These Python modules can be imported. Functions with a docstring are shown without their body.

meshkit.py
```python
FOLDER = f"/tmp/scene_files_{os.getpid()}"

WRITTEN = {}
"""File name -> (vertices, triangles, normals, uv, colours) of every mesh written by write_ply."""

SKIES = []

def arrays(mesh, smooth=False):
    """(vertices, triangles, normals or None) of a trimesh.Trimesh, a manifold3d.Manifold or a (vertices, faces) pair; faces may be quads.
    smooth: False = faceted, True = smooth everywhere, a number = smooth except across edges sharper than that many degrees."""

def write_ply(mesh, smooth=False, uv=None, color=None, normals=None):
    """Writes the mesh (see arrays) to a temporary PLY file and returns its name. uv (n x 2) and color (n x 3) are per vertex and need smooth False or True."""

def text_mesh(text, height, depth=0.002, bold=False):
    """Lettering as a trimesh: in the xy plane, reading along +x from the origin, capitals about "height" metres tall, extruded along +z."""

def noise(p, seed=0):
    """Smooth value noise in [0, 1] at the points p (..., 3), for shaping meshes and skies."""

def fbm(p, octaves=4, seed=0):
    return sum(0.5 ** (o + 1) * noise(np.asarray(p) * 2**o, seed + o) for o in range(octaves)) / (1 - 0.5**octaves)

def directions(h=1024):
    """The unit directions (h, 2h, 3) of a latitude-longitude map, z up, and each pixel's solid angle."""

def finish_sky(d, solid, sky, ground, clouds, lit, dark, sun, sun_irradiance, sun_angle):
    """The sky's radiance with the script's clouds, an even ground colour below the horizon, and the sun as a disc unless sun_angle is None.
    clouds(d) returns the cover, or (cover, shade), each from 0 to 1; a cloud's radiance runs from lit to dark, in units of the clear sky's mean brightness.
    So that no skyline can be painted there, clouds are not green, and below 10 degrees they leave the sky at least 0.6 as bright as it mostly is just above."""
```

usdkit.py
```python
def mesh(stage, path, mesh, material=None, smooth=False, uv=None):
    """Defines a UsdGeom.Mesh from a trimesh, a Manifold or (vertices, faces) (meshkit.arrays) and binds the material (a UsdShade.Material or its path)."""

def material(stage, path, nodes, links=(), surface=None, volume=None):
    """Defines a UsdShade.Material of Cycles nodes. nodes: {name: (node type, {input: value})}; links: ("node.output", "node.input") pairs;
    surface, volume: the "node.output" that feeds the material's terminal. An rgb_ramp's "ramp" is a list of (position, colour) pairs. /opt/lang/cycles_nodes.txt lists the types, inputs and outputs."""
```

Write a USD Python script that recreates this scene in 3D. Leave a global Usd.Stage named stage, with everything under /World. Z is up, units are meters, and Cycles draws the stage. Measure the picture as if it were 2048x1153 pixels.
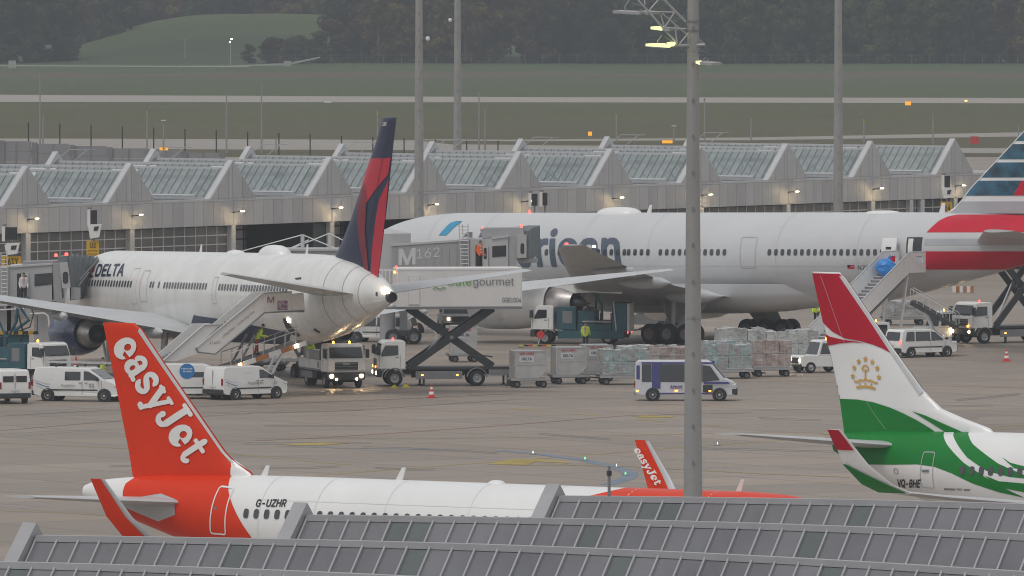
import math, random
import numpy as np
import trimesh
import shapely
from shapely.geometry import Polygon, box as sbox, LineString, Point
from shapely import affinity
from scipy.interpolate import PchipInterpolator
from pxr import Usd, UsdGeom, UsdLux, UsdShade, Sdf, Gf
import usdkit, meshkit

stage = Usd.Stage.CreateInMemory()
UsdGeom.SetStageUpAxis(stage, UsdGeom.Tokens.z)
UsdGeom.SetStageMetersPerUnit(stage, 1.0)
UsdGeom.Xform.Define(stage, '/World')
# ------------------------------------------------------------------ camera, sky, sun, exposure
F, H, YH, W0 = 21000.0, 26.4, -112.0, 2048.0      # focal length and horizon of the photograph in its own pixels
EXPOSURE = 0.47
HAZE = 0.000125
cam = UsdGeom.Camera.Define(stage, '/World/camera')
cam.CreateHorizontalApertureAttr(36.0)
cam.CreateVerticalApertureAttr(20.25)
cam.CreateFocalLengthAttr(36.0 * F / W0)
cam.CreateVerticalApertureOffsetAttr(-(576.5 - YH) * 36.0 / W0)
cam.CreateClippingRangeAttr(Gf.Vec2f(1.0, 20000.0))
cam.CreateExposureAttr(EXPOSURE)
cam.AddTranslateOp().Set(Gf.Vec3d(0, 0, H)); cam.AddRotateXOp().Set(90.0)
SUN = np.array([-0.35, -0.45, 1.0]); SUN /= np.linalg.norm(SUN)
ELEV, ROT = math.asin(SUN[2]), math.atan2(SUN[0], SUN[1])
skym = usdkit.material(stage, '/World/Looks/overcast_sky', {
    'tc': ('texture_coordinate', {}), 'mp': ('mapping', {'scale': (1, 1, 2.5)}),
    'n': ('noise_texture', {'scale': 2.2, 'detail': 5.0, 'roughness': 0.55}),
    'r': ('rgb_ramp', {'ramp': [(0.25, (5.2, 5.3, 5.5)), (0.75, (8.6, 8.6, 8.6))]}),
    's': ('sky_texture', {'sky_type': 'single_scattering', 'sun_disc': False, 'sun_elevation': ELEV, 'sun_rotation': ROT, 'altitude': 450.0}),
    'm': ('mix_color', {'fac': 0.88}), 'b': ('background_shader', {'strength': 0.06})},
    [('tc.generated', 'mp.vector'), ('mp.vector', 'n.vector'), ('n.fac', 'r.fac'), ('s.color', 'm.a'), ('r.color', 'm.b'), ('m.result', 'b.color')],
    surface='b.background')
dome = UsdLux.DomeLight.Define(stage, '/World/sky')
UsdShade.MaterialBindingAPI.Apply(dome.GetPrim()).Bind(skym)
dome.GetPrim().SetCustomDataByKey('kind', 'structure')
sun = UsdLux.DistantLight.Define(stage, '/World/sun')
sun.CreateIntensityAttr(0.22); sun.CreateAngleAttr(25.0); sun.CreateNormalizeAttr(True); sun.CreateColorAttr(Gf.Vec3f(1.0, 0.97, 0.93))
sun.AddTransformOp().Set(Gf.Matrix4d(Gf.Rotation(Gf.Vec3d(0, 0, 1), Gf.Vec3d(*map(float, SUN))), Gf.Vec3d(0, 0, 0)))

# ------------------------------------------------------------------ helpers
def at(x, y, s):                                   # a pixel of the photograph at s pixels per metre -> world point
    return np.array([(x - 1024) / s, F / s, H - (y - YH) / s])
def ground(x, y, z=0.0):                           # a pixel that shows the ground
    return at(x, y, (y - YH) / (H - z))
_count = {}
def numbered(parent, name):
    k = _count.get((parent, name), 0); _count[(parent, name)] = k + 1
    return f'{parent}/{name}' if k == 0 else f'{parent}/{name}_{k:03d}'
def tag(prim, label=None, cat=None, group=None, kind=None):
    for k, v in (('label', label), ('category', cat), ('group', group), ('kind', kind)):
        if v: prim.SetCustomDataByKey(k, v)
    return prim
def thing(name, label, cat, loc=(0, 0, 0), rotz=0.0, group=None, pitch=0.0, kind=None):
    x = UsdGeom.Xform.Define(stage, numbered('/World', name))
    x.AddTranslateOp().Set(Gf.Vec3d(*map(float, loc))); x.AddRotateZOp().Set(math.degrees(rotz)); x.AddRotateYOp().Set(math.degrees(pitch))
    return tag(x.GetPrim(), label, cat, group, kind)
def dup(src, loc, rotz, label=None, group=None, scale=None):
    name = src.GetName()
    x = UsdGeom.Xform.Define(stage, numbered('/World', name))
    x.GetPrim().GetReferences().AddInternalReference(src.GetPath())
    x.ClearXformOpOrder()
    x.AddTranslateOp().Set(Gf.Vec3d(*map(float, loc))); x.AddRotateZOp().Set(math.degrees(rotz)); x.AddRotateYOp().Set(0.0)
    if scale is not None: x.AddScaleOp().Set(Gf.Vec3f(*map(float, scale)))
    x.GetPrim().SetInstanceable(True)
    return tag(x.GetPrim(), label, None, group)
def vec(*a): return np.array(a, float)
class MB:
    def __init__(s): s.v, s.f, s.n = [], [], 0
    def add(s, v, f):
        v = np.asarray(v, float).reshape(-1, 3); f = np.asarray(f, int)
        if f.shape[1] == 4: f = np.vstack([f[:, [0, 1, 2]], f[:, [0, 2, 3]]])
        s.v.append(v); s.f.append(f + s.n); s.n += len(v); return s
    def mesh(s, m): return s.add(m.vertices, m.faces)
    def quad(s, *p): return s.add(p, [[0, 1, 2, 3]])
    def hexa(s, lo, hi):                            # two rings of four
        return s.add(list(lo) + list(hi), [[3, 2, 1, 0], [4, 5, 6, 7], [0, 1, 5, 4], [1, 2, 6, 5], [2, 3, 7, 6], [3, 0, 4, 7]])
    def box(s, x0, x1, y0, y1, z0, z1):
        return s.hexa([(x0, y0, z0), (x1, y0, z0), (x1, y1, z0), (x0, y1, z0)], [(x0, y0, z1), (x1, y0, z1), (x1, y1, z1), (x0, y1, z1)])
    def bar(s, p, q, w, h=None, up=(0, 0, 1)):      # square beam
        p, q = np.asarray(p, float), np.asarray(q, float); h = h or w
        d = q - p; d = d / np.linalg.norm(d); a = np.cross(d, up)
        if np.linalg.norm(a) < 1e-3: a = np.cross(d, (1, 0, 0))
        a /= np.linalg.norm(a); b = np.cross(a, d); a = a * w / 2; b = b * h / 2
        return s.hexa([p - a - b, p + a - b, p + a + b, p - a + b], [q - a - b, q + a - b, q + a + b, q - a + b])
    def tube(s, pts, r, n=8, cap=True):
        pts = np.asarray(pts, float); r = np.broadcast_to(r, (len(pts),))
        t = np.gradient(pts, axis=0); t /= np.linalg.norm(t, axis=1, keepdims=True)
        u = np.cross(t, (0, 0, 1.0)) if abs(t[0][2]) < 0.9 else np.cross(t, (1.0, 0, 0))
        u /= np.linalg.norm(u, axis=1, keepdims=True) + 1e-9; w = np.cross(t, u)
        a = np.arange(n) * 2 * math.pi / n
        rings = pts[:, None] + r[:, None, None] * (np.cos(a)[None, :, None] * u[:, None] + np.sin(a)[None, :, None] * w[:, None])
        return s.loft(rings, True, cap)
    def loft(s, rings, closed=True, cap=False):
        rings = np.asarray(rings, float); k, n = rings.shape[:2]; f = []
        for i in range(k - 1):
            for j in range(n if closed else n - 1):
                j2 = (j + 1) % n; f.append([i * n + j, i * n + j2, (i + 1) * n + j2, (i + 1) * n + j])
        s.add(rings.reshape(-1, 3), f)
        if cap:
            for ring, rev in ((rings[0], True), (rings[-1], False)):
                c = ring.mean(0); idx = [[0, 1 + (j + 1) % n, 1 + j] if rev else [0, 1 + j, 1 + (j + 1) % n] for j in range(n)]
                s.add(np.vstack([c, ring]), idx)
        return s
    def lathe(s, prof, origin=(0, 0, 0), axis='x', n=24):   # prof: (along, radius)
        o = np.asarray(origin, float); a = np.arange(n) * 2 * math.pi / n; rings = []
        for l, r in prof:
            c, q = r * np.cos(a), r * np.sin(a); L = np.full(n, l)
            rings.append(o + np.stack({'x': (L, c, q), 'y': (q, L, c), 'z': (c, q, L)}[axis], 1))
        return s.loft(rings, True, False)
    def prism(s, poly, y0, y1, plane='xz'):         # polygon extruded across
        poly = poly if isinstance(poly, Polygon) else Polygon(poly)
        m = trimesh.creation.extrude_polygon(poly, y1 - y0, engine='earcut'); v = np.array(m.vertices); v[:, 2] += y0
        o = {'xz': [0, 2, 1], 'xy': [0, 1, 2], 'yz': [2, 0, 1]}[plane]
        fl = m.faces[:, ::-1] if plane == 'xz' else m.faces
        return s.add(v[:, o], fl)
    def shift(s, d):
        s.v = [v + np.asarray(d) for v in s.v]; return s
    def rotz(s, a, c=(0, 0, 0)):
        R = np.array([[math.cos(a), -math.sin(a), 0], [math.sin(a), math.cos(a), 0], [0, 0, 1]]); c = np.asarray(c)
        s.v = [(v - c) @ R.T + c for v in s.v]; return s
    def build(s, name, mat, parent=None, smooth=35, label=None, kind=None, normals=None):
        par = '/World' if parent is None else str(parent.GetPath())
        m = usdkit.mesh(stage, numbered(par, name), (np.vstack(s.v), np.vstack(s.f)), mat, smooth)
        return tag(m.GetPrim(), label, None, None, kind)
def wheel(x, y, r, w, side, tm, rm, parent, name='wheel', rim=0.58, dz=0.0):
    # side +1: outer face towards +y; axle along y
    o = (x, y, r + dz); h = w / 2
    t = MB().lathe([(-h, rim * r), (-h, .86 * r), (-.72 * h, r), (.72 * h, r), (h, .86 * r), (h, rim * r)], o, 'y', 18)
    p = t.build(name, tm, parent, 40)
    d = MB().lathe([(side * h * .82, 0.001), (side * h * .78, .18 * r), (side * h * .5, .26 * r), (side * h * .62, .5 * r), (side * h * .95, rim * r)], o, 'y', 14)
    d.lathe([(-side * h * .5, 0.001), (-side * h * .5, rim * r)], o, 'y', 14)
    d.build('rim', rm, p, 40)
    return p

# ------------------------------------------------------------------ materials
def mat(name, col, rough=0.45, vary=0.06, scale=0.6, metal=0.0, spec=0.5, bump=0.0, coat=0.0, streak=None, rand=0.0):
    col = np.array(col, float); nodes = {
        'tc': ('texture_coordinate', {}), 'n': ('noise_texture', {'scale': scale, 'detail': 4.0, 'roughness': 0.6}),
        'r': ('rgb_ramp', {'ramp': [(0.3, tuple(col * (1 - vary))), (0.7, tuple(np.minimum(col * (1 + vary), 0.95)))]}),
        'p': ('principled_bsdf', {'roughness': rough, 'metallic': metal, 'specular_ior_level': spec, 'coat_weight': coat})}
    links = [('tc.object', 'n.vector'), ('n.fac', 'r.fac')]
    out = 'r.color'
    if streak is not None:                          # grime running down
        nodes |= {'mp': ('mapping', {'scale': (.9, .9, 0.12)}), 'n2': ('noise_texture', {'scale': 1.0, 'detail': 5.0, 'roughness': 0.65}),
                  'r2': ('rgb_ramp', {'ramp': [(0.45, (0, 0, 0)), (0.75, (1, 1, 1))]}), 'mx': ('mix_color', {'b': tuple(col * streak)})}
        links += [('tc.object', 'mp.vector'), ('mp.vector', 'n2.vector'), ('n2.fac', 'r2.fac'), ('r2.color', 'mx.fac'), (out, 'mx.a')]
        out = 'mx.result'
    if rand:                                        # panels of one finish still differ a little
        nodes |= {'oi': ('object_info', {}), 'rs': ('math', {'math_type': 'multiply_add', 'value2': 2 * rand, 'value3': 1 - rand}), 'sc': ('vector_math', {'math_type': 'scale'})}
        links += [('oi.random', 'rs.value1'), (out, 'sc.vector1'), ('rs.value', 'sc.scale')]; out = 'sc.vector'
    links.append((out, 'p.base_color'))
    if bump:
        nodes['b'] = ('bump', {'strength': 0.5, 'distance': bump}); links += [('n.fac', 'b.height'), ('b.normal', 'p.normal')]
    return usdkit.material(stage, f'/World/Looks/{name}', nodes, links, surface='p.BSDF')
def emit(name, col, strength):
    return usdkit.material(stage, f'/World/Looks/{name}', {'e': ('emission', {'color': col, 'strength': strength})}, [], surface='e.emission')
def glass_pane(name, tint, dirt, cover, trl=0.15, rnd=.16, refl=0.9, rough=0.05):
    """thin pane: mostly clear, a little dust, reflecting more towards grazing"""
    return usdkit.material(stage, f'/World/Looks/{name}', {
        't': ('transparent_bsdf', {'color': tint}), 'g': ('glossy_bsdf', {'color': (refl, refl, refl), 'roughness': rough}), 'd0': ('diffuse_bsdf', {'color': dirt}), 'd1': ('translucent_bsdf', {'color': dirt}), 'd': ('mix_closure', {'fac': trl}),
        'tc': ('texture_coordinate', {}), 'n': ('noise_texture', {'scale': .35, 'detail': 5.0}), 'c': ('math', {'math_type': 'multiply_add', 'value2': cover, 'value3': cover * .5}),
        'oi': ('object_info', {}), 'ra': ('math', {'math_type': 'multiply_add', 'value2': rnd, 'value3': -rnd / 2}), 'cs': ('math', {'math_type': 'add', 'use_clamp': True}),
        'l': ('layer_weight', {'blend': .5}), 'w': ('math', {'math_type': 'power', 'value2': 4.0}), 'f': ('math', {'math_type': 'multiply_add', 'value2': .9, 'value3': .045}), 'md': ('mix_closure', {}), 'm': ('mix_closure', {})},
        [('tc.object', 'n.vector'), ('n.fac', 'c.value1'), ('oi.random', 'ra.value1'), ('c.value', 'cs.value1'), ('ra.value', 'cs.value2'), ('cs.value', 'md.fac'), ('t.BSDF', 'md.closure1'), ('d.closure', 'md.closure2'), ('l.facing', 'w.value1'), ('w.value', 'f.value1'), ('f.value', 'm.fac'), ('d0.BSDF', 'd.closure1'), ('d1.BSDF', 'd.closure2'), ('md.closure', 'm.closure1'), ('g.BSDF', 'm.closure2')], surface='m.closure')
M = dict(
    white=mat('white_paint', (.78, .78, .76), .32, .03, .8, coat=.3),
    jetwhite=mat('aircraft_white', (.80, .80, .79), .30, .035, .35, coat=.25),
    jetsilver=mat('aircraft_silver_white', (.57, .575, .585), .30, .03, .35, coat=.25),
    jetwhite2=mat('aircraft_white_soiled', (.78, .775, .75), .30, .06, .5, coat=.25, streak=.86),
    wing=mat('wing_grey', (.50, .51, .52), .38, .08, .7),
    wingd=mat('wing_underside_grey', (.42, .43, .44), .42, .1, .7),
    alu=mat('bare_aluminium', (.62, .63, .64), .3, .06, 2.0, metal=.85),
    nozzle=mat('exhaust_metal', (.46, .43, .41), .38, .25, 1.6, metal=.9),
    dark=mat('dark_grey', (.035, .036, .038), .55, .2, 3),
    black=mat('black_rubber', (.018, .018, .019), .75, .2, 6),
    rim=mat('wheel_rim', (.33, .33, .33), .4, .15, 6, metal=.5),
    rimw=mat('wheel_rim_light', (.5, .5, .5), .4, .15, 6, metal=.3),
    wglass=mat('vehicle_glass', (.028, .032, .035), .08, .15, 2, spec=.8),
    pwin=mat('cabin_window', (.06, .063, .068), .15, .2, 3, spec=.6),
    panel=mat('facade_panel_grey', (.465, .46, .46), .5, .035, .25, streak=.88, rand=.055),
    panel2=mat('facade_panel_grey_darker', (.425, .42, .425), .5, .035, .25, streak=.88, rand=.055),
    steel=mat('galvanised_steel', (.40, .40, .40), .45, .08, 2.5, metal=.3, streak=.85),
    mast=mat('mast_steel', (.33, .325, .315), .5, .07, .9, metal=.2, streak=.82),
    trim=mat('light_metal_trim', (.52, .52, .53), .42, .05, 1.2, metal=.2),
    trimd=mat('roof_trim_grey', (.38, .375, .385), .42, .06, 1.2, metal=.25),
    conc=mat('concrete', (.36, .35, .33), .8, .1, .8),
    bridge=mat('bridge_grey', (.36, .36, .37), .5, .05, .5, streak=.88),
    bridged=mat('bridge_darker_grey', (.26, .26, .27), .5, .06, .5, streak=.9),
    bellows=mat('bellows_fabric', (.16, .18, .185), .8, .2, 1.5),
    yellow=mat('sign_yellow', (.62, .36, .01), .5, .05, 1),
    ink=mat('black_ink', (.02, .02, .02), .6, .1, 2),
    orange=mat('jet_orange', (.70, .038, .005), .38, .03, .5, spec=.22, coat=0.0),
    navy=mat('navy_paint', (.012, .019, .06), .36, .08, .6, spec=.22, coat=0.0),
    engblue=mat('engine_blue', (.035, .055, .15), .3, .12, .5, coat=.3),
    dred=mat('delta_red', (.50, .010, .035), .36, .06, .6, spec=.22, coat=0.0),
    dred2=mat('delta_dark_red', (.20, .010, .025), .36, .08, .6, spec=.22, coat=0.0),
    aared=mat('stripe_red', (.56, .010, .035), .36, .06, .6, spec=.22, coat=0.0),
    aasilver=mat('stripe_silver', (.42, .43, .45), .32, .05, .6, coat=.3),
    aablue=mat('stripe_blue', (.015, .095, .16), .32, .75, 1.1, coat=.3),
    aatitle=mat('title_slate', (.085, .11, .155), .35, .05, 1),
    cyan=mat('emblem_cyan', (.03, .27, .45), .35, .3, .8, coat=.2),
    tred=mat('tail_red', (.45, .005, .025), .36, .04, .6, spec=.22, coat=0.0),
    tgreen=mat('tail_green', (.006, .20, .03), .36, .05, .6, spec=.22, coat=0.0),
    gold=mat('emblem_gold', (.58, .34, .06), .45, .1, 2),
    teal=mat('truck_teal', (.03, .11, .14), .45, .15, 1.2, streak=.7),
    blue=mat('mid_blue', (.02, .16, .42), .4, .08, 2),
    bus=mat('bus_violet_blue', (.05, .05, .20), .3, .06, 1, coat=.3),
    hivis=mat('hi_vis_yellow', (.55, .75, .03), .7, .1, 8),
    hivio=mat('hi_vis_orange', (.85, .13, .02), .7, .1, 8),
    cloth=mat('dark_cloth', (.025, .028, .04), .8, .2, 9),
    skin=mat('skin', (.45, .27, .19), .6, .05, 9),
    conered=mat('cone_red', (.62, .03, .02), .55, .08, 5),
    coneyel=mat('chock_yellow', (.62, .55, .03), .6, .1, 5),
    cream=mat('catering_white', (.74, .725, .705), .45, .03, .4, streak=.93),
    lgrey=mat('light_grey_text', (.6, .6, .62), .5, .03, 1),
    mgrey=mat('mid_grey', (.2, .2, .21), .5, .1, 2),
    agreen=mat('logo_green', (.13, .38, .06), .5, .05, 1),
    container=mat('container_aluminium', (.50, .50, .49), .42, .14, 1.6, metal=.45),
    rust=mat('conveyor_orange', (.40, .16, .05), .6, .25, 2),
    dredp=mat('primer_red', (.35, .03, .03), .55, .2, 3),
    bag=mat('blue_plastic_bag', (.02, .22, .62), .35, .2, 5, bump=.05),
    glassroof=glass_pane('skylight_glass', (.80, .86, .85), (.62, .69, .68), .50, .45, .28),
    glassnear=glass_pane('near_skylight_glass', (.55, .56, .58), (.235, .235, .25), .80),
    glassnear2=glass_pane('near_skylight_glass_green', (.40, .46, .45), (.155, .175, .172), .8),
    glasswin=mat('pier_window_glass', (.105, .105, .10), .12, .35, .35, spec=.7),
    buswhite=mat('bus_white', (.60, .61, .66), .34, .05, .8), seam2=mat('silver_seam', (.52, .525, .535), .35, .05, .6), poleyel=mat('pole_yellow', (.40, .34, .10), .6, .1, 2),
    seam=mat('skin_seam', (.735, .735, .73), .4, .05, 1), seamo=mat('seam_orange', (.36, .024, .005), .4, .05, 1),
    lampdim=emit('lamp_pale', (.9, 1.0, .85), 1.2),
    lampw=emit('lamp_warm_white', (1.0, .74, .36), 230.0),
    lamph=emit('headlight_glow', (1.0, .78, .45), 30.0),
    lamphi=emit('headlight_bright', (1.0, .70, .35), 90.0),
    lampw2=emit('strip_white', (1.0, .93, .75), 6.0),
    lampo=emit('lamp_orange', (1.0, .35, .04), 6.0),
    lampr=emit('lamp_red', (1.0, .05, .04), 5.0),
    lampg=emit('lamp_green', (.15, 1.0, .35), 1.5),
    tailred=mat('tail_lamp_red', (.26, .012, .012), .25, .1, 3),
    signo=emit('sign_orange_light', (1.0, .42, .03), .85),
    flood=emit('floodlight_panel', (.9, 1.0, .45), 1.0),
)
# ------------------------------------------------------------------ ground, field, runway, markings
def field_mat(name, bands, vary=.36, rough=.95):
    """bands: (metres away, colour) along +y, with clumps of drier and greener growth"""
    y0, y1 = bands[0][0], bands[-1][0]
    return usdkit.material(stage, f'/World/Looks/{name}', {
        'g': ('geometry', {}), 'd': ('vector_math', {'math_type': 'dot_product', 'vector2': (0, 1, 0)}),
        'n1': ('noise_texture', {'scale': .02, 'detail': 4.0}), 'mp': ('mapping', {'scale': (.03, .25, .2)}),
        'n2': ('noise_texture', {'scale': 1.0, 'detail': 6.0, 'roughness': .65}),
        'w': ('math', {'math_type': 'multiply_add', 'value2': 130.0, 'value3': -65.0}), 'a': ('math', {'math_type': 'add'}),
        's': ('math', {'math_type': 'multiply_add', 'value2': 1 / (y1 - y0), 'value3': -y0 / (y1 - y0)}),
        'r': ('rgb_ramp', {'ramp': [((b[0] - y0) / (y1 - y0), b[1]) for b in bands]}),
        'v': ('rgb_ramp', {'ramp': [(.25, (1 - vary,) * 3), (.75, (1 + vary, 1 + vary * .9, 1 + vary * .6))]}),
        'm': ('mix_color', {'blend_type': 'multiply', 'fac': 1.0, 'use_clamp': False}), 'p': ('principled_bsdf', {'roughness': rough, 'specular_ior_level': .1})},
        [('g.position', 'd.vector1'), ('g.position', 'n1.vector'), ('g.position', 'mp.vector'), ('mp.vector', 'n2.vector'),
         ('n1.fac', 'w.value1'), ('d.value', 'a.value1'), ('w.value', 'a.value2'), ('a.value', 's.value1'), ('s.value', 'r.fac'),
         ('n2.fac', 'v.fac'), ('r.color', 'm.a'), ('v.color', 'm.b'), ('m.result', 'p.base_color')], surface='p.BSDF')
GRASS = field_mat('field_grass', [(1000, (.085, .095, .05)), (1400, (.105, .098, .062)), (1620, (.094, .097, .05)), (1790, (.088, .098, .052)), (1960, (.080, .10, .054)), (2060, (.082, .102, .056)),
                                  (2085, (.115, .092, .075)), (2140, (.11, .095, .075)), (2170, (.072, .10, .054)), (2300, (.066, .096, .05)), (2600, (.05, .08, .045))])
CONC = usdkit.material(stage, '/World/Looks/apron_concrete', {
    'g': ('geometry', {}), 'rt': ('mapping', {'rotation': (0, 0, math.radians(-35))}),
    'bk': ('brick_texture', {'offset': 0.0, 'scale': 1.0, 'brick_width': 7.5, 'row_height': 7.5, 'mortar_size': .16, 'mortar_smooth': .4, 'color1': (.90, .90, .905), 'color2': (1.07, 1.065, 1.06), 'mortar': (.70, .70, .71)}),
    'n1': ('noise_texture', {'scale': .03, 'detail': 6.0, 'roughness': .6}), 'r1': ('rgb_ramp', {'ramp': [(.3, (.262, .216, .178)), (.7, (.318, .266, .222))]}),
    'mp': ('mapping', {'scale': (.03, .22, .2), 'rotation': (0, 0, .12)}), 'n2': ('noise_texture', {'scale': 1.0, 'detail': 6.0, 'roughness': .7}), 'r2': ('rgb_ramp', {'ramp': [(.28, (.74, .74, .77)), (.5, (.98, .98, .98)), (.74, (1.14, 1.12, 1.07))]}),
    'm1': ('mix_color', {'blend_type': 'multiply', 'fac': 1.0, 'use_clamp': False}), 'm2': ('mix_color', {'blend_type': 'multiply', 'fac': 1.0, 'use_clamp': False}),
    'rr': ('rgb_ramp', {'ramp': [(.3, (.45, .45, .45)), (.7, (.75, .75, .75))]}),
    'p': ('principled_bsdf', {'specular_ior_level': .25})},
    [('g.position', 'rt.vector'), ('rt.vector', 'bk.vector'), ('g.position', 'n1.vector'), ('n1.fac', 'r1.fac'), ('g.position', 'mp.vector'), ('mp.vector', 'n2.vector'), ('n2.fac', 'r2.fac'),
     ('r1.color', 'm1.a'), ('r2.color', 'm1.b'), ('m1.result', 'm2.a'), ('bk.color', 'm2.b'), ('m2.result', 'p.base_color'), ('n2.fac', 'rr.fac'), ('rr.color', 'p.roughness')], surface='p.BSDF')
RUNW = field_mat('runway_concrete', [(1200, (.31, .285, .26)), (1700, (.33, .305, .28)), (2000, (.34, .315, .29))], .12, .85)
def sheet(name, mat_, pts, z, kind='structure', label=None):
    p = shapely.Polygon(pts).buffer(0)
    v, f = trimesh.creation.triangulate_polygon(p, engine='earcut')
    m = MB().add(np.c_[v, np.full(len(v), z)], f)
    pr = m.build(name, mat_, None, False); tag(pr, label, None, None, kind); return pr
def gpoly(px, z=0.0): return [tuple(ground(x, y, z)[:2]) for x, y in px]
sheet('grass_field', GRASS, [(-5000, -200), (5000, -200), (5000, 7000), (-5000, 7000)], -.012)
sheet('apron', CONC, [(-420, 60), (420, 60), (420, 1300), (-420, 1300)], -.004)
sheet('runway', RUNW, gpoly([(-900, 189.5), (0, 190), (1024, 194.5), (2048, 196.5), (2900, 197), (2900, 208), (2048, 207), (1024, 205), (0, 204.5), (-900, 204)]), 0.0)
sheet('taxiway', RUNW, gpoly([(-700, 277), (0, 277.5), (560, 279), (830, 281), (900, 289), (1300, 293), (2048, 297), (2600, 299), (2600, 308), (2048, 307), (1300, 304), (860, 301), (0, 297.5), (-700, 296)]), 0.0)
sheet('service_road', RUNW, gpoly([(835, 279.2), (1020, 280), (1500, 275.5), (2048, 265), (2500, 258), (2500, 267), (2048, 273.5), (1500, 281), (1020, 283), (835, 281)]), .004)
sheet('perimeter_track', RUNW, gpoly([(-300, 131), (0, 131.2), (350, 132.4), (500, 132), (500, 134), (350, 133.8), (0, 132.6), (-300, 132.4)]), 0.0)
YEL = mat('line_yellow', (.36, .27, .06), .7, .25, .5); WHT = mat('line_white', (.40, .40, .39), .7, .2, .5)
REDL = mat('line_red', (.30, .14, .10), .7, .25, .5); BLUL = mat('line_blue_grey', (.15, .19, .25), .6, .2, .5); TAR = mat('joint_tar', (.075, .072, .07), .6, .3, .5)
def line(name, mat_, px, w, z=.004, dash=None, on=None):
    """a painted line through ground pixels, w metres wide"""
    P = np.array([ground(x, y)[:2] for x, y in px])
    ls = LineString(P)
    parts = [ls] if not dash else [shapely.ops.substring(ls, a, min(a + dash[0], ls.length)) for a in np.arange(0, ls.length, sum(dash))]
    b = shapely.union_all([p.buffer(w / 2, cap_style='flat', join_style='round') for p in parts])
    mb = MB()
    for g in getattr(b, 'geoms', [b]):
        v, f = trimesh.creation.triangulate_polygon(g, engine='earcut'); mb.add(np.c_[v, np.full(len(v), z)], f)
    return tag(mb.build(name, mat_, on, False), None, None, None, 'structure' if on is None else None)
import shapely.ops
line('yellow_line', YEL, [(0, 886), (240, 897), (420, 905), (700, 930)], .2)
line('yellow_line', YEL, [(640, 951), (900, 931), (1024, 922), (1390, 893), (1700, 872), (2048, 850)], .25, .004)
line('yellow_line', YEL, [(0, 1022), (120, 1026), (230, 1032), (420, 1042)], .2)
line('yellow_line', YEL, [(1000, 930), (1250, 933), (1536, 949), (1700, 955)], .22, .008)
line('yellow_line', YEL, [(1536, 762), (1700, 766), (2048, 777)], .2)
line('yellow_line', YEL, [(512, 878), (1024, 876), (1400, 868), (1800, 862), (2048, 858)], .15, .006)
line('yellow_line', YEL, [(1024, 817), (1130, 826), (1536, 862)], .35, .004, (3.2, 4.5))
line('red_line', REDL, [(512, 882), (640, 876), (800, 866), (1024, 850), (1250, 832), (1500, 826)], .22, .008)
line('blue_line', BLUL, [(1000, 902), (1090, 910), (1170, 921), (1233, 935), (1258, 945), (1262, 951), (1250, 959), (1215, 970)], .8, .006)
line('blue_line', BLUL, [(560, 893), (700, 897), (900, 899)], .4, .004)
line('joint_line', TAR, [(0, 833), (120, 826), (300, 817), (470, 811), (620, 806), (830, 797), (1024, 788)], .22, .004)
line('joint_line', TAR, [(0, 862), (240, 842), (500, 828), (700, 822), (1024, 800), (1250, 797)], .12, .010)
line('white_line', WHT, [(0, 868), (100, 862), (212, 859)], .16)
line('white_line', WHT, [(0, 874), (25, 873), (215, 859)], .14, .008)
line('white_line', WHT, [(0, 983), (90, 977), (170, 979)], .14)
line('white_line', WHT, [(0, 1008), (95, 1012), (5, 1020)], .12)
line('white_line', WHT, [(1420, 820), (1560, 818), (1700, 819)], .5)
TYRE = mat('tyre_mark', (.165, .152, .138), .7, .12, .4)
rt = random.Random(8)
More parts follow.
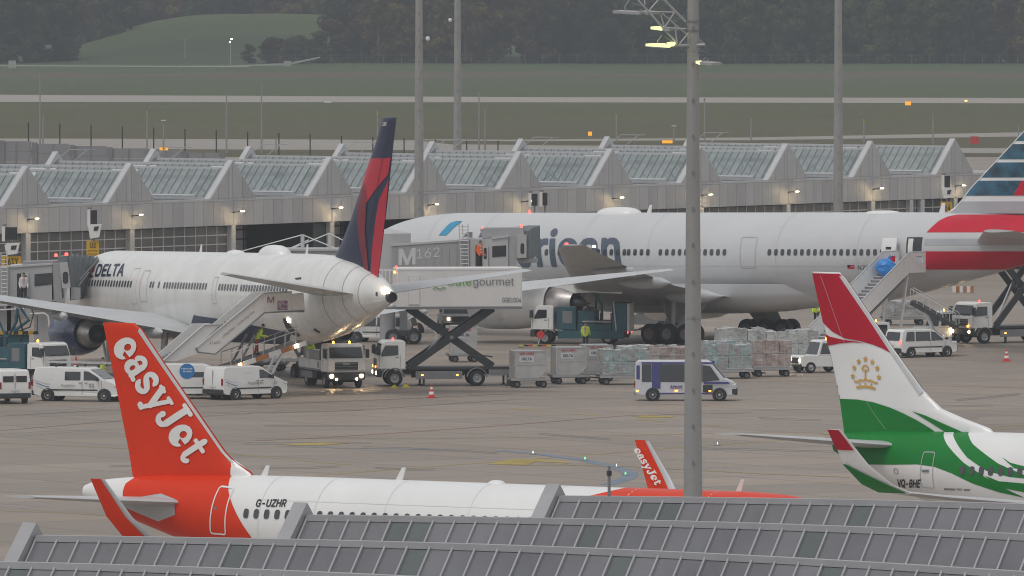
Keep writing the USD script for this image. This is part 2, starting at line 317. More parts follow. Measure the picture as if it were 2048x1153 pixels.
for k in range(16):                                  # rubber left by turning wheels
    x, y = rt.uniform(100, 1950), rt.uniform(790, 940); l = rt.uniform(120, 420); c = rt.uniform(-14, 14); d = rt.uniform(-10, 10)
    for q in (0, 2.6): line('tyre_mark', TYRE, [(x + l * u, y + q + c * u + d * u * u) for u in np.linspace(0, 1, 7)], rt.uniform(.22, .34), .0022 + .0001 * k)
def patch(px, m=YEL, z=.012): sheet('yellow_marking', m, gpoly(px), z)
patch([(560, 889.5), (640, 886), (700, 886.5), (650, 891), (600, 892)])
patch([(1262, 833), (1290, 831.5), (1350, 833), (1345, 835.5), (1290, 836.5)])
patch([(1010, 921), (1055, 918), (1138, 924), (1138, 927), (1070, 924), (1055, 931), (1000, 930), (975, 929)])
patch([(1635, 868), (1660, 866.5), (1700, 868.5), (1680, 871)])
def apron_light(px, py, where, m, r=.04):
    g = ground(px, py); t = MB().lathe([(0, .2), (.03, .2), (.05, .05), (.05, .001)], (0, 0, 0), 'z', 12)
    o = thing('apron_light', f'small {"green" if m is M["lampg"] else "white"} light in the concrete, {where}', 'ground light', (g[0], g[1], 0.005), 0, 'lights along the blue taxi line')
    t.build('housing', M['mgrey'], o); MB().lathe([(.05, r), (.13, r * .8), (.17, .01)], (0, 0, 0), 'z', 10).build('lens', m, o)
for px, py, q in ((1170, 921, 'left on the blue curve'), (1251, 951, 'at the bend of the blue curve')): apron_light(px, py, q, M['lampg'])
for px, py, q in ((1066, 909, 'where the blue line begins'), (1233, 935, 'middle of the blue curve'), (1435, 891, 'right of the floodlight mast')): apron_light(px, py, q, M['lampdim'], .03)

# ------------------------------------------------------------------ piers with rows of skylights
def skylight(pier, y0, x_from, x_to, zr, h, w, pane, n_parts, glass, trim, curve=lambda t: 0.0, glass2=None, vents=(), mull=None):
    """one ridge roof along local x; the first n_parts panes of the slope facing -y are parts"""
    n = int(abs(x_to - x_from) / pane); sg = 1 if x_to > x_from else -1
    X = x_from + sg * pane * np.arange(n + 1); Z = np.array([curve(abs(x - x_from)) for x in X])
    bars = [MB(), MB(), MB()]
    for k in range(0, n):
        a, b = X[k], X[k + 1]
        for q, (yy, z_, ww, hh) in enumerate(((0, zr - .04, .30, .17), (-w - .02, zr - h - .05, .12, .16), (w + .02, zr - h - .05, .12, .16))):
            bars[q].bar((a, y0 + yy, z_ + Z[k]), (b, y0 + yy, z_ + Z[k + 1]), ww, hh)
    ml = MB()
    for k in range(n + 1):
        for s in (-1, 1):
            ml.bar((X[k], y0 + s * w, zr - h + Z[k] + .03), (X[k], y0 + s * .08, zr - .06 + Z[k] + .03),   .055, .08)
    f = bars[0].build('skylight', trim, pier, False); bars[1].build('eave_bar', trim, f, False); bars[2].build('eave_bar', trim, f, False); ml.build('glazing_bars', mull or trim, f, False)
    tr = MB()
    for s in (-1, 1):                               # trusses under the glass
        q = lambda x, u: (x, y0 + s * (w * (1 - u) - .12), zr - h + h * u - .28 + float(np.interp(x, X[::sg], Z[::sg])))
        st = pane * 4
        for j in range(int(n / 4)):
            x0 = x_from + sg * j * st
            tr.bar(q(x0, .03), q(x0 + sg * st / 2, .78), .1, .1); tr.bar(q(x0 + sg * st / 2, .78), q(x0 + sg * st, .03), .1, .1)
        tr.bar(q(x_from, .8), q(x_from + sg * n * pane, .8), .12, .3)
    tr.build('roof_truss', M['mgrey'], f, False)
    rest = MB(); rear = MB()
    for k in range(n):
        a, b = X[k] + sg * .03, X[k + 1] - sg * .03
        q = [(a, y0 - w, zr - h + Z[k]), (b, y0 - w, zr - h + Z[k + 1]), (b, y0 - .1, zr - .1 + Z[k + 1]), (a, y0 - .1, zr - .1 + Z[k])]
        if k < n_parts: MB().quad(*q).build('pane', glass2 if (glass2 is not None and k in vents) else glass, f, False)
        else: rest.quad(*q)
        rear.quad(*[(p[0], 2 * y0 - p[1], p[2]) for p in q])
    if rest.v: rest.build('further_glazing', glass, f, False, kind='stuff')
    rear.build('rear_glazing', glass, f, False, kind='stuff')
    return f
def gable(pier, y0, x0, x1, zb, zp, hw, panels=True, trim=None):
    """a triangular end wall from x0 (back) to x1 (front) with a thick light rake"""
    t = .30
    rk = Polygon([(y0 - hw - .1, zb), (y0, zp), (y0 + hw + .1, zb), (y0 + hw - .35, zb), (y0, zp - .5), (y0 - hw + .35, zb)])
    g = MB().prism(Polygon([(y0 - hw + .3, zb), (y0, zp - .42), (y0 + hw - .3, zb)]), x0 + .05, x1 - .06, 'yz').build('gable_wall', M['panel2'], pier, False)
    MB().prism(rk, x0, x1 - .03, 'yz').build('rake_trim', trim or M['trim'], g, False)
    if panels:
        tri = Polygon([(y0 - hw, zb + .02), (y0, zp - .05), (y0 + hw, zb + .02)]); e = [-3.1, -1.86, -.62, -.1, 1.14, 2.38, 3.6]
        for a, b in zip(e, e[1:]):
            c = tri.intersection(sbox(y0 + a + .02, 0, y0 + b - .02, 50))
            if c.area > .05: MB().prism(c, x1 - .028, x1 + .02, 'yz').build('gable_panel', M['panel'] if a < 0 else M['panel2'], g, False)
PIT = 12.39
AL = math.radians(55.7)
P0 = (-34.2, 741.5)
pier = thing('terminal_pier', 'long grey terminal pier with a row of glazed gabled roofs behind the jets', 'terminal building', (P0[0], P0[1], 0), AL - math.pi / 2)
def pier_pt(x, y, z=0.0):                           # pier frame -> world
    c, s = math.cos(AL - math.pi / 2), math.sin(AL - math.pi / 2)
    return np.array([P0[0] + c * x - s * y, P0[1] + s * x + c * y, z])
YA, YB = -1.4 * PIT, 11.6 * PIT
rng = random.Random(5)
MB().box(-25.6, -6.5, YA, YB, 0, 7.75).box(-6.5, -.30, YA, YB, 6.3, 7.75).build('body', M['bridge'], pier, False)
MB().box(-25.7, -25.2, YA, YB, 7.75, 8.0).box(-.42, -.03, YA, YB, 7.75, 7.93).build('roof_edge', M['trim'], pier, False)
MB().box(-.29, -.04, YA, YB, 5.96, 7.74).build('fascia', M['mgrey'], pier, False)
k = 0
yy = -13 * 1.239
while yy < YB - 1.3:
    MB().box(-.035, .02, yy + .018, yy + 1.239 - .018, 5.98, 7.73).build('fascia_panel', M['panel'] if rng.random() < .7 else M['panel2'], pier, False); yy += 1.239
for i in range(11):
    y0 = i * PIT
    gable(pier, y0, -.5, 0, 7.93, 10.7 + .006 * i, 2.78)
    gable(pier, y0, -25.6, -25.1, 7.93, 10.85, 2.85, False)
    skylight(pier, y0, -.5, -25.1, 10.12, 2.12, 2.15, .66, 16, M['glassroof'], M['trim'], mull=M['bridged'])
    MB().tube([(-1.6, y0 - 2.5, 8.16), (-9, y0 - 2.5, 8.16)], .09, 6).tube([(-9.5, y0 - 2.5, 8.16), (-20, y0 - 2.5, 8.16)], .09, 6).build('gutter_pipe', M['trim'], pier, False)
    for xx in (-9.0, -16.5):
        MB().box(xx - 1.5, xx, y0 - .62, y0 - .42, 9.62, 9.95).build('vent_box', M['white'], pier, False)
        MB().prism(Polygon([(xx + .35, 9.95), (xx + .95, 9.95), (xx + .65, 9.55)]), y0 - .62, y0 - .42).build('bracket', M['white'], pier, False)
    for xx in (-22.5, -24.2):                        # rails and a fan by the far ends
        MB().tube([(xx, y0 - 2.2, 8.0), (xx, y0 - 2.2, 9.9), (xx + .5, y0 - .5, 11.0), (xx + .5, y0 + .4, 11.0)], .03, 5).build('roof_rail', M['steel'], pier, False)
    MB().tube([(-22.5, y0 - 2.2, 9.9), (-24.2, y0 - 2.2, 9.9)], .03, 5).tube([(-22, y0 - .5, 11.0), (-23.7, y0 - .5, 11.0)], .03, 5).build('roof_rail', M['steel'], pier, False)
    MB().lathe([(0, .02), (0, .75), (.3, .8), (.45, .35), (.45, .02)], (-20.6, y0 + 1.5, 9.6), 'z', 14).build('roof_fan', M['mgrey'], pier)
for i in range(-1, 12):                              # columns, bays
    y0 = i * PIT
    MB().box(-.33, .05, y0 - .27, y0 + .27, 0, 5.955).build('column', M['panel'], pier, False)
    if i > 10: continue
    a, b = y0 + .27, y0 + PIT - .27
    if i in (2, 3, 10):                           # open recess with glazing far behind
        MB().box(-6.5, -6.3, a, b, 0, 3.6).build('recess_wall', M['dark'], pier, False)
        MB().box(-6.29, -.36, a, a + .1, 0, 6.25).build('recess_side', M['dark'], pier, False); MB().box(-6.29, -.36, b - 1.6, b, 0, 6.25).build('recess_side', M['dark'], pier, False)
        fr = MB()
        for j in range(9): fr.box(-6.28, -6.2, a + 1.2 + j * 1.05, a + 1.3 + j * 1.05, 3.6, 6.3)
        for z in (3.6, 4.6, 5.3, 6.15): fr.box(-6.27, -6.21, a + 1.2, b - 1.6, z, z + .1)
        fr = fr.build('recess_frame', M['ink'], pier, False)
        for j in range(8):
            for z in (3.7, 4.7, 5.4):
                MB().box(-6.26, -6.24, a + 1.31 + j * 1.05, a + 2.24 + j * 1.05, z, z + (.9 if z < 4.5 else .6 if z < 5 else .75)).build('pane', M['cream'] if i < 9 else M['dark'], fr, False)
        continue
    if i in (4, 5):
        MB().box(-.5, -.3, a, b, 0, 5.95).build('bay_wall', M['glasswin'], pier, False); continue
    n = 9; wv = (b - a) / n; fr = MB()
    for j in range(n + 1): fr.box(-.40, -.30, a + j * wv - .035, a + j * wv + .035, 3.3, 5.95)
    for z in (3.3, 3.96, 4.62, 5.28): fr.box(-.39, -.29, a, b, z - .035, z + .035)
    if i == 9: fr.box(-.4, .0, a + 5.3, a + 5.8, 0, 5.95).box(-.4, .0, a + 6.9, a + 7.5, 0, 5.95)
    fr = fr.build('window_frame', M['trim'], pier, False)
    MB().box(-.5, -.3, a, b, 0, 3.26).build('bay_wall', M['panel2'], pier, False)
    for j in range(n):
        for q in range(4):
            MB().box(-.37, -.34, a + j * wv + .037, a + (j + 1) * wv - .037, 3.337 + q * .66, 3.337 + q * .66 + .585).build('window_pane', M['glasswin'] if i != 9 or j < 5 else M['dark'], fr, False)
near = thing('near_pier', 'grey framed glass ridge roofs in the foreground along the bottom', 'terminal roof', (1.0, 303.9, 0), math.radians(-35))
cv = lambda t: .25 * max(0.0, math.sin(math.pi * t / 36)) if t < 36 else 0.0
for i in range(4):
    y0 = -i * PIT
    skylight(near, y0, .55, 46, 10.40, 2.25, 1.75, .725, 42, M['glassnear'], M['trimd'], cv, M['glassnear2'], ((4, 5, 14, 24, 33), (4, 5, 13, 23, 34), (9, 17, 26, 35), (12, 21, 30, 39))[i])
    gable(near, y0, 0, .5, 8.1, 10.78, 2.15, False, M['trimd'])
    MB().prism(Polygon([(y0 - 1.7, 8.2), (y0, 10.2), (y0 + 1.7, 8.2)]), .5, .56, 'yz').build('end_panel', M['trimd'], near, False)
MB().box(-.3, 47, -4.2 * PIT, 4.5, 0, 8.05).build('body', M['panel2'], near, False)
MB().box(-.4, 47, 4.2, 4.5, 8.05, 8.25).build('roof_edge', M['trimd'], near, False)
fl = MB()
rl = thing('roof_mast', 'slim dark roof mast standing on the top skylight ridge left of the tall lamp mast', 'mast', pier_pt(0, 0) * 0 + np.array([1.0 + .819 * 2.2, 303.9 - .574 * 2.2, 10.35]), 0)
MB().tube([(0, 0, 0), (0, 0, 1.0)], .045, 8).build('pole', M['mgrey'], rl); MB().tube([(0, 0, .72), (0, 0, .86)], .075, 8).build('collar', M['dark'], rl)
gl = thing('indicator_lamp', 'small green indicator lamp on the third skylight near the bottom left', 'lamp', at(338, 1090, 74.6), 0)
MB().lathe([(-.03, .01), (-.03, .05), (.03, .05), (.05, .01)], (0, 0, 0), 'z', 10).build('lens', M['lampg'], gl); MB().box(-.05, .05, -.05, .05, -.12, -.03).build('base', M['mgrey'], gl)

# lamps on the facade
ORD = 'first second third fourth fifth sixth seventh eighth ninth tenth eleventh twelfth thirteenth fourteenth fifteenth sixteenth seventeenth'.split()
for i in range(0, 12):
    p = pier_pt(.05, i * PIT - .1, 6.95)
    o = thing('wall_lamp', None, 'wall lamp', p, AL - math.pi / 2, 'lamps along the facade of the far pier')
    tag(o, f'small lit lamp above the {ORD[i]} column from the left on the far grey pier')
    MB().tube([(0, 0, -.05), (.5, 0, .02), (.9, 0, .08)], .035, 6).build('arm', M['dark'], o); MB().box(.05, .6, -.02, .09, -.03, .02).build('bracket', M['dark'], o)
    MB().box(.62, 1.06, -.08, .08, .08, .13).build('head', M['mgrey'], o, False)
    MB().box(.74, .98, -.05, .05, .045, .075).build('lens', M['lampw'], o, False)
# ------------------------------------------------------------------ lettering
def text_poly(text, bold=False):
    """outline of a line of text, capitals one unit tall"""
    import glob
    from PIL import Image, ImageDraw, ImageFont
    font = ImageFont.truetype(glob.glob('/opt/blender-*/*/datafiles/fonts/Inter.woff2')[0], 96)
    st = 3 if bold else 0
    x0, y0, x1, y1 = font.getbbox(text, anchor='ls', stroke_width=st)
    im = Image.new('L', (x1 - x0 + 8, y1 - y0 + 8))
    ImageDraw.Draw(im).text((4 - x0, 4 - y0), text, 255, font, anchor='ls', stroke_width=st)
    on = np.pad(np.asarray(im) > 127, ((0, 0), (1, 1))).astype(np.int8)
    r, st_ = np.nonzero(np.diff(on, axis=1) == 1); en = np.nonzero(np.diff(on, axis=1) == -1)[1]
    sh = shapely.union_all(shapely.box(st_, -r - 1, en, -r)).buffer(.6).buffer(-.6).simplify(.7)
    return affinity.affine_transform(sh, [1 / 70, 0, 0, 1 / 70, -4 / 70, (4 - y0) / 70])
def fit3(poly, bl, br, tl):
    """unit-height outline -> the parallelogram with bottom left, bottom right and top left corner given"""
    x0, _, x1, _ = poly.bounds; bl, br, tl = map(np.asarray, (bl, br, tl)); u = (br - bl) / (x1 - x0); v = tl - bl
    return affinity.affine_transform(poly, [u[0], v[0], u[1], v[1], bl[0] - u[0] * x0, bl[1] - u[1] * x0])
def strokes(*ss):
    return shapely.union_all([LineString(p).buffer(w / 2, cap_style='round', join_style='round', quad_segs=6) if len(p) > 1 else Point(p[0]).buffer(w / 2) for p, w in ss])
def arc(cx, cy, rx, ry, a0, a1, n=18):
    t = np.radians(np.linspace(a0, a1, n)); return [(cx + rx * math.cos(a), cy + ry * math.sin(a)) for a in t]
def fat_e(x):                                        # rounded heavy serif letters of the orange jet
    o = strokes((arc(x + .44, .42, .30, .33, 40, 400), .19)); hole = Polygon(arc(x + .47, .52, .13, .13, 0, 350))
    o = o.union(Polygon(arc(x + .44, .42, .36, .40, 0, 350))).difference(hole)
    return o.difference(Polygon([(x + .52, .36), (x + 1, .40), (x + 1, .30), (x + .62, .22)])).union(strokes((arc(x + .44, .42, .34, .36, 200, 320), .13)))
def fat_a(x):
    b = Polygon(arc(x + .36, .27, .31, .27, 0, 350)).difference(Polygon(arc(x + .40, .28, .09, .11, 0, 350)))
    return b.union(strokes(([(x + .60, .12), (x + .60, .55)], .24), (arc(x + .42, .56, .22, .20, 0, 170), .18), ([(x + .22, .62)], .22), ([(x + .62, .1), (x + .80, .08)], .16)))
def fat_s(x):
    return strokes((arc(x + .36, .60, .22, .16, 20, 250), .20), ([(x + .28, .45), (x + .46, .37)], .22), (arc(x + .37, .23, .22, .16, 70, -160), .20), ([(x + .60, .70), (x + .60, .58)], .10), ([(x + .12, .12), (x + .12, .26)], .10))
def fat_y(x):
    return strokes(([(x + .20, .74), (x + .46, .12)], .24), ([(x + .76, .74), (x + .46, .10), (x + .32, -.18)], .17), ([(x + .08, .76), (x + .34, .76)], .12), ([(x + .62, .76), (x + .88, .76)], .12), ([(x + .20, -.18), (x + .32, -.2)], .20))
def fat_J(x):
    return strokes(([(x + .50, 1.0), (x + .50, .25)], .27), (arc(x + .30, .22, .20, .17, 0, -180), .20), ([(x + .12, .30)], .24), ([(x + .28, 1.06), (x + .74, 1.06)], .13))
def fat_t(x):
    return strokes(([(x + .30, .95), (x + .30, .22)], .23), (arc(x + .44, .22, .14, .15, 180, 330), .18), ([(x + .08, .76), (x + .60, .76)], .14))
def fat_word():
    x = 0; out = []
    for fn, w in ((fat_e, .84), (fat_a, .84), (fat_s, .70), (fat_y, .90), (fat_J, .76), (fat_e, .84), (fat_t, .6)): out.append(fn(x)); x += w
    return shapely.union_all(out).simplify(.006)
def star(cx, cy, r, n=5):
    return Polygon([(cx + (r if k % 2 == 0 else r * .42) * math.sin(k * math.pi / n), cy + (r if k % 2 == 0 else r * .42) * math.cos(k * math.pi / n)) for k in range(2 * n)])

# ------------------------------------------------------------------ aircraft
def foil(t, n=11):
    c = (1 - np.cos(np.linspace(0, math.pi, n))) / 2
    y = 5 * t * (.2969 * np.sqrt(c) - .126 * c - .3516 * c ** 2 + .2843 * c ** 3 - .1036 * c ** 4); y[-1] = .0012
    return c, y
def foil_half(c, t):
    c = np.clip(c, 0, 1); return 5 * t * (.2969 * np.sqrt(c) - .126 * c - .3516 * c ** 2 + .2843 * c ** 3 - .1036 * c ** 4)
def flat(g):
    """the polygons of a geometry, collections opened"""
    if g.geom_type == 'Polygon': return [g] if g.area > 1e-8 else []
    return [q for p in getattr(g, 'geoms', []) for q in flat(p)]
class Jet:
    """x forward, y to port, z up; stations a are metres aft of the nose"""
    def __init__(s, name, label, group, tail, L, theta, left, pitch=0.0, pivot=None, lift=0.0):
        s.L = L; ang = math.pi - theta if left else -theta; s.pitch = pitch
        nose = np.array([math.cos(ang), math.sin(ang), 0]); pv = pivot if pivot is not None else L
        s.o = np.array([tail[0], tail[1], 0]) + nose * L
        s.lift = lift; s.o = s.o - np.array([0, 0, pv * math.sin(pitch) - lift])
        cz, sz, cp, sp = math.cos(ang), math.sin(ang), math.cos(pitch), math.sin(pitch)
        s.R = np.array([[cz, -sz, 0], [sz, cz, 0], [0, 0, 1]]) @ np.array([[cp, 0, sp], [0, 1, 0], [-sp, 0, cp]])
        s.prim = thing(name, label, 'airliner', s.o, ang, group, pitch); s.ang = ang
    def loc(s, w): return s.R.T @ (np.asarray(w) - s.o)
    def world(s, p): return s.R @ np.asarray(p, float) + s.o
    def px(s, p):
        w = s.world(p); return 1024 + F * w[0] / w[1], YH + F * (H - w[2]) / w[1]
    def side(s, x, y, yc=0.0):                       # photograph pixel -> (a, z) on the plane y = yc
        c = s.R.T @ (np.array([0, 0, H]) - s.o); d = s.R.T @ np.array([(x - 1024) / F, 1, -(y - YH) / F])
        t = (yc - c[1]) / d[1]; p = c + t * d; return -p[0], p[2]
    def on(s, x, y, sd):                             # photograph pixel -> (a, z) on the fuselage's side
        yc = sd * float(s.ry(s.L * .4)) * .95
        for _ in range(12):
            a, z = s.side(x, y, yc); yc = sd * (.5 * abs(yc) + .5 * float(s.half(a, z)))
        return a, z
    def body(s, crown, keel, ry, mat_, smoothN=72):
        s.ct, s.cb, s.ry = (PchipInterpolator(*zip(*p)) for p in (crown, keel, ry)); s.eps = .012
        A = np.r_[0.002, np.geomspace(.05, 2.0, 14), np.arange(2.3, s.L - .01, .38), s.L]
        th = np.arange(smoothN) * 2 * math.pi / smoothN; rings = []
        for a in A:
            t, b, r = float(s.ct(a)), float(s.cb(a)), max(float(s.ry(a)), .004)
            rings.append(np.stack([np.full(smoothN, -a), r * np.cos(th), (t + b) / 2 + (t - b) / 2 * np.sin(th)], 1))
        m = MB().loft(rings, True, True); s.fus = m.build('fuselage', mat_, s.prim, 40); return s.fus
    def half(s, a, z):
        a = np.clip(a, 0, s.L); t, b = s.ct(a), s.cb(a); q = (z - (t + b) / 2) / np.maximum((t - b) / 2, 1e-3)
        return s.ry(a) * np.sqrt(np.clip(1 - q * q, 0, 1))
    def decal(s, poly, sd, mat_, name, parent=None, layer=1, da=.6, label=None):
        """a painted or fitted patch lying on the fuselage skin; poly in (a, z)"""
        poly = shapely.make_valid(poly.buffer(0)).segmentize(.25)
        def toq(c):
            a = np.clip(c[:, 0], .01, s.L); t, b = s.ct(a), s.cb(a); q = np.clip((c[:, 1] - (t + b) / 2) / ((t - b) / 2), -1, 1)
            return np.c_[a, np.arcsin(q)]
        p = shapely.make_valid(shapely.transform(poly, toq)); mb = MB(); x0, q0, x1, q1 = p.bounds
        V, Fc, n = [], [], 0
        for a0 in np.arange(x0, x1, da):
            strip = p.intersection(sbox(a0, q0 - .1, a0 + da, q1 + .1))
            if strip.is_empty: continue
            for u in np.arange(q0, q1, .12):
                c = strip.intersection(sbox(a0, u, a0 + da, u + .12))
                for g in flat(c):
                    v, f = trimesh.creation.triangulate_polygon(g, engine='earcut'); V.append(v); Fc.append(f + n); n += len(v)
        if not V: return None
        V, Fc = np.vstack(V), np.vstack(Fc); e = s.eps * layer
        t, b, r = s.ct(V[:, 0]), s.cb(V[:, 0]), s.ry(V[:, 0]); hz = (t - b) / 2
        P = np.c_[-V[:, 0], sd * (r + e) * np.cos(V[:, 1]), (t + b) / 2 + (hz + e) * np.sin(V[:, 1])]
        if sd > 0: Fc = Fc[:, ::-1]
        m = trimesh.Trimesh(P, Fc, process=False); m.merge_vertices(digits_vertex=5)
        return MB().mesh(m).build(name, mat_, parent or s.fus, True, label=label)
    def pxdecal(s, px, sd, mat_, name, layer=1, parent=None, label=None):
        return s.decal(Polygon([s.on(x, y, sd) for x, y in px]), sd, mat_, name, parent, layer, label=label)
    def text(s, txt, sd, bl, br, tl, mat_, bold=False, layer=2, name='lettering', poly=None):
        return s.decal(fit3(poly or text_poly(txt, bold), s.on(*bl, sd), s.on(*br, sd), s.on(*tl, sd)), sd, mat_, name, None, layer)
    def window(s, a, z, sd, w=.25, h=.36, mat_=None, parent=None):
        n = 10; th = np.linspace(0, 2 * math.pi, n, endpoint=False) + .3
        c, q = np.cos(th), np.sin(th); A = a + w / 2 * np.sign(c) * np.abs(c) ** .6; Z = z + h / 2 * np.sign(q) * np.abs(q) ** .6
        A, Z = np.r_[a, A], np.r_[z, Z]; P = np.c_[-A, sd * (s.half(A, Z) + .03), Z]
        f = [[0, 1 + k, 1 + (k + 1) % n] if sd < 0 else [0, 1 + (k + 1) % n, 1 + k] for k in range(n)]
        return MB().add(P, f).build('window', mat_ or M['pwin'], parent or s.fus, False)
    def windows(s, row, sd, w=.25, h=.36):           # row: [(x, y), (x, y), count]
        (xa, ya), (xb, yb), n = row
        a0, z0 = s.on(xa, ya, sd); a1, z1 = s.on(xb, yb, sd)
        for k in range(n):
            u = k / max(n - 1, 1); s.window(a0 + (a1 - a0) * u, z0 + (z1 - z0) * u, sd, w, h)
    def frame(s, px, sd, mat_, w=.05, name='door_outline', layer=2):
        p = Polygon([s.on(x, y, sd) for x, y in px]).buffer(-.12).buffer(.12)
        return s.decal(p.difference(p.buffer(-w)), sd, mat_, name, None, layer)
    def fin(s, le, te, mat_, tc=.10, n=16, name='tail_fin'):
        """le and te: (a, z) polylines from root to tip"""
        s.le = lambda z: np.interp(z, [p[1] for p in le], [p[0] for p in le]); s.te = lambda z: np.interp(z, [p[1] for p in te], [p[0] for p in te])
        z0, z1 = le[0][1], le[-1][1]; s.tc = tc; c, y = foil(tc, 14); rings = []
        zs = np.unique(np.r_[np.linspace(z0, z1, n), [p[1] for p in le]])
        for z in zs:
            a0, ch = float(s.le(z)), float(s.te(z) - s.le(z)); th = min(1.0, 5.5 / ch)
            rings.append(np.vstack([np.c_[-(a0 + c * ch), y * ch * th, np.full(14, z)], np.c_[-(a0 + c[-2:0:-1] * ch), -y[-2:0:-1] * ch * th, np.full(12, z)]]))
        top = rings[-1].copy(); top[:, 1] *= .3; top[:, 2] += .06; rings.append(top)
        m = MB().loft(rings, True, True); s.vf = m.build(name, mat_, s.prim, 35); s.zr = (z0, z1); return s.vf
    def findecal(s, poly, sd, mat_, name, layer=1, label=None):
        poly = poly.buffer(0)
        lim = Polygon([(float(s.le(z)) + .015, z) for z in np.linspace(*s.zr, 40)] + [(float(s.te(z)) - .005, z) for z in np.linspace(s.zr[1], s.zr[0], 40)])
        p = shapely.make_valid(poly.intersection(lim)).segmentize(.12); V, Fc, n = [], [], 0
        p = shapely.make_valid(shapely.transform(p, lambda c: np.c_[np.sqrt(np.clip((c[:, 0] - s.le(c[:, 1])) / (s.te(c[:, 1]) - s.le(c[:, 1])), 0, 1)), c[:, 1]])); x0, z0, x1, z1 = p.bounds
        for a in np.arange(x0, x1, .055):
            for z in np.arange(z0, z1, .5):
                c = p.intersection(sbox(a, z, a + .055, z + .5))
                for g in flat(c):
                    v, f = trimesh.creation.triangulate_polygon(g, engine='earcut'); V.append(v); Fc.append(f + n); n += len(v)
        V, Fc = np.vstack(V), np.vstack(Fc); V[:, 0] = s.le(V[:, 1]) + V[:, 0] ** 2 * (s.te(V[:, 1]) - s.le(V[:, 1])); ch = s.te(V[:, 1]) - s.le(V[:, 1]); th = np.minimum(1, 5.5 / ch)
        y = ch * th * foil_half((V[:, 0] - s.le(V[:, 1])) / ch, s.tc) + .016 + .012 * layer
        if sd > 0: Fc = Fc[:, ::-1]
        m = trimesh.Trimesh(np.c_[-V[:, 0], sd * y, V[:, 1]], Fc, process=False); m.merge_vertices(digits_vertex=5)
        return MB().mesh(m).build(name, mat_, s.vf, True, label=label)
    def wing(s, secs, mat_, sides=(1, -1), name='wing', tip=None, tipmat=None):
        """secs: (y, a_le, chord, z, t/c) root to tip; from index tip on the surface is a winglet of its own"""
        c, y = foil(1.0, 12); out = []
        for sd in sides:
            rings = []
            for k, (Y, a, ch, z, tc, *inc) in enumerate(secs):
                dz = np.r_[c, c[-2:0:-1]] * ch * math.tan(math.radians(inc[0] if inc else 0.0))
                i, j = max(k - 1, 0), min(k + 1, len(secs) - 1); d = np.array([secs[j][0] - secs[i][0], secs[j][3] - secs[i][3]]); d /= np.linalg.norm(d)
                nn = np.array([-d[1], d[0]])         # up, square to the span
                up = np.c_[-(a + c * ch), sd * (Y + nn[0] * y * tc * ch), z + nn[1] * y * tc * ch]
                lo = np.c_[-(a + c[-2:0:-1] * ch), sd * (Y - nn[0] * y[-2:0:-1] * tc * ch * .8), z - nn[1] * y[-2:0:-1] * tc * ch * .8]
                ring = np.vstack([up, lo]); ring[:, 2] -= dz; rings.append(ring)
            cut = len(rings) if tip is None else tip + 1
            w = MB().loft(rings[:cut], True, True).build(name, mat_, s.prim, 35); out.append(w)
            if tip is not None: MB().loft(rings[tip:], True, True).build('winglet', tipmat or mat_, w, 35)
        return out
    def engine(s, sd, y, a0, a1, a2, a3, z, r, nac, wing_a, wing_z):
        """front, fan nozzle, core nozzle, plug end"""
        o = (0, sd * y, z)
        e = MB().lathe([(-a0 - .7, .78 * r), (-a0 - .1, .80 * r), (-a0, .86 * r), (-a0 - .15, .93 * r), (-a0 - .9, r), (-a0 - .5 * (a1 - a0), r * 1.0), (-a1 + .6, .86 * r), (-a1, .74 * r), (-a1 + .05, .71 * r), (-a1 + 1.2, .70 * r)], o, 'x', 36).build('engine', nac, s.prim, 40)
        MB().lathe([(-a0 - .6, .8 * r), (-a0 - .75, .3 * r), (-a0 - .3, .02)], o, 'x', 24).build('fan', M['dark'], e, 40)
        MB().lathe([(-a1 + 1.5, .64 * r), (-a1, .64 * r), (-a1 - .45 * (a2 - a1), .60 * r), (-a2, .45 * r), (-a2 + .02, .425 * r), (-a2 + .7, .42 * r)], o, 'x', 30).build('core_nozzle', M['nozzle'], e, 40)
        MB().lathe([(-a2 + .75, .42 * r), (-a2 + .7, .24 * r), (-a2, .2 * r), (-a3, .02)], o, 'x', 20).build('exhaust_plug', M['dark'], e, 40)
        MB().lathe([(-a1 + 1.1, .70 * r), (-a1 + 1.12, .58 * r)], o, 'x', 24).build('fan_duct', M['dark'], e, 40)
        p = MB(); q = []
        for a, zz, t in ((a0 + 1.2, z + .95 * r, .03), (a1 - 1, wing_z - .2, .22), (wing_a, wing_z, .25), (wing_a + 2.2, wing_z - .1, .04)):
            q.append([(-a, sd * y - t, zz + .15), (-a, sd * y + t, zz + .15), (-a, sd * y + t, min(zz - .4, z + .5 * r)), (-a, sd * y - t, min(zz - .4, z + .5 * r))])
        q[3] = [(v[0], v[1], max(v[2], wing_z - .5)) for v in q[3]]
        p.loft(q, True, True).build('pylon', nac if nac is not M['engblue'] else M['wingd'], e, 30); return e
    def gear(s, a, y, wheels, r=.66, leg_top=2.6, lean=0):
        r0, r = r, r - s.lift
        l = MB().tube([(-a, y, r), (-a - lean, y * .96, leg_top)], .17, 10).bar((-a, y, r * 1.3), (-a + 1.6, y * .8, leg_top - .1), .14)
        da = sorted({w for w in wheels})
        if len(da) > 1: l.bar((-a - da[-1], y, r), (-a - da[0], y, r), .26, .3)
        l = l.build('landing_gear', M['steel'], s.prim, 30)
        for d in da:
            for e in (-.48, .48): wheel(-a - d, y + e, r0, .42, 1 if e > 0 else -1, M['black'], M['mgrey'], l, dz=-s.lift)
        return l
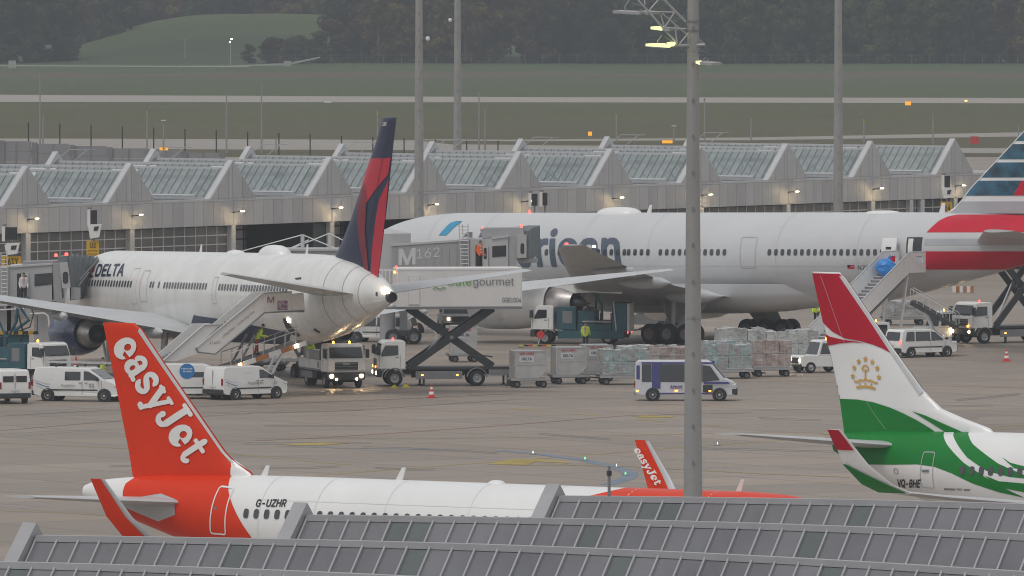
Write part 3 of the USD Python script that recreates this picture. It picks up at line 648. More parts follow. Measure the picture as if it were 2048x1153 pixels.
    def antenna(s, a, h=.5, w=.35, sweep=.25, mat_=None):
        z = float(s.ct(a)) - .03
        return MB().loft([[(-a, -.03, z), (-a - w, -.03, z), (-a - w, .03, z), (-a, .03, z)], [(-a - sweep, -.015, z + h), (-a - sweep - w * .55, -.015, z + h), (-a - sweep - w * .55, .015, z + h), (-a - sweep, .015, z + h)]], True, True).build('antenna', mat_ or M['jetwhite'], s.fus, False)
    def dome(s, a, l, h, mat_=None, w=.9):
        z = float(s.ct(a)); rings = []
        for u in np.linspace(-1, 1, 13):
            k = (1 - abs(u) ** 3.2) ** .6 + .003; th = np.linspace(0, math.pi, 11)
            rings.append(np.c_[np.full(11, -a - u * l / 2), w * k * np.cos(th), z - .14 + (h + .14) * k * np.sin(th)])
        return MB().loft(rings, False).build('antenna_dome', mat_ or M['jetwhite'], s.fus, 50)

# ---- long white jet with striped tail
th = math.radians(37.0); c_ = ground(1443, 683); nose = np.array([-math.cos(th), math.sin(th)])
AA = Jet('long_haul_jet', 'long white airliner with blue and red striped tail fin, broadside at the far pier', None, c_[:2] - nose * (62.9 - 31.8), 62.9, th, True, math.radians(.95), 31.8)
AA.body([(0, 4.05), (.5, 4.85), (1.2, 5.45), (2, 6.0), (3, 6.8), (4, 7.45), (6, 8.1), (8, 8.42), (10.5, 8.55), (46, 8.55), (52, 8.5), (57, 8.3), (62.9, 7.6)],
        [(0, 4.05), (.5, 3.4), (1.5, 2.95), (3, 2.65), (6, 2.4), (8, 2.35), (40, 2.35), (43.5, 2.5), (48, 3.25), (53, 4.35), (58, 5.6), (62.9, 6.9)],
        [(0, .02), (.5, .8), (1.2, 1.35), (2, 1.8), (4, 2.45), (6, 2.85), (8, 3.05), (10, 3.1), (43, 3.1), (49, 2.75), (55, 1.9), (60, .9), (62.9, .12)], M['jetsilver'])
R = lambda x0, x1, y: [(x0, y), (x1, y)]
for xa, xb, n in ((1093, 1249, 13), (1257.5, 1296, 4), (1321, 1359.5, 4), (1372, 1449, 7), (1539, 1764, 18)): AA.windows([(xa, 505), (xb, 505), n], 1, .30, .43)
AA.text('rican', 1, (1075, 531.5), (1244, 530), (1075, 463), M['aatitle'], True); AA.text('Ame', 1, (948, 532), (1066, 531.5), (948, 464), M['aatitle'], True)
z8 = lambda *p: [(x / 4.433 + 800, y / 4.433 + 400) for x, y in p]
AA.pxdecal(z8((345, 318), (400, 250), (450, 205), (500, 190), (555, 192), (525, 215), (490, 240), (440, 290), (410, 318)), 1, M['cyan'], 'emblem', 2)
zr = lambda *p: [(x / 2.746 + 1536, y / 2.746 + 400) for x, y in p]
AA.pxdecal(zr((870, 180), (900, 150), (945, 112), (990, 92), (1040, 82)) + [(2090, 429), (2250, 430), (2250, 466), (2048, 465)], 1, M['aared'], 'red_band', 1)
AA.pxdecal(zr((862, 215)) + [(2048, 477), (2260, 477), (2260, 491), (2048, 491)] + zr((856, 250)), 1, M['aasilver'], 'silver_band', 1)
AA.pxdecal(zr((848, 283)) + [(2048, 503), (2280, 503), (2280, 539), (2048, 539.5)] + zr((865, 383), (850, 340)), 1, M['aared'], 'red_band', 1)
AA.frame([(1483.5, 474), (1517, 474), (1512, 536.5), (1481.5, 536.5)], 1, M['wing'], .07)
AA.text('N751AN', 1, (1716, 540), (1762, 541), (1716, 531), M['ink'], False, 1)
AA.pxdecal([(1695, 530.5), (1709, 530.5), (1709, 538), (1695, 538)], 1, M['aared'], 'flag_patch', 1); AA.pxdecal([(1695, 530.5), (1701, 530.5), (1701, 534.5), (1695, 534.5)], 1, M['navy'], 'flag_patch', 2)
op = AA.pxdecal([(1815, 475), (1846, 475), (1844, 514), (1813.5, 514)], 1, M['dark'], 'door_opening', 2)
AA.pxdecal([(1818, 478), (1828, 478), (1826, 512), (1816.5, 512)], 1, M['lampw2'] if False else M['cream'], 'lit_galley_wall', 3, op)
l0, l1 = AA.side(2048, 260), AA.side(1930, 386)
sl = (l0[0] - l1[0]) / (l0[1] - l1[1])
le = [AA.side(x, y) for x, y in ((1893, 427.5), (1908, 419), (1925, 399), (1940, 378.5))]; le.append((le[-1][0] + sl * (18.3 - le[-1][1]), 18.3))
AA.fin(le, [(60.6, le[0][1]), (61.6, 10.0), (le[-1][0] + 3.3, 18.3)], M['jetwhite'], .10)
zt = lambda y, dx=0: AA.side(2048 + dx, y)[1]
for ya, yb in ((250, 282), (288.5, 318.5), (325, 355), (361.5, 391.4)):
    AA.findecal(sbox(40, zt(yb), 59.2, zt(ya)), 1, M['aablue'], 'blue_stripe')
    AA.findecal(Polygon([AA.side(2048 - (yb - 362) * .55, yb), AA.side(2300, yb), AA.side(2300, ya), AA.side(2048 - (ya - 362) * .55, ya)]), 1, M['aared'], 'red_stripe', 2)
AA.findecal(sbox(40, zt(428), 63, zt(403)), 1, M['aasilver'], 'silver_stripe')
for zt_, q in ((15.2, 0), (17.0, 0)): AA.findecal(sbox(40, zt_, 62, zt_ + 1.2), 1, M['aablue'], 'blue_stripe')
AA.findecal(Polygon([(p[0] - .3, p[1]) for p in le] + [(p[0] + .14, p[1]) for p in le[::-1]]), 1, M['jetwhite'], 'leading_edge', 3)
AW = AA.wing([(0, 20.0, 14.6, 2.85, .115), (3.0, 22.1, 12.6, 3.0, .115), (10.3, 27.3, 8.3, 3.95, .10), (20, 33.9, 5.2, 5.35, .09), (28.5, 39.7, 2.7, 6.75, .085), (30.46, 41.5, 1.7, 7.1, .07)], M['wingd'])
for sd in (1, -1):
    for y, l, q in ((7.2, 4.6, .55), (15.0, 4.0, .45), (20.8, 3.4, .38)):
        a = float(np.interp(y, [3, 10.3, 20, 28.5], [34.7, 35.6, 39.1, 42.4])); z = float(np.interp(y, [3, 10.3, 20, 28.5], [3.0, 3.95, 5.35, 6.75]))
        MB().lathe([(2.8, .02), (2.2, .6 * q), (.8, q), (-.6, .8 * q), (-l + 2.6, .02)], (-a, sd * y, z - .35), 'x', 12).build('flap_fairing', M['wingd'], AW[0 if sd > 0 else 1], 40)
    AA.engine(sd, 9.6, 19.0, 25.2, 27.0, 28.2, 2.75, 1.72, M['jetwhite2'], 28.5, 3.9)
    MB().hexa([(-33.4, sd * 3.6, 2.7), (-30.6, sd * 3.6, 2.7), (-30.6, sd * 3.66, 2.7), (-33.4, sd * 3.66, 2.7)], [(-33.0, sd * 5.4, 1.0), (-30.9, sd * 5.4, 1.0), (-30.9, sd * 5.46, 1.0), (-33.0, sd * 5.46, 1.0)]).build('gear_door', M['wing'], AA.prim, False)
    AA.gear(31.8, sd * 5.48, (-1.47, 0, 1.47), .67, 2.9)
AA.gear(5.9, 0, (0,), .55, 2.5)
for y in (30.2,):
    MB().lathe([(-.12, .02), (-.08, .09), (.08, .09), (.12, .02)], (-41.6, y, 7.15), 'x', 10).build('tip_light', M['lampr'], AW[0], 40)
    MB().lathe([(-.1, .02), (-.06, .08), (.06, .08), (.1, .02)], (-42.9, 29.0, 6.98), 'x', 10).build('strobe_light', M['lamphi'], AW[0], 40)
rings = []
for a, w, zz in ((17, 1.5, 2.35), (20, 3.0, 2.05), (24, 3.35, 1.85), (33, 3.35, 1.85), (37, 3.2, 2.0), (42, 1.8, 2.5)):
    tq = np.linspace(0, math.pi, 15); rings.append(np.c_[np.full(15, -a), w * np.cos(tq), 3.9 - (3.9 - zz) * np.sin(tq) ** .7])
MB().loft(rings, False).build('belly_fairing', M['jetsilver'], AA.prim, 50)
AA.wing([(0, 52.6, 7.2, 6.5, .10), (1.4, 53.4, 6.6, 6.65, .10), (10.75, 60.4, 2.4, 7.55, .09)], M['wing'], name='tailplane')
AA.dome(23.5, 3.6, .38); AA.dome(45.0, 3.0, .12, w=.7); AA.antenna(25.8, .55); AA.antenna(49.5, .65, .45)
MB().lathe([(-.05, .1), (.12, .08), (.2, .02)], (-16, 0, 8.55), 'z', 10).build('beacon', M['lampr'], AA.fus)

for a in (9.5, 14.0, 22.5, 28.0, 38.5, 45.0): AA.decal(sbox(a, 3.6, a + .035, 8.6), 1, M['seam2'], 'skin_joint')
AA.decal(sbox(9.5, 5.05, 50, 5.075), 1, M['seam2'], 'skin_joint')
# ---- white jet with dark blue and red tail, nose at the left
th = math.radians(70.2)
DL = Jet('wide_body_jet', 'white airliner with dark blue and red tail fin, seen from behind its tail', None, at(783, 590, 34.4)[:2], 60.2, th, True, math.radians(1.25), 46.0, .47)
DL.body([(0, 3.7), (.4, 4.4), (1, 5.0), (2, 5.7), (3, 6.3), (4.5, 6.95), (6, 7.3), (8, 7.48), (45, 7.5), (50, 7.42), (54, 7.1), (57.5, 6.35), (60.2, 5.42)],
        [(0, 3.7), (.4, 3.1), (1, 2.7), (2.5, 2.3), (5, 2.1), (7, 2.05), (40, 2.05), (44, 2.08), (48.4, 2.42), (53.9, 3.25), (57.6, 4.15), (60.2, 4.72)],
        [(0, .02), (.4, .6), (1, 1.1), (2, 1.6), (4, 2.2), (6, 2.45), (8, 2.515), (41, 2.515), (47, 2.4), (52, 1.9), (56, 1.25), (59.2, .55), (60.2, .34)], M['jetwhite2'])
for xa, ya, xb, yb, n in ((174, 566.0, 262, 568.5, 17), (301.5, 569.5, 306.6, 569.7, 2), (318, 570, 318, 570, 1), (329, 571.0, 412, 573, 16), (439, 574.5, 473, 575.5, 7), (482.5, 576, 573, 579, 17)): DL.windows([(xa, ya), (xb, yb), n], 1, .30, .42)
DL.text('DELTA', 1, (190, 553), (246, 552), (197, 530), M['navy'], True)
DL.pxdecal([(175, 554), (192, 528), (189, 543), (182, 546)], 1, M['dred'], 'emblem', 2); DL.pxdecal([(176, 556), (182, 548.5), (188.5, 554.5)], 1, M['dred2'], 'emblem', 2)
DL.pxdecal([(388, 630), (393.6, 632), (435, 638), (501, 650), (568, 663), (584, 667), (600, 690), (585, 720), (388, 720)], 1, M['navy'], 'blue_belly', 1)
for px in ([(290, 541), (303, 541), (296, 604), (281, 604)], [(430, 554), (438, 554), (434, 608), (425, 608)]): DL.frame(px, 1, M['wing'], .05)
DL.frame([(268, 538), (283, 536), (276, 608), (262, 608)], 1, M['wing'], .03, 'panel_line')
DL.pxdecal([(566, 637), (573, 637), (582, 652), (601, 670), (597, 674), (583, 668), (572, 655)], 1, M['dark'], 'hold_opening', 2)
DL.pxdecal([(573.5, 638), (579, 637), (581, 642), (577, 645)], 1, M['lamph'], 'hold_lamp', 3)
DL.pxdecal([(590, 557), (603, 555), (602, 559), (592, 560)], 1, M['dark'], 'vent_opening', 2)
for a in (53.0, 55.4, 57.2): DL.decal(sbox(a, 2, a + .05, 9), 1, M['mgrey'], 'panel_line', None, 1)
DL.pxdecal([(629, 656), (641, 663), (639, 667), (627, 660)], 1, M['dark'], 'drain_vent', 2)
DL.pxdecal([(752, 585), (756, 585), (756, 592), (752, 592)], 1, M['dark'], 'drain_vent', 2)
s_ = lambda *p: [DL.side(x, y) for x, y in p]
le = s_((664, 521), (672, 515), (690, 475), (705, 437), (722, 385), (740, 327), (755, 280), (766, 238)); te = s_((757, 556), (775, 408), (788, 280), (793, 238))
zb = min(p[1] for p in te); le = [(le[0][0] - 1.0, zb)] + le[1:]
DL.fin(le, te, M['navy'], .12)
# painted red shapes; photograph pixels
DL.findecal(Polygon(s_((741, 318), (783, 316), (778, 350), (757, 382), (742, 408), (735, 455), (731, 425), (728, 392))), 1, M['dred'], 'red_shape')
DL.findecal(Polygon(s_((729, 385), (739, 366), (744, 395), (739, 465), (742, 545), (735, 541), (729, 490), (726, 440))), 1, M['dred2'], 'red_shape', 2)
DL.findecal(Polygon(s_((779, 360), (772, 430), (762, 520), (757, 556), (745, 553), (749, 500), (757, 440), (764, 400))), 1, M['dred'], 'red_shape', 2)
DL.findecal(fit3(text_poly('185', True), DL.side(771, 252), DL.side(778, 252), DL.side(772, 245)), 1, M['white'], 'fin_number', 2)
DW = DL.wing([(0, 17.8, 14.6, 3.0, .115, 3.5), (2.5, 19.6, 12.4, 3.25, .115, 3.5), (7.9, 23.4, 8.8, 4.0, .10, 3.5), (16, 28.9, 5.3, 5.1, .09, 3), (23, 33.8, 2.6, 5.9, .085, 2.5), (25.9, 37.2, 1.1, 6.25, .08, 2)], M['wing'])
for sd in (1, -1):
    for y, l, q in ((5.2, 3.6, .36), (11.5, 3.0, .30), (17, 2.4, .24)):
        a = float(np.interp(y, [2.5, 7.9, 16, 23.8], [31.8, 32.0, 34.0, 36.5])); z = float(np.interp(y, [2.5, 7.9, 16, 23.8], [2.5, 3.45, 4.8, 5.7]))
        MB().lathe([(2.2, .02), (1.6, .6 * q), (.6, q), (-.4, .8 * q), (-l + 2.4, .02)], (-a, sd * y, z - .25), 'x', 12).build('flap_fairing', M['wing'], DW[0 if sd > 0 else 1], 40)
    DL.engine(sd, 7.9, 22.5, 27.0, 28.7, 29.5, 2.62, 1.38, M['engblue'], 26.0, 3.9)
    DL.gear(31.2, sd * 4.65, (-.7, .7), .58, 2.9)
DL.gear(5.9, 0, (0,), .45, 2.4)
DL.wing([(0, 49.4, 7.0, 5.15, .10), (1.2, 50.5, 6.2, 5.25, .10), (9.3, 56.8, 2.0, 6.5, .09)], M['wing'], name='tailplane')
DL.dome(31.5, 2.2, .16, w=.5); DL.dome(39.0, 4.0, .5, w=.75); DL.antenna(44.8, .6); DL.antenna(24.5, .5)
MB().lathe([(.05, .34), (-.32, .30), (-.36, .24), (-.1, .22), (-.08, .01)], (-60.2, 0, 5.07), 'x', 18).build('exhaust_ring', M['dark'], DL.prim)
MB().lathe([(-.1, .02), (-.06, .11), (.06, .11), (.1, .02)], (-60.0, .25, 5.55), 'x', 10).build('tail_light', M['lamphi'], DL.prim)

# ---- orange tailed jet in the foreground
th = math.radians(34.1)
EJ = Jet('orange_tail_jet', 'white airliner with orange tail fin bearing large slanted white lettering, bottom left', None, at(173, 978, 52.0)[:2], 37.57, th, False)
EJ.body([(0, 3.1), (.4, 3.7), (1, 4.2), (2, 4.85), (3, 5.4), (4.5, 5.95), (6, 6.15), (7.5, 6.2), (26, 6.2), (30, 6.18), (33, 6.1), (36, 5.9), (37.1, 5.75), (37.57, 5.6)],
        [(0, 3.1), (.4, 2.6), (1, 2.3), (3, 1.98), (5, 1.95), (24, 1.95), (27, 2.18), (30, 2.8), (34, 3.95), (37.57, 5.05)],
        [(0, .02), (.4, .5), (1, .9), (2, 1.3), (3.5, 1.72), (5, 1.92), (6, 1.98), (24, 1.98), (28, 1.8), (32, 1.25), (35, .75), (37.57, .27)], M['jetwhite'])
for sd in (-1, 1):
    f = EJ.on if sd < 0 else None
    rear = [EJ.on(x, y, -1) for x, y in ((270, 950), (267, 957.6), (251.5, 968), (245.6, 985), (247, 1003), (255, 1027), (262, 1045), (275, 1090), (400, 1180), (600, 1180), (560, 1150), (530, 1112), (506, 1079), (480, 1041), (465, 1009.7), (457, 982), (458, 964.6), (468, 947))]
    EJ.decal(Polygon(rear), sd, M['orange'], 'orange_rear', None, 1)
    front = [EJ.on(x, y, -1) for x, y in ((1060, 1035), (1120, 1006), (1190, 990), (1235, 980), (1275, 970))]
    EJ.decal(Polygon(front + [(front[-1][0] - .5, 6.6), (0, 6.6), (0, 1.5), (13.5, 1.5), (14, 3.2)]), sd, M['orange'], 'orange_front', None, 1)
EJ.text('G-UZHR', -1, (511, 1014), (571, 1014), (515, 1000), M['ink'], True)
EJ.windows([(492.5, 1027), (1080, 1045), 28], -1, .25, .36)
EJ.frame([(441, 972), (471, 975), (453, 1071), (421, 1068)], -1, M['jetwhite'], .06)
EJ.pxdecal([(246, 1000), (322.6, 988), (350, 998.6), (351, 1030), (317, 1043), (250, 1015)], -1, M['wing'], 'tailplane_plate', 2)
EJ.pxdecal([(429, 1015), (434, 1015), (434, 1020), (429, 1020)], -1, M['mgrey'], 'door_window', 2)
s_ = lambda *p: [EJ.side(x, y) for x, y in p]
te = s_((268, 957), (257, 900), (207, 651)); le = s_((528, 953), (500, 943), (472, 926), (451, 904), (347, 753), (324, 719), (284, 659), (272, 650))
te[0] = (te[0][0], te[0][1] - .25); le[0] = (le[0][0], te[0][1])
EJ.fin(le, te, M['orange'], .10)
for sd in (-1, 1):
    EJ.findecal(Polygon(s_((460, 906), (468, 930), (469, 948), (472, 968), (560, 968), (560, 935), (490, 905))), sd, M['jetwhite'], 'white_fillet')
    EJ.findecal(Polygon(s_((280, 650), (290, 660), (330, 719), (353, 753), (457, 904), (480, 926), (472, 932), (446, 904), (342, 755), (319, 722), (279, 664))), sd, M['wing'], 'leading_edge')
W = fat_word(); bx = W.bounds
def slanted(poly, p0, p1, q0):                        # baseline from p0 to p1, q0 = where the capitals' top stands over p0
    return fit3(poly, p0, p1, q0)
p0, p1, q0 = EJ.side(222, 694), EJ.side(378, 931), EJ.side(271, 661)
EJ.findecal(slanted(W, p0, p1, q0), -1, M['white'], 'lettering', 2)
EWs = [(0, 11.6, 7.2, 2.6, .13), (1.9, 12.5, 6.2, 2.75, .13), (6.4, 15.3, 3.8, 3.15, .115), (15.6, 20.3, 1.8, 4.05, .11), (16.7, 21.0, 1.5, 4.3, .10), (17.35, 21.6, 1.4, 4.75, .09), (17.75, 22.4, 1.15, 5.6, .08), (17.95, 23.5, .62, 6.95, .07)]
EW = EJ.wing(EWs, M['wing'], (1, -1), 'wing', 4, M['wing'])
for sd, w in ((1, EW[0]), (-1, EW[1])):              # orange faces of the two winglets
    for face in (1, -1):
        L_, T_ = [], []
        for (Y, a, ch, z, tc) in EWs[5:]:
            L_.append((-(a + .24 * ch), sd * (Y - face * (.035 + .042 * ch)), z + .02)); T_.append((-(a + ch + .01), sd * (Y - face * .03), z + .02))
        P = np.array([L_, T_]); MB().loft(P.transpose(1, 0, 2), False).build('orange_face', M['orange'], w, 30)
    if sd > 0:                                       # lettering on the far winglet, facing inboard
        lo, hi = EWs[5], EWs[7]
        bl = vec(-(hi[1] + .60), sd * (17.80), 6.62); br = vec(-(lo[1] + 1.12), sd * 17.30, 5.25); up = vec(.31, 0, .10)
        pv, pf = [], []
        for g in getattr(W, 'geoms', [W]):
            v, f = trimesh.creation.triangulate_polygon(g, engine='earcut'); pf.append(f + sum(map(len, pv))); pv.append(v)
        v = np.vstack(pv); q = bl + (v[:, :1] / bx[2]) * (br - bl) + v[:, 1:] * up + np.array([0, -.07, 0])
        MB().add(q, np.vstack(pf)).build('lettering', M['white'], w, False)
EJ.wing([(0, 31.7, 4.1, 5.1, .10), (.9, 32.2, 3.7, 5.1, .10), (6.22, 35.4, 1.5, 5.45, .09)], M['wing'], name='tailplane')
for sd in (1, -1):
    EJ.engine(sd, 5.75, 10.5, 13.9, 15.2, 15.9, 1.75, 1.12, M['orange'], 15.8, 3.0); EJ.gear(17.7, sd * 3.8, (0,), .58, 2.4)
EJ.gear(5.1, 0, (0,), .4, 2.2)
EJ.antenna(29.05, .42, .28, -.12); EJ.antenna(22.8, .5, .3, -.16); EJ.antenna(7.6, .5, .25, -.14, M['cream']); EJ.dome(18.5, .8, .12, w=.3)
MB().lathe([(0, .25), (-.03, .2), (.25, .17), (.28, .01)], (-37.57, 0, 5.35), 'x', 16).build('exhaust_ring', M['dark'], EJ.prim)

for a in (8.5, 12.0, 15.2, 18.6, 22.4, 25.6, 28.2): EJ.decal(sbox(a, 2.6, a + .03, 6.25), -1, M['seam'], 'skin_joint')
EJ.decal(sbox(8, 5.35, 28.5, 5.37), -1, M['seam'], 'skin_joint')
hinge = lambda J, f, w: Polygon([(float(J.le(z) + f * (J.te(z) - J.le(z))), z) for z in np.linspace(J.zr[0] + .5, J.zr[1] - .1, 12)] + [(float(J.le(z) + f * (J.te(z) - J.le(z))) + w, z) for z in np.linspace(J.zr[1] - .1, J.zr[0] + .5, 12)])
# ---- green, white and red tailed jet at the right edge
th = math.radians(37.0)
SO = Jet('green_tail_jet', 'white airliner with red, white and green tail fin and green swooshes, at the right edge', None, at(1671, 900, 46.9)[:2], 38.0, th, False)
SO.body([(0, 2.9), (.4, 3.5), (1, 4.0), (2, 4.7), (3, 5.25), (4.5, 5.65), (6, 5.8), (25, 5.8), (31, 5.8), (35, 5.72), (38, 5.5)],
        [(0, 2.9), (.5, 2.3), (1.5, 1.9), (3.5, 1.72), (5, 1.7), (24, 1.7), (27, 1.8), (30, 2.15), (33, 2.75), (35, 3.35), (36.8, 4.2), (38, 4.75)],
        [(0, .02), (.4, .5), (1, .85), (2, 1.25), (4, 1.7), (6, 1.88), (24, 1.88), (29, 1.72), (33, 1.3), (36, .78), (38, .27)], M['jetwhite'])
zq = lambda *p: [(x / 2.883 + 1536, y / 2.883 + 753) for x, y in p]
SO.pxdecal(zq((372, 370), (410, 300), (1012, 300), (1012, 340), (1030, 390), (1070, 440), (1130, 500), (1220, 560), (1330, 630), (1480, 700), (1330, 668), (1180, 618), (1060, 560), (960, 522), (860, 508), (700, 510), (560, 508), (440, 500), (400, 470), (380, 430)), -1, M['tgreen'], 'green_swoosh', 1)
SO.pxdecal(zq((1075, 320), (1160, 320), (1158, 345), (1180, 390), (1240, 440), (1330, 505), (1480, 570), (1480, 590), (1390, 580), (1260, 545), (1150, 470), (1085, 380)), -1, M['tgreen'], 'green_swoosh', 1)
SO.pxdecal(zq((1348, 466), (1400, 500), (1480, 520), (1700, 560), (1700, 580), (1560, 560), (1420, 530)), -1, M['tgreen'], 'green_swoosh', 1)
SO.pxdecal(zq((1250, 572), (1330, 605), (1476, 618), (1700, 640), (1700, 670), (1476, 668), (1330, 640)), -1, M['tgreen'], 'green_swoosh', 1)
for x in (1123, 1177, 1231, 1285, 1343, 1398, 1453, 1508):
    a, z = SO.on(x / 2.883 + 1536, 543 / 2.883 + 753 + (x - 1123) * .008, -1); SO.window(a, z, -1, .27, .38)
SO.text('VQ-BHE', -1, (1796, 974), (1840, 975), (1795, 959), M['ink'], True)
SO.text('BOEING 737-800', -1, (1889, 980), (1940, 982), (1889, 976.5), M['ink'], True)
SO.frame(zq((900, 435), (968, 437), (962, 648), (884, 640)), -1, M['wing'], .035)
SO.pxdecal(zq((885, 540), (930, 538), (930, 553), (892, 552)), -1, M['mgrey'], 'door_handle', 3)
SO.frame(zq((725, 528), (735, 528), (790, 560), (728, 565)), -1, M['mgrey'], .03, 'panel_line')
s_ = lambda *p: [SO.side(x, y) for x, y in p]
te = s_((1691, 870), (1680, 800), (1625, 548)); le = s_((2012, 870), (1980, 857), (1930, 838), (1886, 819), (1862, 797), (1845, 778), (1791, 704), (1691, 557), (1681, 548))
te[0] = (te[0][0], te[0][1] - .2); le[0] = (le[0][0], te[0][1])
SO.fin(le, te, M['jetwhite'], .10)
zk = lambda *p: s_(*[(x / 2.746 + 1536, y / 2.746 + 400) for x, y in p])
for sd in (-1, 1):
    SO.findecal(Polygon(zk((235, 395), (420, 395), (700, 850), (640, 815), (590, 795), (520, 775), (430, 760), (360, 725), (320, 690), (298, 668))), sd, M['tred'], 'red_top')
    SO.findecal(Polygon(zk((312, 735), (345, 752), (420, 768), (500, 778), (545, 788), (480, 782), (400, 788), (326, 802))), sd, M['tred'], 'red_swoosh')
    SO.findecal(Polygon(s_(*zq((412, 130), (520, 133), (620, 148), (720, 178), (800, 212), (880, 252), (960, 300), (1020, 345), (1000, 350), (440, 350)))), sd, M['tgreen'], 'green_base')
    SO.findecal(Polygon(s_(*zq((850, 198), (930, 225), (1030, 270), (1110, 305), (1165, 332), (1165, 345), (1085, 345), (1030, 310), (960, 265)))), sd, M['tgreen'], 'green_swoosh')
    SO.findecal(Polygon(zk((398, 420), (430, 420), (705, 835), (860, 1050), (845, 1075), (690, 850), (560, 655))), sd, M['wing'], 'leading_edge', 2)
em = [star(*p, .24) for p in ()]
for x, y in ((549, 874), (511, 888), (588, 890), (484, 922), (616, 924), (476, 969), (626, 974)):
    a, z = zk((x, y))[0]; em.append(star(a, z, .15))
zz = lambda *p: LineString(zk(*p))
em += [zz((500, 1030), (525, 1026), (550, 1025), (575, 1028), (602, 1036)).buffer(.05), zz((486, 996), (497, 1000), (508, 996), (520, 988), (535, 994), (547, 985), (549, 975), (551, 985), (563, 994), (578, 990), (592, 998), (604, 1004), (616, 1004)).buffer(.038),
       zz((549, 980), (549, 940)).buffer(.032), Point(zk((549, 931))[0]).buffer(.20).difference(Point(zk((549, 931))[0]).buffer(.14)).difference(sbox(0, 0, 60, zk((549, 936))[0][1])), zz((537, 935), (562, 936)).buffer(.03)]
em += [star(*zk((x, y))[0], .08) for x, y in ((516, 1012), (548, 1009), (582, 1013))]
SO.findecal(shapely.union_all(em), -1, M['gold'], 'emblem', 2)
SWs = [(0, 12.6, 7.9, 2.3, .13), (1.9, 13.8, 6.6, 2.45, .13), (5.6, 16.3, 4.2, 2.9, .115), (15.2, 21.6, 1.9, 3.95, .11), (16.6, 22.5, 1.6, 4.15, .10), (17.1, 23.1, 1.5, 4.5, .09), (17.5, 24.0, 1.25, 5.3, .08), (17.9, 25.1, .62, 6.7, .07)]
SW = SO.wing(SWs, M['wing'], (1, -1), 'wing', 4, M['jetwhite'])
for sd, w in ((1, SW[0]), (-1, SW[1])):
    for nm, mt, i0, i1, f0, f1 in (('green_face', M['tgreen'], 4, 6, 0, 1), ('red_face', M['tred'], 6, 7, .42, 1)):
        L_, T_ = [], []; sec = np.array(SWs)
        for u in np.linspace(i0 + f0, i1, 5):
            Y, a, ch, z, tc = [float(np.interp(u, range(8), sec[:, k])) for k in range(5)]
            q = max(0, min(1, (u - 5))) if nm == 'green_face' else 0
            L_.append((-(a + (.1 + .75 * q) * ch), sd * (Y + .03 + .05 * ch), z - .02)); T_.append((-(a + ch + .01), sd * (Y + .04), z - .02))
        MB().loft(np.array([L_, T_]).transpose(1, 0, 2), False).build(nm, mt, w, 30)
SO.wing([(0, 33.9, 4.2, 5.1, .10), (.9, 34.4, 3.7, 5.15, .10), (7.15, 37.8, 1.4, 5.75, .09)], M['wing'], name='tailplane')
for sd in (1, -1):
    SO.engine(sd, 4.83, 10.6, 14.6, 15.7, 16.4, 1.55, .98, M['jetwhite'], 16.4, 2.6); SO.gear(17.2, sd * 2.86, (0,), .56, 2.2)
SO.gear(4.0, 0, (0,), .35, 2.0)
MB().lathe([(0, .24), (-.03, .2), (.25, .17), (.28, .01)], (-38.0, 0, 5.17), 'x', 16).build('exhaust_ring', M['dark'], SO.prim)

SO.findecal(hinge(SO, .70, .012), -1, M['seam'], 'rudder_gap', 3); DL.findecal(hinge(DL, .68, .05), 1, M['ink'], 'rudder_gap', 3)
# ------------------------------------------------------------------ masts
def mast(px, ytop, ybase, s, w0, w1, label, name='lamp_mast', zt=None):
    p = at(px, 0, s); o = thing(name, label, 'mast', (p[0], p[1], 0), 0)
    zt = zt or (H - (ytop - YH) / s)
    def rad(z): return np.interp(z, [0, zt], [w1 / 2, w0 / 2])
    zz = np.linspace(0, zt, 9); MB().tube(np.c_[0 * zz, 0 * zz, zz], rad(zz), 16).build('pole', M['mast'], o, 40)
    for z in np.arange(6, zt, 8.5): MB().tube([(0, 0, z), (0, 0, z + .08)], rad(z) + .012, 16).build('joint_ring', M['mast'], o, 40)
    for z in np.arange(3, zt, 1.15): MB().box(-.03, .03, -rad(z) - .05, -rad(z) + .02, z, z + .1).build('climbing_step', M['mgrey'], o, False)
    return o, rad
m1, r1 = mast(838, -160, 0, 28.2, .42, .78, 'grey lamp mast just right of the blue tail fin, a white camera on it')
m2, r2 = mast(915, -120, 0, 24.6, .44, .78, 'grey lamp mast beyond the far pier roofs, second from the left')
m3, r3 = mast(1676.5, -140, 0, 27.3, .45, .82, 'grey lamp mast behind the long white jet, towards the right')
def mast_camera(o, z, x, side):
    c = MB().tube([(x, 0, z), (x + side * .22, 0, z + .02)], .03, 6).build('camera_arm', M['mgrey'], o)
    MB().lathe([(-.16, .02), (-.12, .12), (.0, .16), (.12, .12), (.16, .02)], (x + side * .32, -.05, z - .02), 'z', 12).build('camera_housing', M['white'], c, 40)
mast_camera(m1, H - (77 - YH) / 28.2, .3, 1); mast_camera(m2, H - (40 - YH) / 24.6, -.28, -1)
m4, r4 = mast(1386, -400, 0, 63.0, .25, .74, 'tall grey floodlight mast in the foreground with a lattice arm of lamps', zt=30.5)
sx = lambda x: (x - 1386) / 63.0
sz = lambda y: H - (y - YH) / 63.0
tr = MB()
B = {}
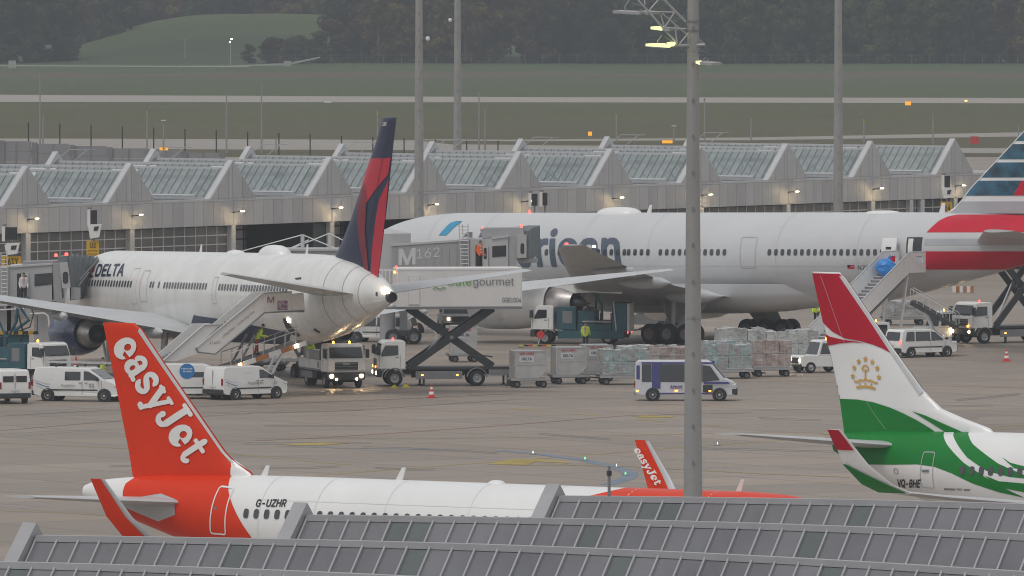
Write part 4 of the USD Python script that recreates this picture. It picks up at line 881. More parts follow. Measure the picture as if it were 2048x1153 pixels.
for k, dy in enumerate((-.35, .35)):
    tr.tube([(sx(1322), dy, sz(-6)), (sx(1371), dy * .5, sz(44))], .04, 7).tube([(sx(1270), dy, sz(-6)), (sx(1354), dy, sz(87))], .032, 7)
    for a, b in (((1296, 24), (1322, -6)), ((1296, 24), (1349, 25)), ((1329, 56), (1349, 25)), ((1329, 56), (1320, 25)), ((1354, 87), (1350, 52)), ((1329, 56), (1372, 58)), ((1359, 88), (1377, 66)), ((1324, 27), (1372, 68)), ((1290, 10), (1288, -6))):
        tr.tube([(sx(a[0]), dy, sz(a[1])), (sx(b[0]), dy * .8, sz(b[1]))], .022, 6)
for x, y in ((1296, 24), (1329, 56), (1354, 87), (1349, 25)): tr.tube([(sx(x), -.35, sz(y)), (sx(x), .35, sz(y))], .022, 6)
tr.tube([(sx(1344), -.2, sz(92)), (sx(1378), -.1, sz(91)), (sx(1410), -.1, sz(90))], .05, 8)
tr.tube([(sx(1389), 0, sz(72)), (sx(1403), 0, sz(87))], .02, 6).tube([(sx(1389), .1, sz(70)), (sx(1407), .1, sz(86))], .02, 6)
tr.build('lattice_arm', M['steel'], m4, 40)
for z in (43, 62): MB().tube([(0, 0, sz(z) - .03), (0, 0, sz(z) + .03)], .20, 14).build('clamp_ring', M['mgrey'], m4, 40)
def flood(xa, xb, ya, yb, dep, lit, arm):
    z = (sz(ya) + sz(yb)) / 2; f = MB().hexa([(sx(xa), -dep, z - .02), (sx(xb) - .35, -dep - .25, z - .07), (sx(xb), dep, z - .05), (sx(xa) + .3, dep, z)], [(sx(xa), -dep, z + .06), (sx(xb) - .35, -dep - .25, z + .01), (sx(xb), dep, z + .03), (sx(xa) + .3, dep, z + .08)]).build('floodlight', M['steel'], m4, False)
    if lit:
        a = sx(xa) + .02; MB().hexa([(a, -dep - .012, z - .0), (a + lit, -dep - .02 - .25 * lit / max(sx(xb) - .35 - sx(xa), .1), z - .05), (a + lit + .1, dep - .1, z + .0), (a + .2, dep - .1, z + .0)], [(a, -dep - .012, z + .075), (a + lit, -dep - .02 - .25 * lit / max(sx(xb) - .35 - sx(xa), .1), z + .04), (a + lit + .1, dep - .1, z + .09), (a + .2, dep - .1, z + .09)]).build('lit_panel', M['flood'], f, False)
    for q in arm: MB().tube([(sx(x), -dep * .3, sz(y)) for x, y in q], .02, 6).build('bracket', M['mgrey'] if len(q) > 3 else M['steel'], f)
flood(1225, 1300, 22, 29, .22, 0, [[(1251, 26), (1250, 13), (1258, 2)], [(1274, 27), (1284, 19), (1284, 12), (1264, 8)]])
flood(1276, 1318, 23, 28, .15, 0, [[(1294, 34), (1295, 28)]])
flood(1300, 1360, 55, 62, .2, .36, [[(1352, 62), (1352, 52)]])
flood(1290, 1348, 88, 97, .22, .75, [[(1315, 92), (1315, 82), (1324, 70)], [(1340, 96), (1347, 93), (1347, 84), (1330, 74)]])
flood(1332, 1352, 87, 92, .2, .2, [])
flood(1390, 1444, 123, 131, .16, .12, [[(1393, 124), (1392, 114), (1400, 103), (1405, 100), (1406, 94)], [(1403, 123), (1412, 116), (1415, 108), (1410, 104), (1404, 103)], [(1416, 122), (1416, 118)]])

# ------------------------------------------------------------------ noise wall and its posts behind the pier
secs = [(-60, 0, 279), (0, 65, 283), (72, 141, 288), (148, 216, 292.5), (222, 294, 297), (300, 365, 301), (373, 441, 306)]
nw = thing('noise_wall', 'stepped grey panel wall behind the far pier roofs at the left', 'wall', (0, F / 22.1, 0))
for xa, xb, y in secs:
    X0, X1, zt = (xa - 1024) / 22.1, (xb - 1024) / 22.1, H - (y - YH) / 22.1
    MB().box(X1 - .05, X1 + .42, -.25, .25, 0, zt - .1).build('post', M['mgrey'], nw, False)
    xm = (X0 + X1) / 2
    for a, b in ((X0, xm - .08), (xm + .08, X1 - .1)):
        for z0, z1 in ((zt - .88, zt), (zt - 1.85, zt - .93), (0, zt - 1.9)): MB().box(a, b, -.1, .1, z0, z1).build('wall_panel', M['bridged'], nw, False)
    MB().box(xm - .08, xm + .08, -.13, .13, 0, zt - .02).build('post', M['mgrey'], nw, False)
s0 = 21.0
proto = None
for k in range(-1, 16):
    x = 57 + 62.6 * k; zt = H - (np.interp(k, [0, 14], [246, 283]) - YH) / s0
    lb = f'{ORD[k + 1]} thin dark fence post from the left beyond the far pier roofs'
    p = ((x - 1024) / s0, F / s0, 0)
    o = thing('fence_post', lb, 'post', p, 0, 'row of dark fence posts beyond the far pier'); MB().box(-.06, .06, -.06, .06, 0, zt).build('pole', M['dark'], o, False); MB().box(-.08, .08, -.08, .08, zt, zt + .03).build('cap', M['dark'], o, False)

# ------------------------------------------------------------------ small poles, signs and lights on the airfield
def pole(x, yt, yb, kind, label, w=.12):
    g = ground(x, yb); s = F / g[1]; h = H - (yt - YH) / s
    o = thing('airfield_pole', label, 'pole', g, 0); MB().tube([(0, 0, 0), (0, 0, h)], [w, w * .6], 7).build('pole', M['mast'], o)
    if kind == 'tip': MB().tube([(0, 0, h), (0, 0, h + .25)], w * .9, 7).build('lamp_head', M['mgrey'], o)
    if kind == 'flat': MB().box(-.32, .32, -.2, .2, h, h + .1).build('lamp_head', M['white'], o)
    if kind == 'lit': MB().tube([(0, 0, h - .6), (0, 0, h)], w * .9, 7).build('lit_sleeve', M['poleyel'], o); MB().tube([(0, 0, h), (0, 0, h + .15)], w * 1.2, 7).build('lamp_head', M['mgrey'], o)
    if kind == 'double':
        MB().lathe([(0, .02), (.1, .22), (.25, .22), (.3, .02)], (.25, 0, h - .1), 'z', 8).build('lamp_head', M['lampw2'], o); MB().lathe([(0, .02), (.1, .18), (.25, .18), (.3, .02)], (-.15, 0, h - .8), 'z', 8).build('lamp_head', M['lampw2'], o)
for a in ((80, 146, 303, 'tip', 'tall thin lamp pole far left beyond the taxiway'), (86, 227, 303, 'tip', 'short thin pole beside the tall lamp pole far left'), (294, 221, 310, 'lit', 'thin yellow topped pole left of the blue tail fin'), (327, 242, 310, 'flat', 'thin pole with a flat white head near the lit orange sign'),
          (453, 185, 306, 'tip', 'tall thin pole above the third roof gable from left'), (523, 163, 306, 'tip', 'tallest thin pole left of the blue tail fin'), (552, 277, 306, 'tip', 'short pole by the taxiway left of the blue tail fin'), (755, 222, 304, 'lit', 'thin yellow topped pole just left of the blue fin tip'), (958, 183, 302, 'tip', 'thin pole right of the second lamp mast'), (970, 214, 302, 'tip', 'shorter thin pole right of the second lamp mast'),
          (1233, 227, 285, 'lit', 'thin yellow topped pole in the field beyond the pier centre'), (1348, 253, 285, 'flat', 'short pole with flat white head left of the floodlight mast'), (1409, 201, 284, 'tip', 'thin pole just right of the floodlight mast'), (1502, 234, 282, 'tip', 'thin pole in the grass right of the floodlight mast'), (1728, 238, 286, 'lit', 'thin yellow topped pole right of the third lamp mast'), (1866, 223, 290, 'tip', 'thin dark pole beyond the right end of the pier'),
          (2037, 248, 282, 'tip', 'thin pole beside the striped tail fin'), (461, 79, 132, 'double', 'pole with two bright lamps before the grass mound'), (45, 68, 118, 'none', 'bare pole before the forest at far left'), (69, 70, 118, 'none', 'bare pole with a small white box at far left'), (370, 79, 126, 'none', 'thin bare pole before the grass mound')): pole(*a)
def sign(x0, x1, y0, y1, yb, m, label, frame=True):
    g = ground((x0 + x1) / 2, yb); s = F / g[1]; w = (x1 - x0) / s; z0, z1 = H - (y1 - YH) / s, H - (y0 - YH) / s
    o = thing('airfield_sign', label, 'sign', g, 0); MB().box(-w / 2, w / 2, -.15, .15, max(z0, .05), z1).build('board', m, o, False)
    MB().box(-w / 2 - .05, w / 2 + .05, -.1, .16, z1, z1 + .06).build('frame', M['mgrey'], o, False)
    for q in (-w / 3, w / 3): MB().box(q - .05, q + .05, -.04, .04, 0, max(z0, .1)).build('leg', M['mgrey'], o, False)
    return o, w, z0, z1
for a in ((319, 336, 295, 301, 303, M['signo'], 'small lit orange sign beyond the second roof gable'), (1176, 1184, 264, 272, 273, M['signo'], 'lit orange sign in the grass beyond the pier centre'), (1324, 1345, 281, 287, 288, M['signo'], 'wide lit orange sign left of the floodlight mast'), (1810, 1822, 203, 211, 212, M['signo'], 'orange sign at the runway edge towards the right'),
          (1941, 1957, 274, 288, 289, M['conered'], 'red square sign in the grass by the striped fin'), (648, 663, 201.5, 206, 207, M['white'], 'small white board at the runway edge left of centre')): sign(*a)
o, w, z0, z1 = sign(17, 32, 122, 137, 138, M['conc'], 'square grey utility box in the field at far left')
g = ground(1932, 207); o = thing('runway_light', 'small bright runway edge light towards the right', 'light', g); MB().tube([(0, 0, 0), (0, 0, .3)], .08, 6).build('stem', M['mgrey'], o); MB().lathe([(.3, .02), (.35, .2), (.5, .2), (.55, .02)], (0, 0, 0), 'z', 8).build('lens', M['lampo'], o)

# ------------------------------------------------------------------ mound, ramp, perimeter fence
gx = np.linspace(-150, 20, 70); gy = np.linspace(2290, 2560, 28); XX, YY = np.meshgrid(gx, gy)
prof = PchipInterpolator([-150, -112, -98, -90, -82, -75, -66, -45, -33, -10, 20], [0, .2, 3.6, 6.5, 8.6, 9.6, 10.1, 9.9, 8.0, 4.5, 1.0])(XX)
dep = PchipInterpolator([2290, 2320, 2380, 2440, 2500, 2560], [0, .04, .55, 1, .9, .55])(YY)
ZZ = prof * dep + .35 * (meshkit.fbm(np.stack([XX * .12, YY * .06, 0 * XX], -1), 3) - .5) * dep - .3 + .3 * (dep > .02)
f = []
for i in range(len(gy) - 1):
    for j in range(len(gx) - 1): q = i * len(gx) + j; f.append([q, q + 1, q + len(gx) + 1, q + len(gx)])
MND = field_mat('mound_grass', [(2250, (.062, .085, .042)), (2360, (.052, .072, .040)), (2420, (.072, .095, .042)), (2600, (.076, .098, .044))], .22)
tag(MB().add(np.stack([XX, YY, ZZ], -1).reshape(-1, 3), f).build('hill', MND, None, True), 'low grass mound before the forest at the left', None, None, 'structure')
rp = thing('ramp_wall', 'pale concrete ramp and culvert wall at the foot of the mound', 'wall', ground(575, 133))
u = F / ground(575, 133)[1]
P = [((x - 575) / u, 0, (133 - y) / u) for x, y in ((465, 132), (575, 127), (640, 114), (640, 116.5), (575, 131), (465, 133))]
MB().prism(Polygon([(p[0], max(p[2], 0)) for p in P]).buffer(.02), 0, 1.5).build('ramp_edge', M['conc'], rp, False); MB().box(-.8, .8, -.3, .6, 0, 1.15).build('culvert_head', M['conc'], rp, False)
pf = thing('perimeter_fence', 'long thin wire fence along the foot of the forest', 'fence', (0, 2297, 0))
wm = MB()
for k in range(70):
    x = -132 + k * 3.85
    if x < -48 and not (-62 < x): continue
    MB().box(x - .035, x + .035, -.035, .035, 0, 2.3).build('post', M['mgrey'], pf, False)
for z in (.2, .8, 1.4, 2.0, 2.25): wm.bar((-62, 0, z), (138, 0, z), .02)
wm.build('wires', M['mgrey'], pf, False)

# ------------------------------------------------------------------ forest
def leafmat(name, cols):
    return usdkit.material(stage, f'/World/Looks/{name}', {
        'o': ('object_info', {}), 'tc': ('texture_coordinate', {}), 'n': ('noise_texture', {'scale': .32, 'detail': 4.0}), 'a': ('math', {'math_type': 'multiply_add', 'value2': .4, 'value3': -.35}), 'b': ('math', {'math_type': 'multiply_add', 'value2': 1.3}),
        'r': ('rgb_ramp', {'ramp': cols}), 'd': ('diffuse_bsdf', {}), 't': ('translucent_bsdf', {}), 'm': ('mix_closure', {'fac': .3})},
        [('tc.object', 'n.vector'), ('n.fac', 'b.value1'), ('o.random', 'a.value1'), ('a.value', 'b.value3'), ('b.value', 'r.fac'), ('r.color', 'd.color'), ('r.color', 't.color'), ('d.BSDF', 'm.closure1'), ('t.BSDF', 'm.closure2')], surface='m.closure')
LEAF = [leafmat('leaves_green', [(.1, (.018, .034, .016)), (.5, (.054, .082, .034)), (.9, (.125, .150, .058))]), leafmat('leaves_dark', [(.1, (.013, .026, .016)), (.5, (.036, .058, .034)), (.9, (.080, .105, .052))]),
        leafmat('leaves_autumn', [(.1, (.06, .06, .02)), (.5, (.13, .105, .038)), (.9, (.20, .145, .05))]), leafmat('leaves_bronze', [(.1, (.04, .04, .022)), (.5, (.09, .068, .042)), (.9, (.145, .10, .055))])]
def tree(seed, h, w, base, n, leaf, label, loc, rot):
    r = np.random.default_rng(seed)
    o = thing('forest_tree', label, 'tree', loc, rot, GROUP[leaf])
    tk = MB().tube([(0, 0, 0), (.1, .05, h * .3), (-.1, .1, h * .6), (0, 0, h * .9)], [.38, .3, .2, .05], 8)
    lumps = []
    for k in range(15):
        z = h * (base + (1 - base) * (k + .5) / 15); rr = w / 2 * math.sin(math.pi * min(1, (.18 + .82 * (k + .5) / 15)) ** .9) ** .75; a = r.uniform(0, 6.28); q = r.uniform(.35, .85) * rr
        c = np.array([q * math.cos(a), q * math.sin(a), z]); lumps.append((c, r.uniform(.36, .6) * w / 2)); tk.tube([(0, 0, z * .62), (c[0] * .6, c[1] * .6, z * .9), c], [.12, .07, .03], 5)
    tk.build('trunk', M['bark'], o)
    m = MB(); per = n // len(lumps); V = []
    for c, rad in lumps:
        d = r.normal(size=(per, 3)); d /= np.linalg.norm(d, axis=1, keepdims=True); p = c + d * rad * r.uniform(.55, 1.05, (per, 1)) * [1, 1, .85]
        nn = d + r.normal(size=(per, 3)) * .5; nn /= np.linalg.norm(nn, axis=1, keepdims=True); u = np.cross(nn, r.normal(size=(per, 3))); u /= np.linalg.norm(u, axis=1, keepdims=True); v = np.cross(nn, u)
        sz_ = r.uniform(.28, .62, (per, 1)); V.append(np.stack([p - u * sz_ - v * sz_ * .5, p + u * sz_ - v * sz_ * .6, p + u * sz_ * .6 + v * sz_ * .7, p - u * sz_ * .7 + v * sz_ * .6], 1))
    V = np.vstack(V).reshape(-1, 3); m.add(V, np.arange(len(V)).reshape(-1, 4)); m.build('crown', LEAF[leaf], o, False)
    return o
M['bark'] = mat('bark', (.07, .06, .05), .9, .2, 3)
GROUP = ['mid green trees of the forest', 'dark green trees of the forest', 'yellowing trees of the forest', 'bronze trees of the forest']
LB = ['mid green broadleaf tree in the forest edge across the airfield', 'dark green dense tree in the forest edge across the airfield', 'yellowing autumn tree in the forest edge across the airfield', 'bronze brown tree in the forest edge across the airfield']
r_ = np.random.default_rng(11); spots = []
def row(x0, x1, D, step, jit=2.0, hs=(1, 1.25)):
    x = x0
    while x < x1: spots.append((x + r_.uniform(-jit, jit), D + r_.uniform(-4, 4), r_.uniform(*hs))); x += step * r_.uniform(.8, 1.2)
row(-28, 128, 2312, 6.4, hs=(.72, 1.05)); row(-26, 128, 2322, 6.6); row(-30, 132, 2336, 7, hs=(1.05, 1.3)); row(-34, 134, 2352, 8, hs=(1.15, 1.4))
row(-59, -44, 2308, 5.6, hs=(.24, .36)); row(-52, -42, 2322, 5.5, hs=(.28, .40)); row(-44, -30, 2312, 5, hs=(.36, .50)); row(-40, -28, 2324, 5.5, hs=(.55, .7))
row(-134, -104, 2322, 6.2, hs=(.9, 1.1)); row(-140, -96, 2336, 6.5, hs=(1.1, 1.3)); row(-142, 10, 2585, 7.2, hs=(1.1, 1.5)); row(-146, 14, 2605, 8, hs=(1.3, 1.6)); row(-150, 20, 2640, 7.5, hs=(1.3, 1.7)); row(-140, -88, 2420, 7, hs=(1.0, 1.3)); row(-140, -100, 2480, 7, hs=(1.1, 1.4))
spots.sort(key=lambda p: p[1])
pro = {}
def place(x, D):
    q = 1024 + F * x / D
    if D > 2560: return 'on the skyline behind the mound'
    if D > 2400: return 'beyond the left end of the mound'
    if q < 200: return 'left of the grass mound'
    if q < 760: return 'right of the grass mound'
    w = 'left of the lamp masts' if q < 830 else 'between the two lamp masts' if q < 915 else 'left of the floodlight arm' if q < 1220 else 'behind the floodlight arm' if q < 1390 else 'left of the third lamp mast' if q < 1676 else 'right of the third lamp mast'
    return ('at forest edge ' if D < 2330 else 'deeper in the forest ') + w
KIND = ('mid green broadleaf tree', 'dark green dense tree', 'yellowing autumn tree', 'bronze brown tree')
for i, (x, D, sc) in enumerate(sorted(spots, key=lambda p: abs(p[2] - 1))):
    u = meshkit.noise(np.array([x * .045, D * .02, 3.0])) + r_.uniform(-.26, .26); leaf = 0 if u < .40 else 1 if u < .60 else 3 if u < .78 else 2
    key = (leaf, i % 2); lb = f'{KIND[leaf]} {place(x, D)}'; gp = f'{KIND[leaf]}s {place(x, D)}'; wd = 1.75 if sc < .72 else 1.0
    if key not in pro:
        pro[key] = tree(20 + leaf * 2 + i % 2, 16.5, (9.0, 9.5, 8.0, 8.0)[leaf], (.06, .03, .10, .08)[leaf], 2300, leaf, lb, (x, D, 0), r_.uniform(0, 6.28)); tag(pro[key], None, None, gp)
    else: dup(pro[key], (x, D, -.2 if D < 2400 else 1.5), r_.uniform(0, 6.28), lb, gp, (sc * wd * r_.uniform(.9, 1.15), sc * wd * r_.uniform(.9, 1.15), sc))
# ------------------------------------------------------------------ the damp air of the day
hz = usdkit.material(stage, '/World/Looks/haze', {'v': ('principled_volume', {'color': (.78, .83, .88), 'density': HAZE, 'anisotropy': 0.0})}, [], volume='v.volume')
tag(MB().box(-700, 700, -60, 2900, -1.2, 34).build('haze', hz, None, False), None, None, None, 'stuff')
# ------------------------------------------------------------------ vehicles: x forward, y left, z up, origin on the ground below the middle
import mapbox_earcut
def ear(pts):
    p = np.asarray(pts, float); return mapbox_earcut.triangulate_float64(p, np.array([len(p)], np.uint32)).reshape(-1, 3)
def hull_shell(prof, W, zb=1.0, tum=.09, bev=.05, front=0.0):
    """side profile [(x, z)...] swept across W, leaning in above zb, its side edges rounded; front: plan taper of the nose"""
    p = np.array(prof, float); c = p.mean(0); m = MB(); rings = []
    x1 = p[:, 0].max()
    for sgn, k, w in ((-1, bev, 1.0), (-1, 0, 1 - bev * 1.3 / (W / 2)), (1, 0, 1 - bev * 1.3 / (W / 2)), (1, bev, 1.0)):
        d = p - c; q = c + d * (1 - k * 1.0 / np.maximum(np.linalg.norm(d, axis=1, keepdims=True), .3))
        y = sgn * W / 2 * w * (1 - tum * np.maximum(0, p[:, 1] - zb)) * (1 - front * np.clip((p[:, 0] - (x1 - .9)) / .9, 0, 1) ** 2)
        rings.append(np.c_[q[:, 0], y, q[:, 1]])
    m.loft(rings, True, False); t = ear(p)
    m.add(rings[0], t); m.add(rings[-1], t[:, ::-1]); return m
def sidepatch(poly, W, sd, out=.012, zb=1.0, tum=.09):
    p = np.array(poly, float); y = sd * (W / 2 * (1 - tum * np.maximum(0, p[:, 1] - zb)) + out)
    t = ear(p); return MB().add(np.c_[p[:, 0], y, p[:, 1]], t if sd < 0 else t[:, ::-1])
def crosspanel(x0, z0, x1, z1, w0, w1, out=.012):
    """a pane across the vehicle from (x0, z0) up to (x1, z1), half widths w0, w1, standing off its surface"""
    d = np.array([x1 - x0, z1 - z0]); n = np.array([d[1], -d[0]]) / np.linalg.norm(d) * out
    if n[0] * np.sign(x0) < 0: n = -n
    return MB().quad((x0 + n[0], -w0, z0 + n[1]), (x0 + n[0], w0, z0 + n[1]), (x1 + n[0], w1, z1 + n[1]), (x1 + n[0], -w1, z1 + n[1]))
def rbox(x0, x1, y0, y1, z0, z1, r=.04):
    h = trimesh.creation.box((1, 1, 1)); pts = [(a, b, c) for a in (x0 + r, x1 - r) for b in (y0, y1) for c in (z0 + r, z1 - r)] + [(a, b, c) for a in (x0, x1) for b in (y0 + r, y1 - r) for c in (z0 + r, z1 - r)] + [(a, b, c) for a in (x0 + r, x1 - r) for b in (y0 + r, y1 - r) for c in (z0, z1)]
    return MB().mesh(trimesh.convex.convex_hull(np.array(pts)))
def put_text(o, txt, x, y, z, h, m, side, width=None, bold=True, name='lettering'):
    """lettering standing on a vehicle's side (side -1 or 1, reads from outside) ; x = where it starts"""
    p = text_poly(txt, bold); x0, _, x1, _ = p.bounds; k = width / (x1 - x0) if width else h; mb = MB()
    for g in getattr(p, 'geoms', [p]):
        v, f = trimesh.creation.triangulate_polygon(g, engine='earcut'); sx_ = 1 if side < 0 else -1
        mb.add(np.c_[x + sx_ * (v[:, 0] - x0) * k, np.full(len(v), y), z + v[:, 1] * h], f if side < 0 else f[:, ::-1])
    return mb.build(name, m, o, False)
def lamp(o, x, y, z, r, m, sx, name='headlight', ry=None):
    return MB().lathe([(0, .9 * r), (sx * .03, .75 * r), (sx * .05, .02)], (x, y, z), 'x', 12).build(name, m, o, 40)
def van(name, label, cat, px, ang, L, Hh, W, kind, group=None, r=.33, decor=None, lit=None):
    g = ground(*px); o = thing(name, label, cat, g, math.radians(ang), group); x0, x1 = -L / 2, L / 2; zc = .30
    if kind == 'van':
        prof = [(x0 + .05, zc + .1), (x0, .75), (x0 + .03, Hh - .55), (x0 + .14, Hh - .08), (x0 + .35, Hh), (x1 - 2.15, Hh), (x1 - 1.85, Hh - .10), (x1 - .95, 1.28), (x1 - .28, 1.02), (x1 - .05, .80), (x1, .5), (x1 - .04, zc + .04), (x1 - .3, zc), (x0 + .3, zc)]
        ws = ((x1 - .98, 1.27), (x1 - 1.82, Hh - .15)); A = ((x1 - 2.2, 1.22), (x1 - 1.22, 1.22), (x1 - 1.36, 1.42), (x1 - 1.92, Hh - .22), (x1 - 2.2, Hh - .2))
    elif kind == 'sprinter':
        prof = [(x0 + .03, zc + .1), (x0, .75), (x0 + .03, Hh - .6), (x0 + .12, Hh - .06), (x0 + .3, Hh), (x1 - 2.35, Hh), (x1 - 1.9, Hh - .16), (x1 - .98, 1.36), (x1 - .25, 1.12), (x1 - .04, .85), (x1, .5), (x1 - .04, zc + .04), (x1 - .3, zc), (x0 + .3, zc)]
        ws = ((x1 - 1.0, 1.36), (x1 - 1.85, Hh - .28)); A = ((x1 - 2.25, 1.28), (x1 - 1.25, 1.28), (x1 - 1.4, 1.5), (x1 - 1.95, Hh - .45), (x1 - 2.25, Hh - .42))
    else:                                            # people carrier
        prof = [(x0 + .05, zc + .1), (x0, .75), (x0 + .06, 1.1), (x0 + .22, Hh - .12), (x0 + .42, Hh - .01), (x1 - 2.3, Hh), (x1 - 1.9, Hh - .08), (x1 - 1.05, 1.12), (x1 - .25, .92), (x1 - .04, .72), (x1, .48), (x1 - .04, zc + .04), (x1 - .3, zc), (x0 + .3, zc)]
        ws = ((x1 - 1.08, 1.12), (x1 - 1.86, Hh - .12)); A = ((x1 - 2.25, 1.06), (x1 - 1.25, 1.06), (x1 - 1.38, 1.2), (x1 - 1.9, Hh - .2), (x1 - 2.25, Hh - .16))
    zb = 1.0; tum = .085
    wm_ = M['jetwhite2'] if kind == 'sprinter' else M['white']
    b = hull_shell(prof, W, zb, tum, .06, .12).build('body', wm_, o, 28)
    hw = W / 2 * (1 - tum * (ws[1][1] - zb))
    crosspanel(*ws[0], *ws[1], W / 2 * .90, hw * .90, .045).build('windscreen', M['wglass'], o, False)
    for sd in (-1, 1):
        sidepatch(A, W, sd, .012, zb, tum).build('side_window', M['wglass'], o, False)
        zlo, zhi = A[0][1], Hh - (.16 if kind == 'car' else .24 if kind == 'van' else .45)
        wins = {'car': [(x0 + .42, x0 + 1.15), (x0 + 1.25, x1 - 2.35)], 'van': [(x1 - 3.35, x1 - 2.4)] if decor and 'win' in decor else [], 'sprinter': [(x1 - 3.5, x1 - 2.4)]}[kind]
        for a, c in wins: sidepatch([(a, zlo), (c, zlo), (c, zhi), (a + (.14 if a < x0 + .6 and kind == 'car' else 0), zhi)], W, sd, .012, zb, tum).build('side_window', M['wglass'], o, False)
        sidepatch([(x0 + .95, .62), (x1 - 1.35, .62), (x1 - 1.35, .70), (x0 + .95, .70)], W, sd, .014, zb, tum).build('rub_strip', M['dark'], o, False)
        for d in (x1 - 2.3, x1 - 1.12): sidepatch([(d, .4), (d + .02, .4), (d + .02, 1.2), (d, 1.2)], W, sd, .006, zb, tum).build('door_gap', M['mgrey'], o, False)
        for d in (x1 - 2.15, x1 - 2.5): sidepatch([(d, 1.05), (d + .2, 1.05), (d + .2, 1.09), (d, 1.09)], W, sd, .02, zb, tum).build('door_handle', M['dark'], o, False)
        rbox(x1 - 1.42, x1 - 1.28, sd * (W / 2 + .02) if sd > 0 else sd * (W / 2 + .2), sd * (W / 2 + .2) if sd > 0 else sd * (W / 2 + .02), 1.18, 1.42).build('mirror', M['dark'] if kind != 'car' else M['white'], o, False)
        for wx in (x0 + (.95 if kind != 'car' else .85), x1 - .95):
            MB().lathe([(sd * (W / 2 - .14), r * 1.22), (sd * (W / 2 + .008), r * 1.22), (sd * (W / 2 + .008), .02)], (wx, 0, r), 'y', 18).build('wheel_arch', M['dark'], b, 40)
            wheel(wx, sd * (W / 2 - .07), r, .22, sd, M['black'], M['rimw'], o)
        hl = rbox(x1 - .42, x1 - .06, sd * W / 2 * .62 if sd > 0 else sd * W / 2 * .93, sd * W / 2 * .93 if sd > 0 else sd * W / 2 * .62, .80, .98, .05)
        hl.build('headlight', M['lamph'] if lit == 'front' else M['lgrey'], o, False)
        tl = rbox(x0 - .02, x0 + .06, sd * W / 2 * .84 if sd > 0 else sd * W / 2 * .97, sd * W / 2 * .97 if sd > 0 else sd * W / 2 * .84, .85, 1.25 if kind != 'car' else 1.1, .02)
        tl.build('tail_lamp', M['lampr'] if lit == 'rear' else M['tailred'], o, False)
    rbox(x0 - .05, x0 + .12, -W / 2 * .98, W / 2 * .98, .34, .62).build('rear_bumper', M['dark'], o, False)
    rbox(x1 - .14, x1 + .03, -W / 2 * .86, W / 2 * .86, .34, .60).build('front_bumper', M['dark'], o, False)
    crosspanel(x1 - .035, .62, x1 - .09, .82, W / 2 * .55, W / 2 * .55, .02).build('grille', M['dark'], o, False)
    if kind == 'car': crosspanel(x0 + .06, 1.08, x0 + .22, Hh - .18, W / 2 * .8, W / 2 * .72, .02).build('rear_window', M['wglass'], o, False)
    elif decor and 'rearwin' in decor:
        for sd in (-1, 1): MB().box(x0 - .012 + .02, x0 + .04, *(sorted((sd * .08, sd * .72))), 1.25, Hh - .35).build('rear_window', M['wglass'], o, False)
    MB().box(x0 - .018 if kind != 'car' else x0 - .005, x0 + .02, -.26, .26, .72, .84).build('number_plate', M['lgrey'], o, False)
    if kind != 'car': MB().box(x0 - .006, x0 + .03, -.012, .012, .65, Hh - .2).build('door_gap', M['mgrey'], o, False)
    return o, L, W
def swoosh(o, x, W, sd, zb=1.0, tum=.085):
    for k in range(3):
        pts = [(x + .08 * k + u * (1.0 - .16 * k), 1.12 - .16 * k + .12 * math.sin(u * 2.6 + 2.2)) for u in np.linspace(0, 1, 9)]
        pl = LineString(pts).buffer(.018, cap_style='flat'); sidepatch(list(pl.exterior.coords)[:-1], W, sd, .016, zb, tum).build('swoosh', M['blue'] if k == 1 else M['lgrey'], o, False)
o, L, W = van('service_van', 'white service van with a long ladder on its roof, left of the orange tail fin', 'van', (163, 802), -17, 5.34, 1.95, 1.98, 'van', None, .34, ('win',))
swoosh(o, -L / 2 + .12, W, -1); put_text(o, 'Flughafen', -.9, -W / 2 - .018, .86, .13, M['mgrey'], -1, None, False); put_text(o, '21', .8, -W / 2 - .018, .84, .2, M['mgrey'], -1)
ld = thing('roof_ladder', 'long aluminium ladder lying on the roof bars of the white van', 'ladder', ground(163, 802) + np.array([0, 0, 2.02]), math.radians(-17))
for y in (-.35, .35): MB().bar((-2.0, y, .22), (2.6, y, .16), .07, .1).build('rail', M['alu'], ld, False)
for x in np.arange(-1.8, 2.5, .36): MB().bar((x, -.35, .2), (x, .35, .2), .05).build('rung', M['alu'], ld, False)
for x in (-1.3, 0, 1.3):
    MB().bar((x, -.75, .12), (x, .75, .12), .06).build('roof_bar', M['mgrey'], ld, False)
    for y in (-.7, .7): MB().box(x - .05, x + .05, y - .04, y + .04, -.05, .12).build('foot', M['dark'], ld, False)
o, L, W = van('service_van', 'white van cut by the left picture edge, showing its rear doors', 'van', (2, 805), 112, 4.9, 1.95, 1.95, 'van', None, .33, ('rearwin',))
o, L, W = van('delivery_van', 'white high roof van with a round blue sticker, right of the orange tail fin', 'van', (387, 797), 4, 5.9, 2.02, 2.5, 'sprinter', None, .35)
st = Point(-.42, 1.62).buffer(.44, 24); sidepatch(list(st.exterior.coords)[:-1], W, -1, .016, 1.0, .085).build('round_sticker', M['blue'], o, False)
for k, t in enumerate(('Follow me', 'to nice', 'places')): put_text(o, t, -.74 + .07 * k, -W / 2 * (1 - .085 * .7) - .03, 1.72 - .15 * k, .09, M['white'], -1, .62 - .1 * k)
o, L, W = van('service_van', 'white panel van seen from its rear corner, beside the round sticker van', 'van', (492, 798), 40, 4.95, 1.92, 1.90, 'van', None, .33)
swoosh(o, -L / 2 + .15, W, -1); put_text(o, 'Flughafen', -.6, -W / 2 - .018, .88, .15, M['mgrey'], -1, 1.1, False); put_text(o, '28', 1.3, -W / 2 - .018, .86, .16, M['mgrey'], -1, None, False)
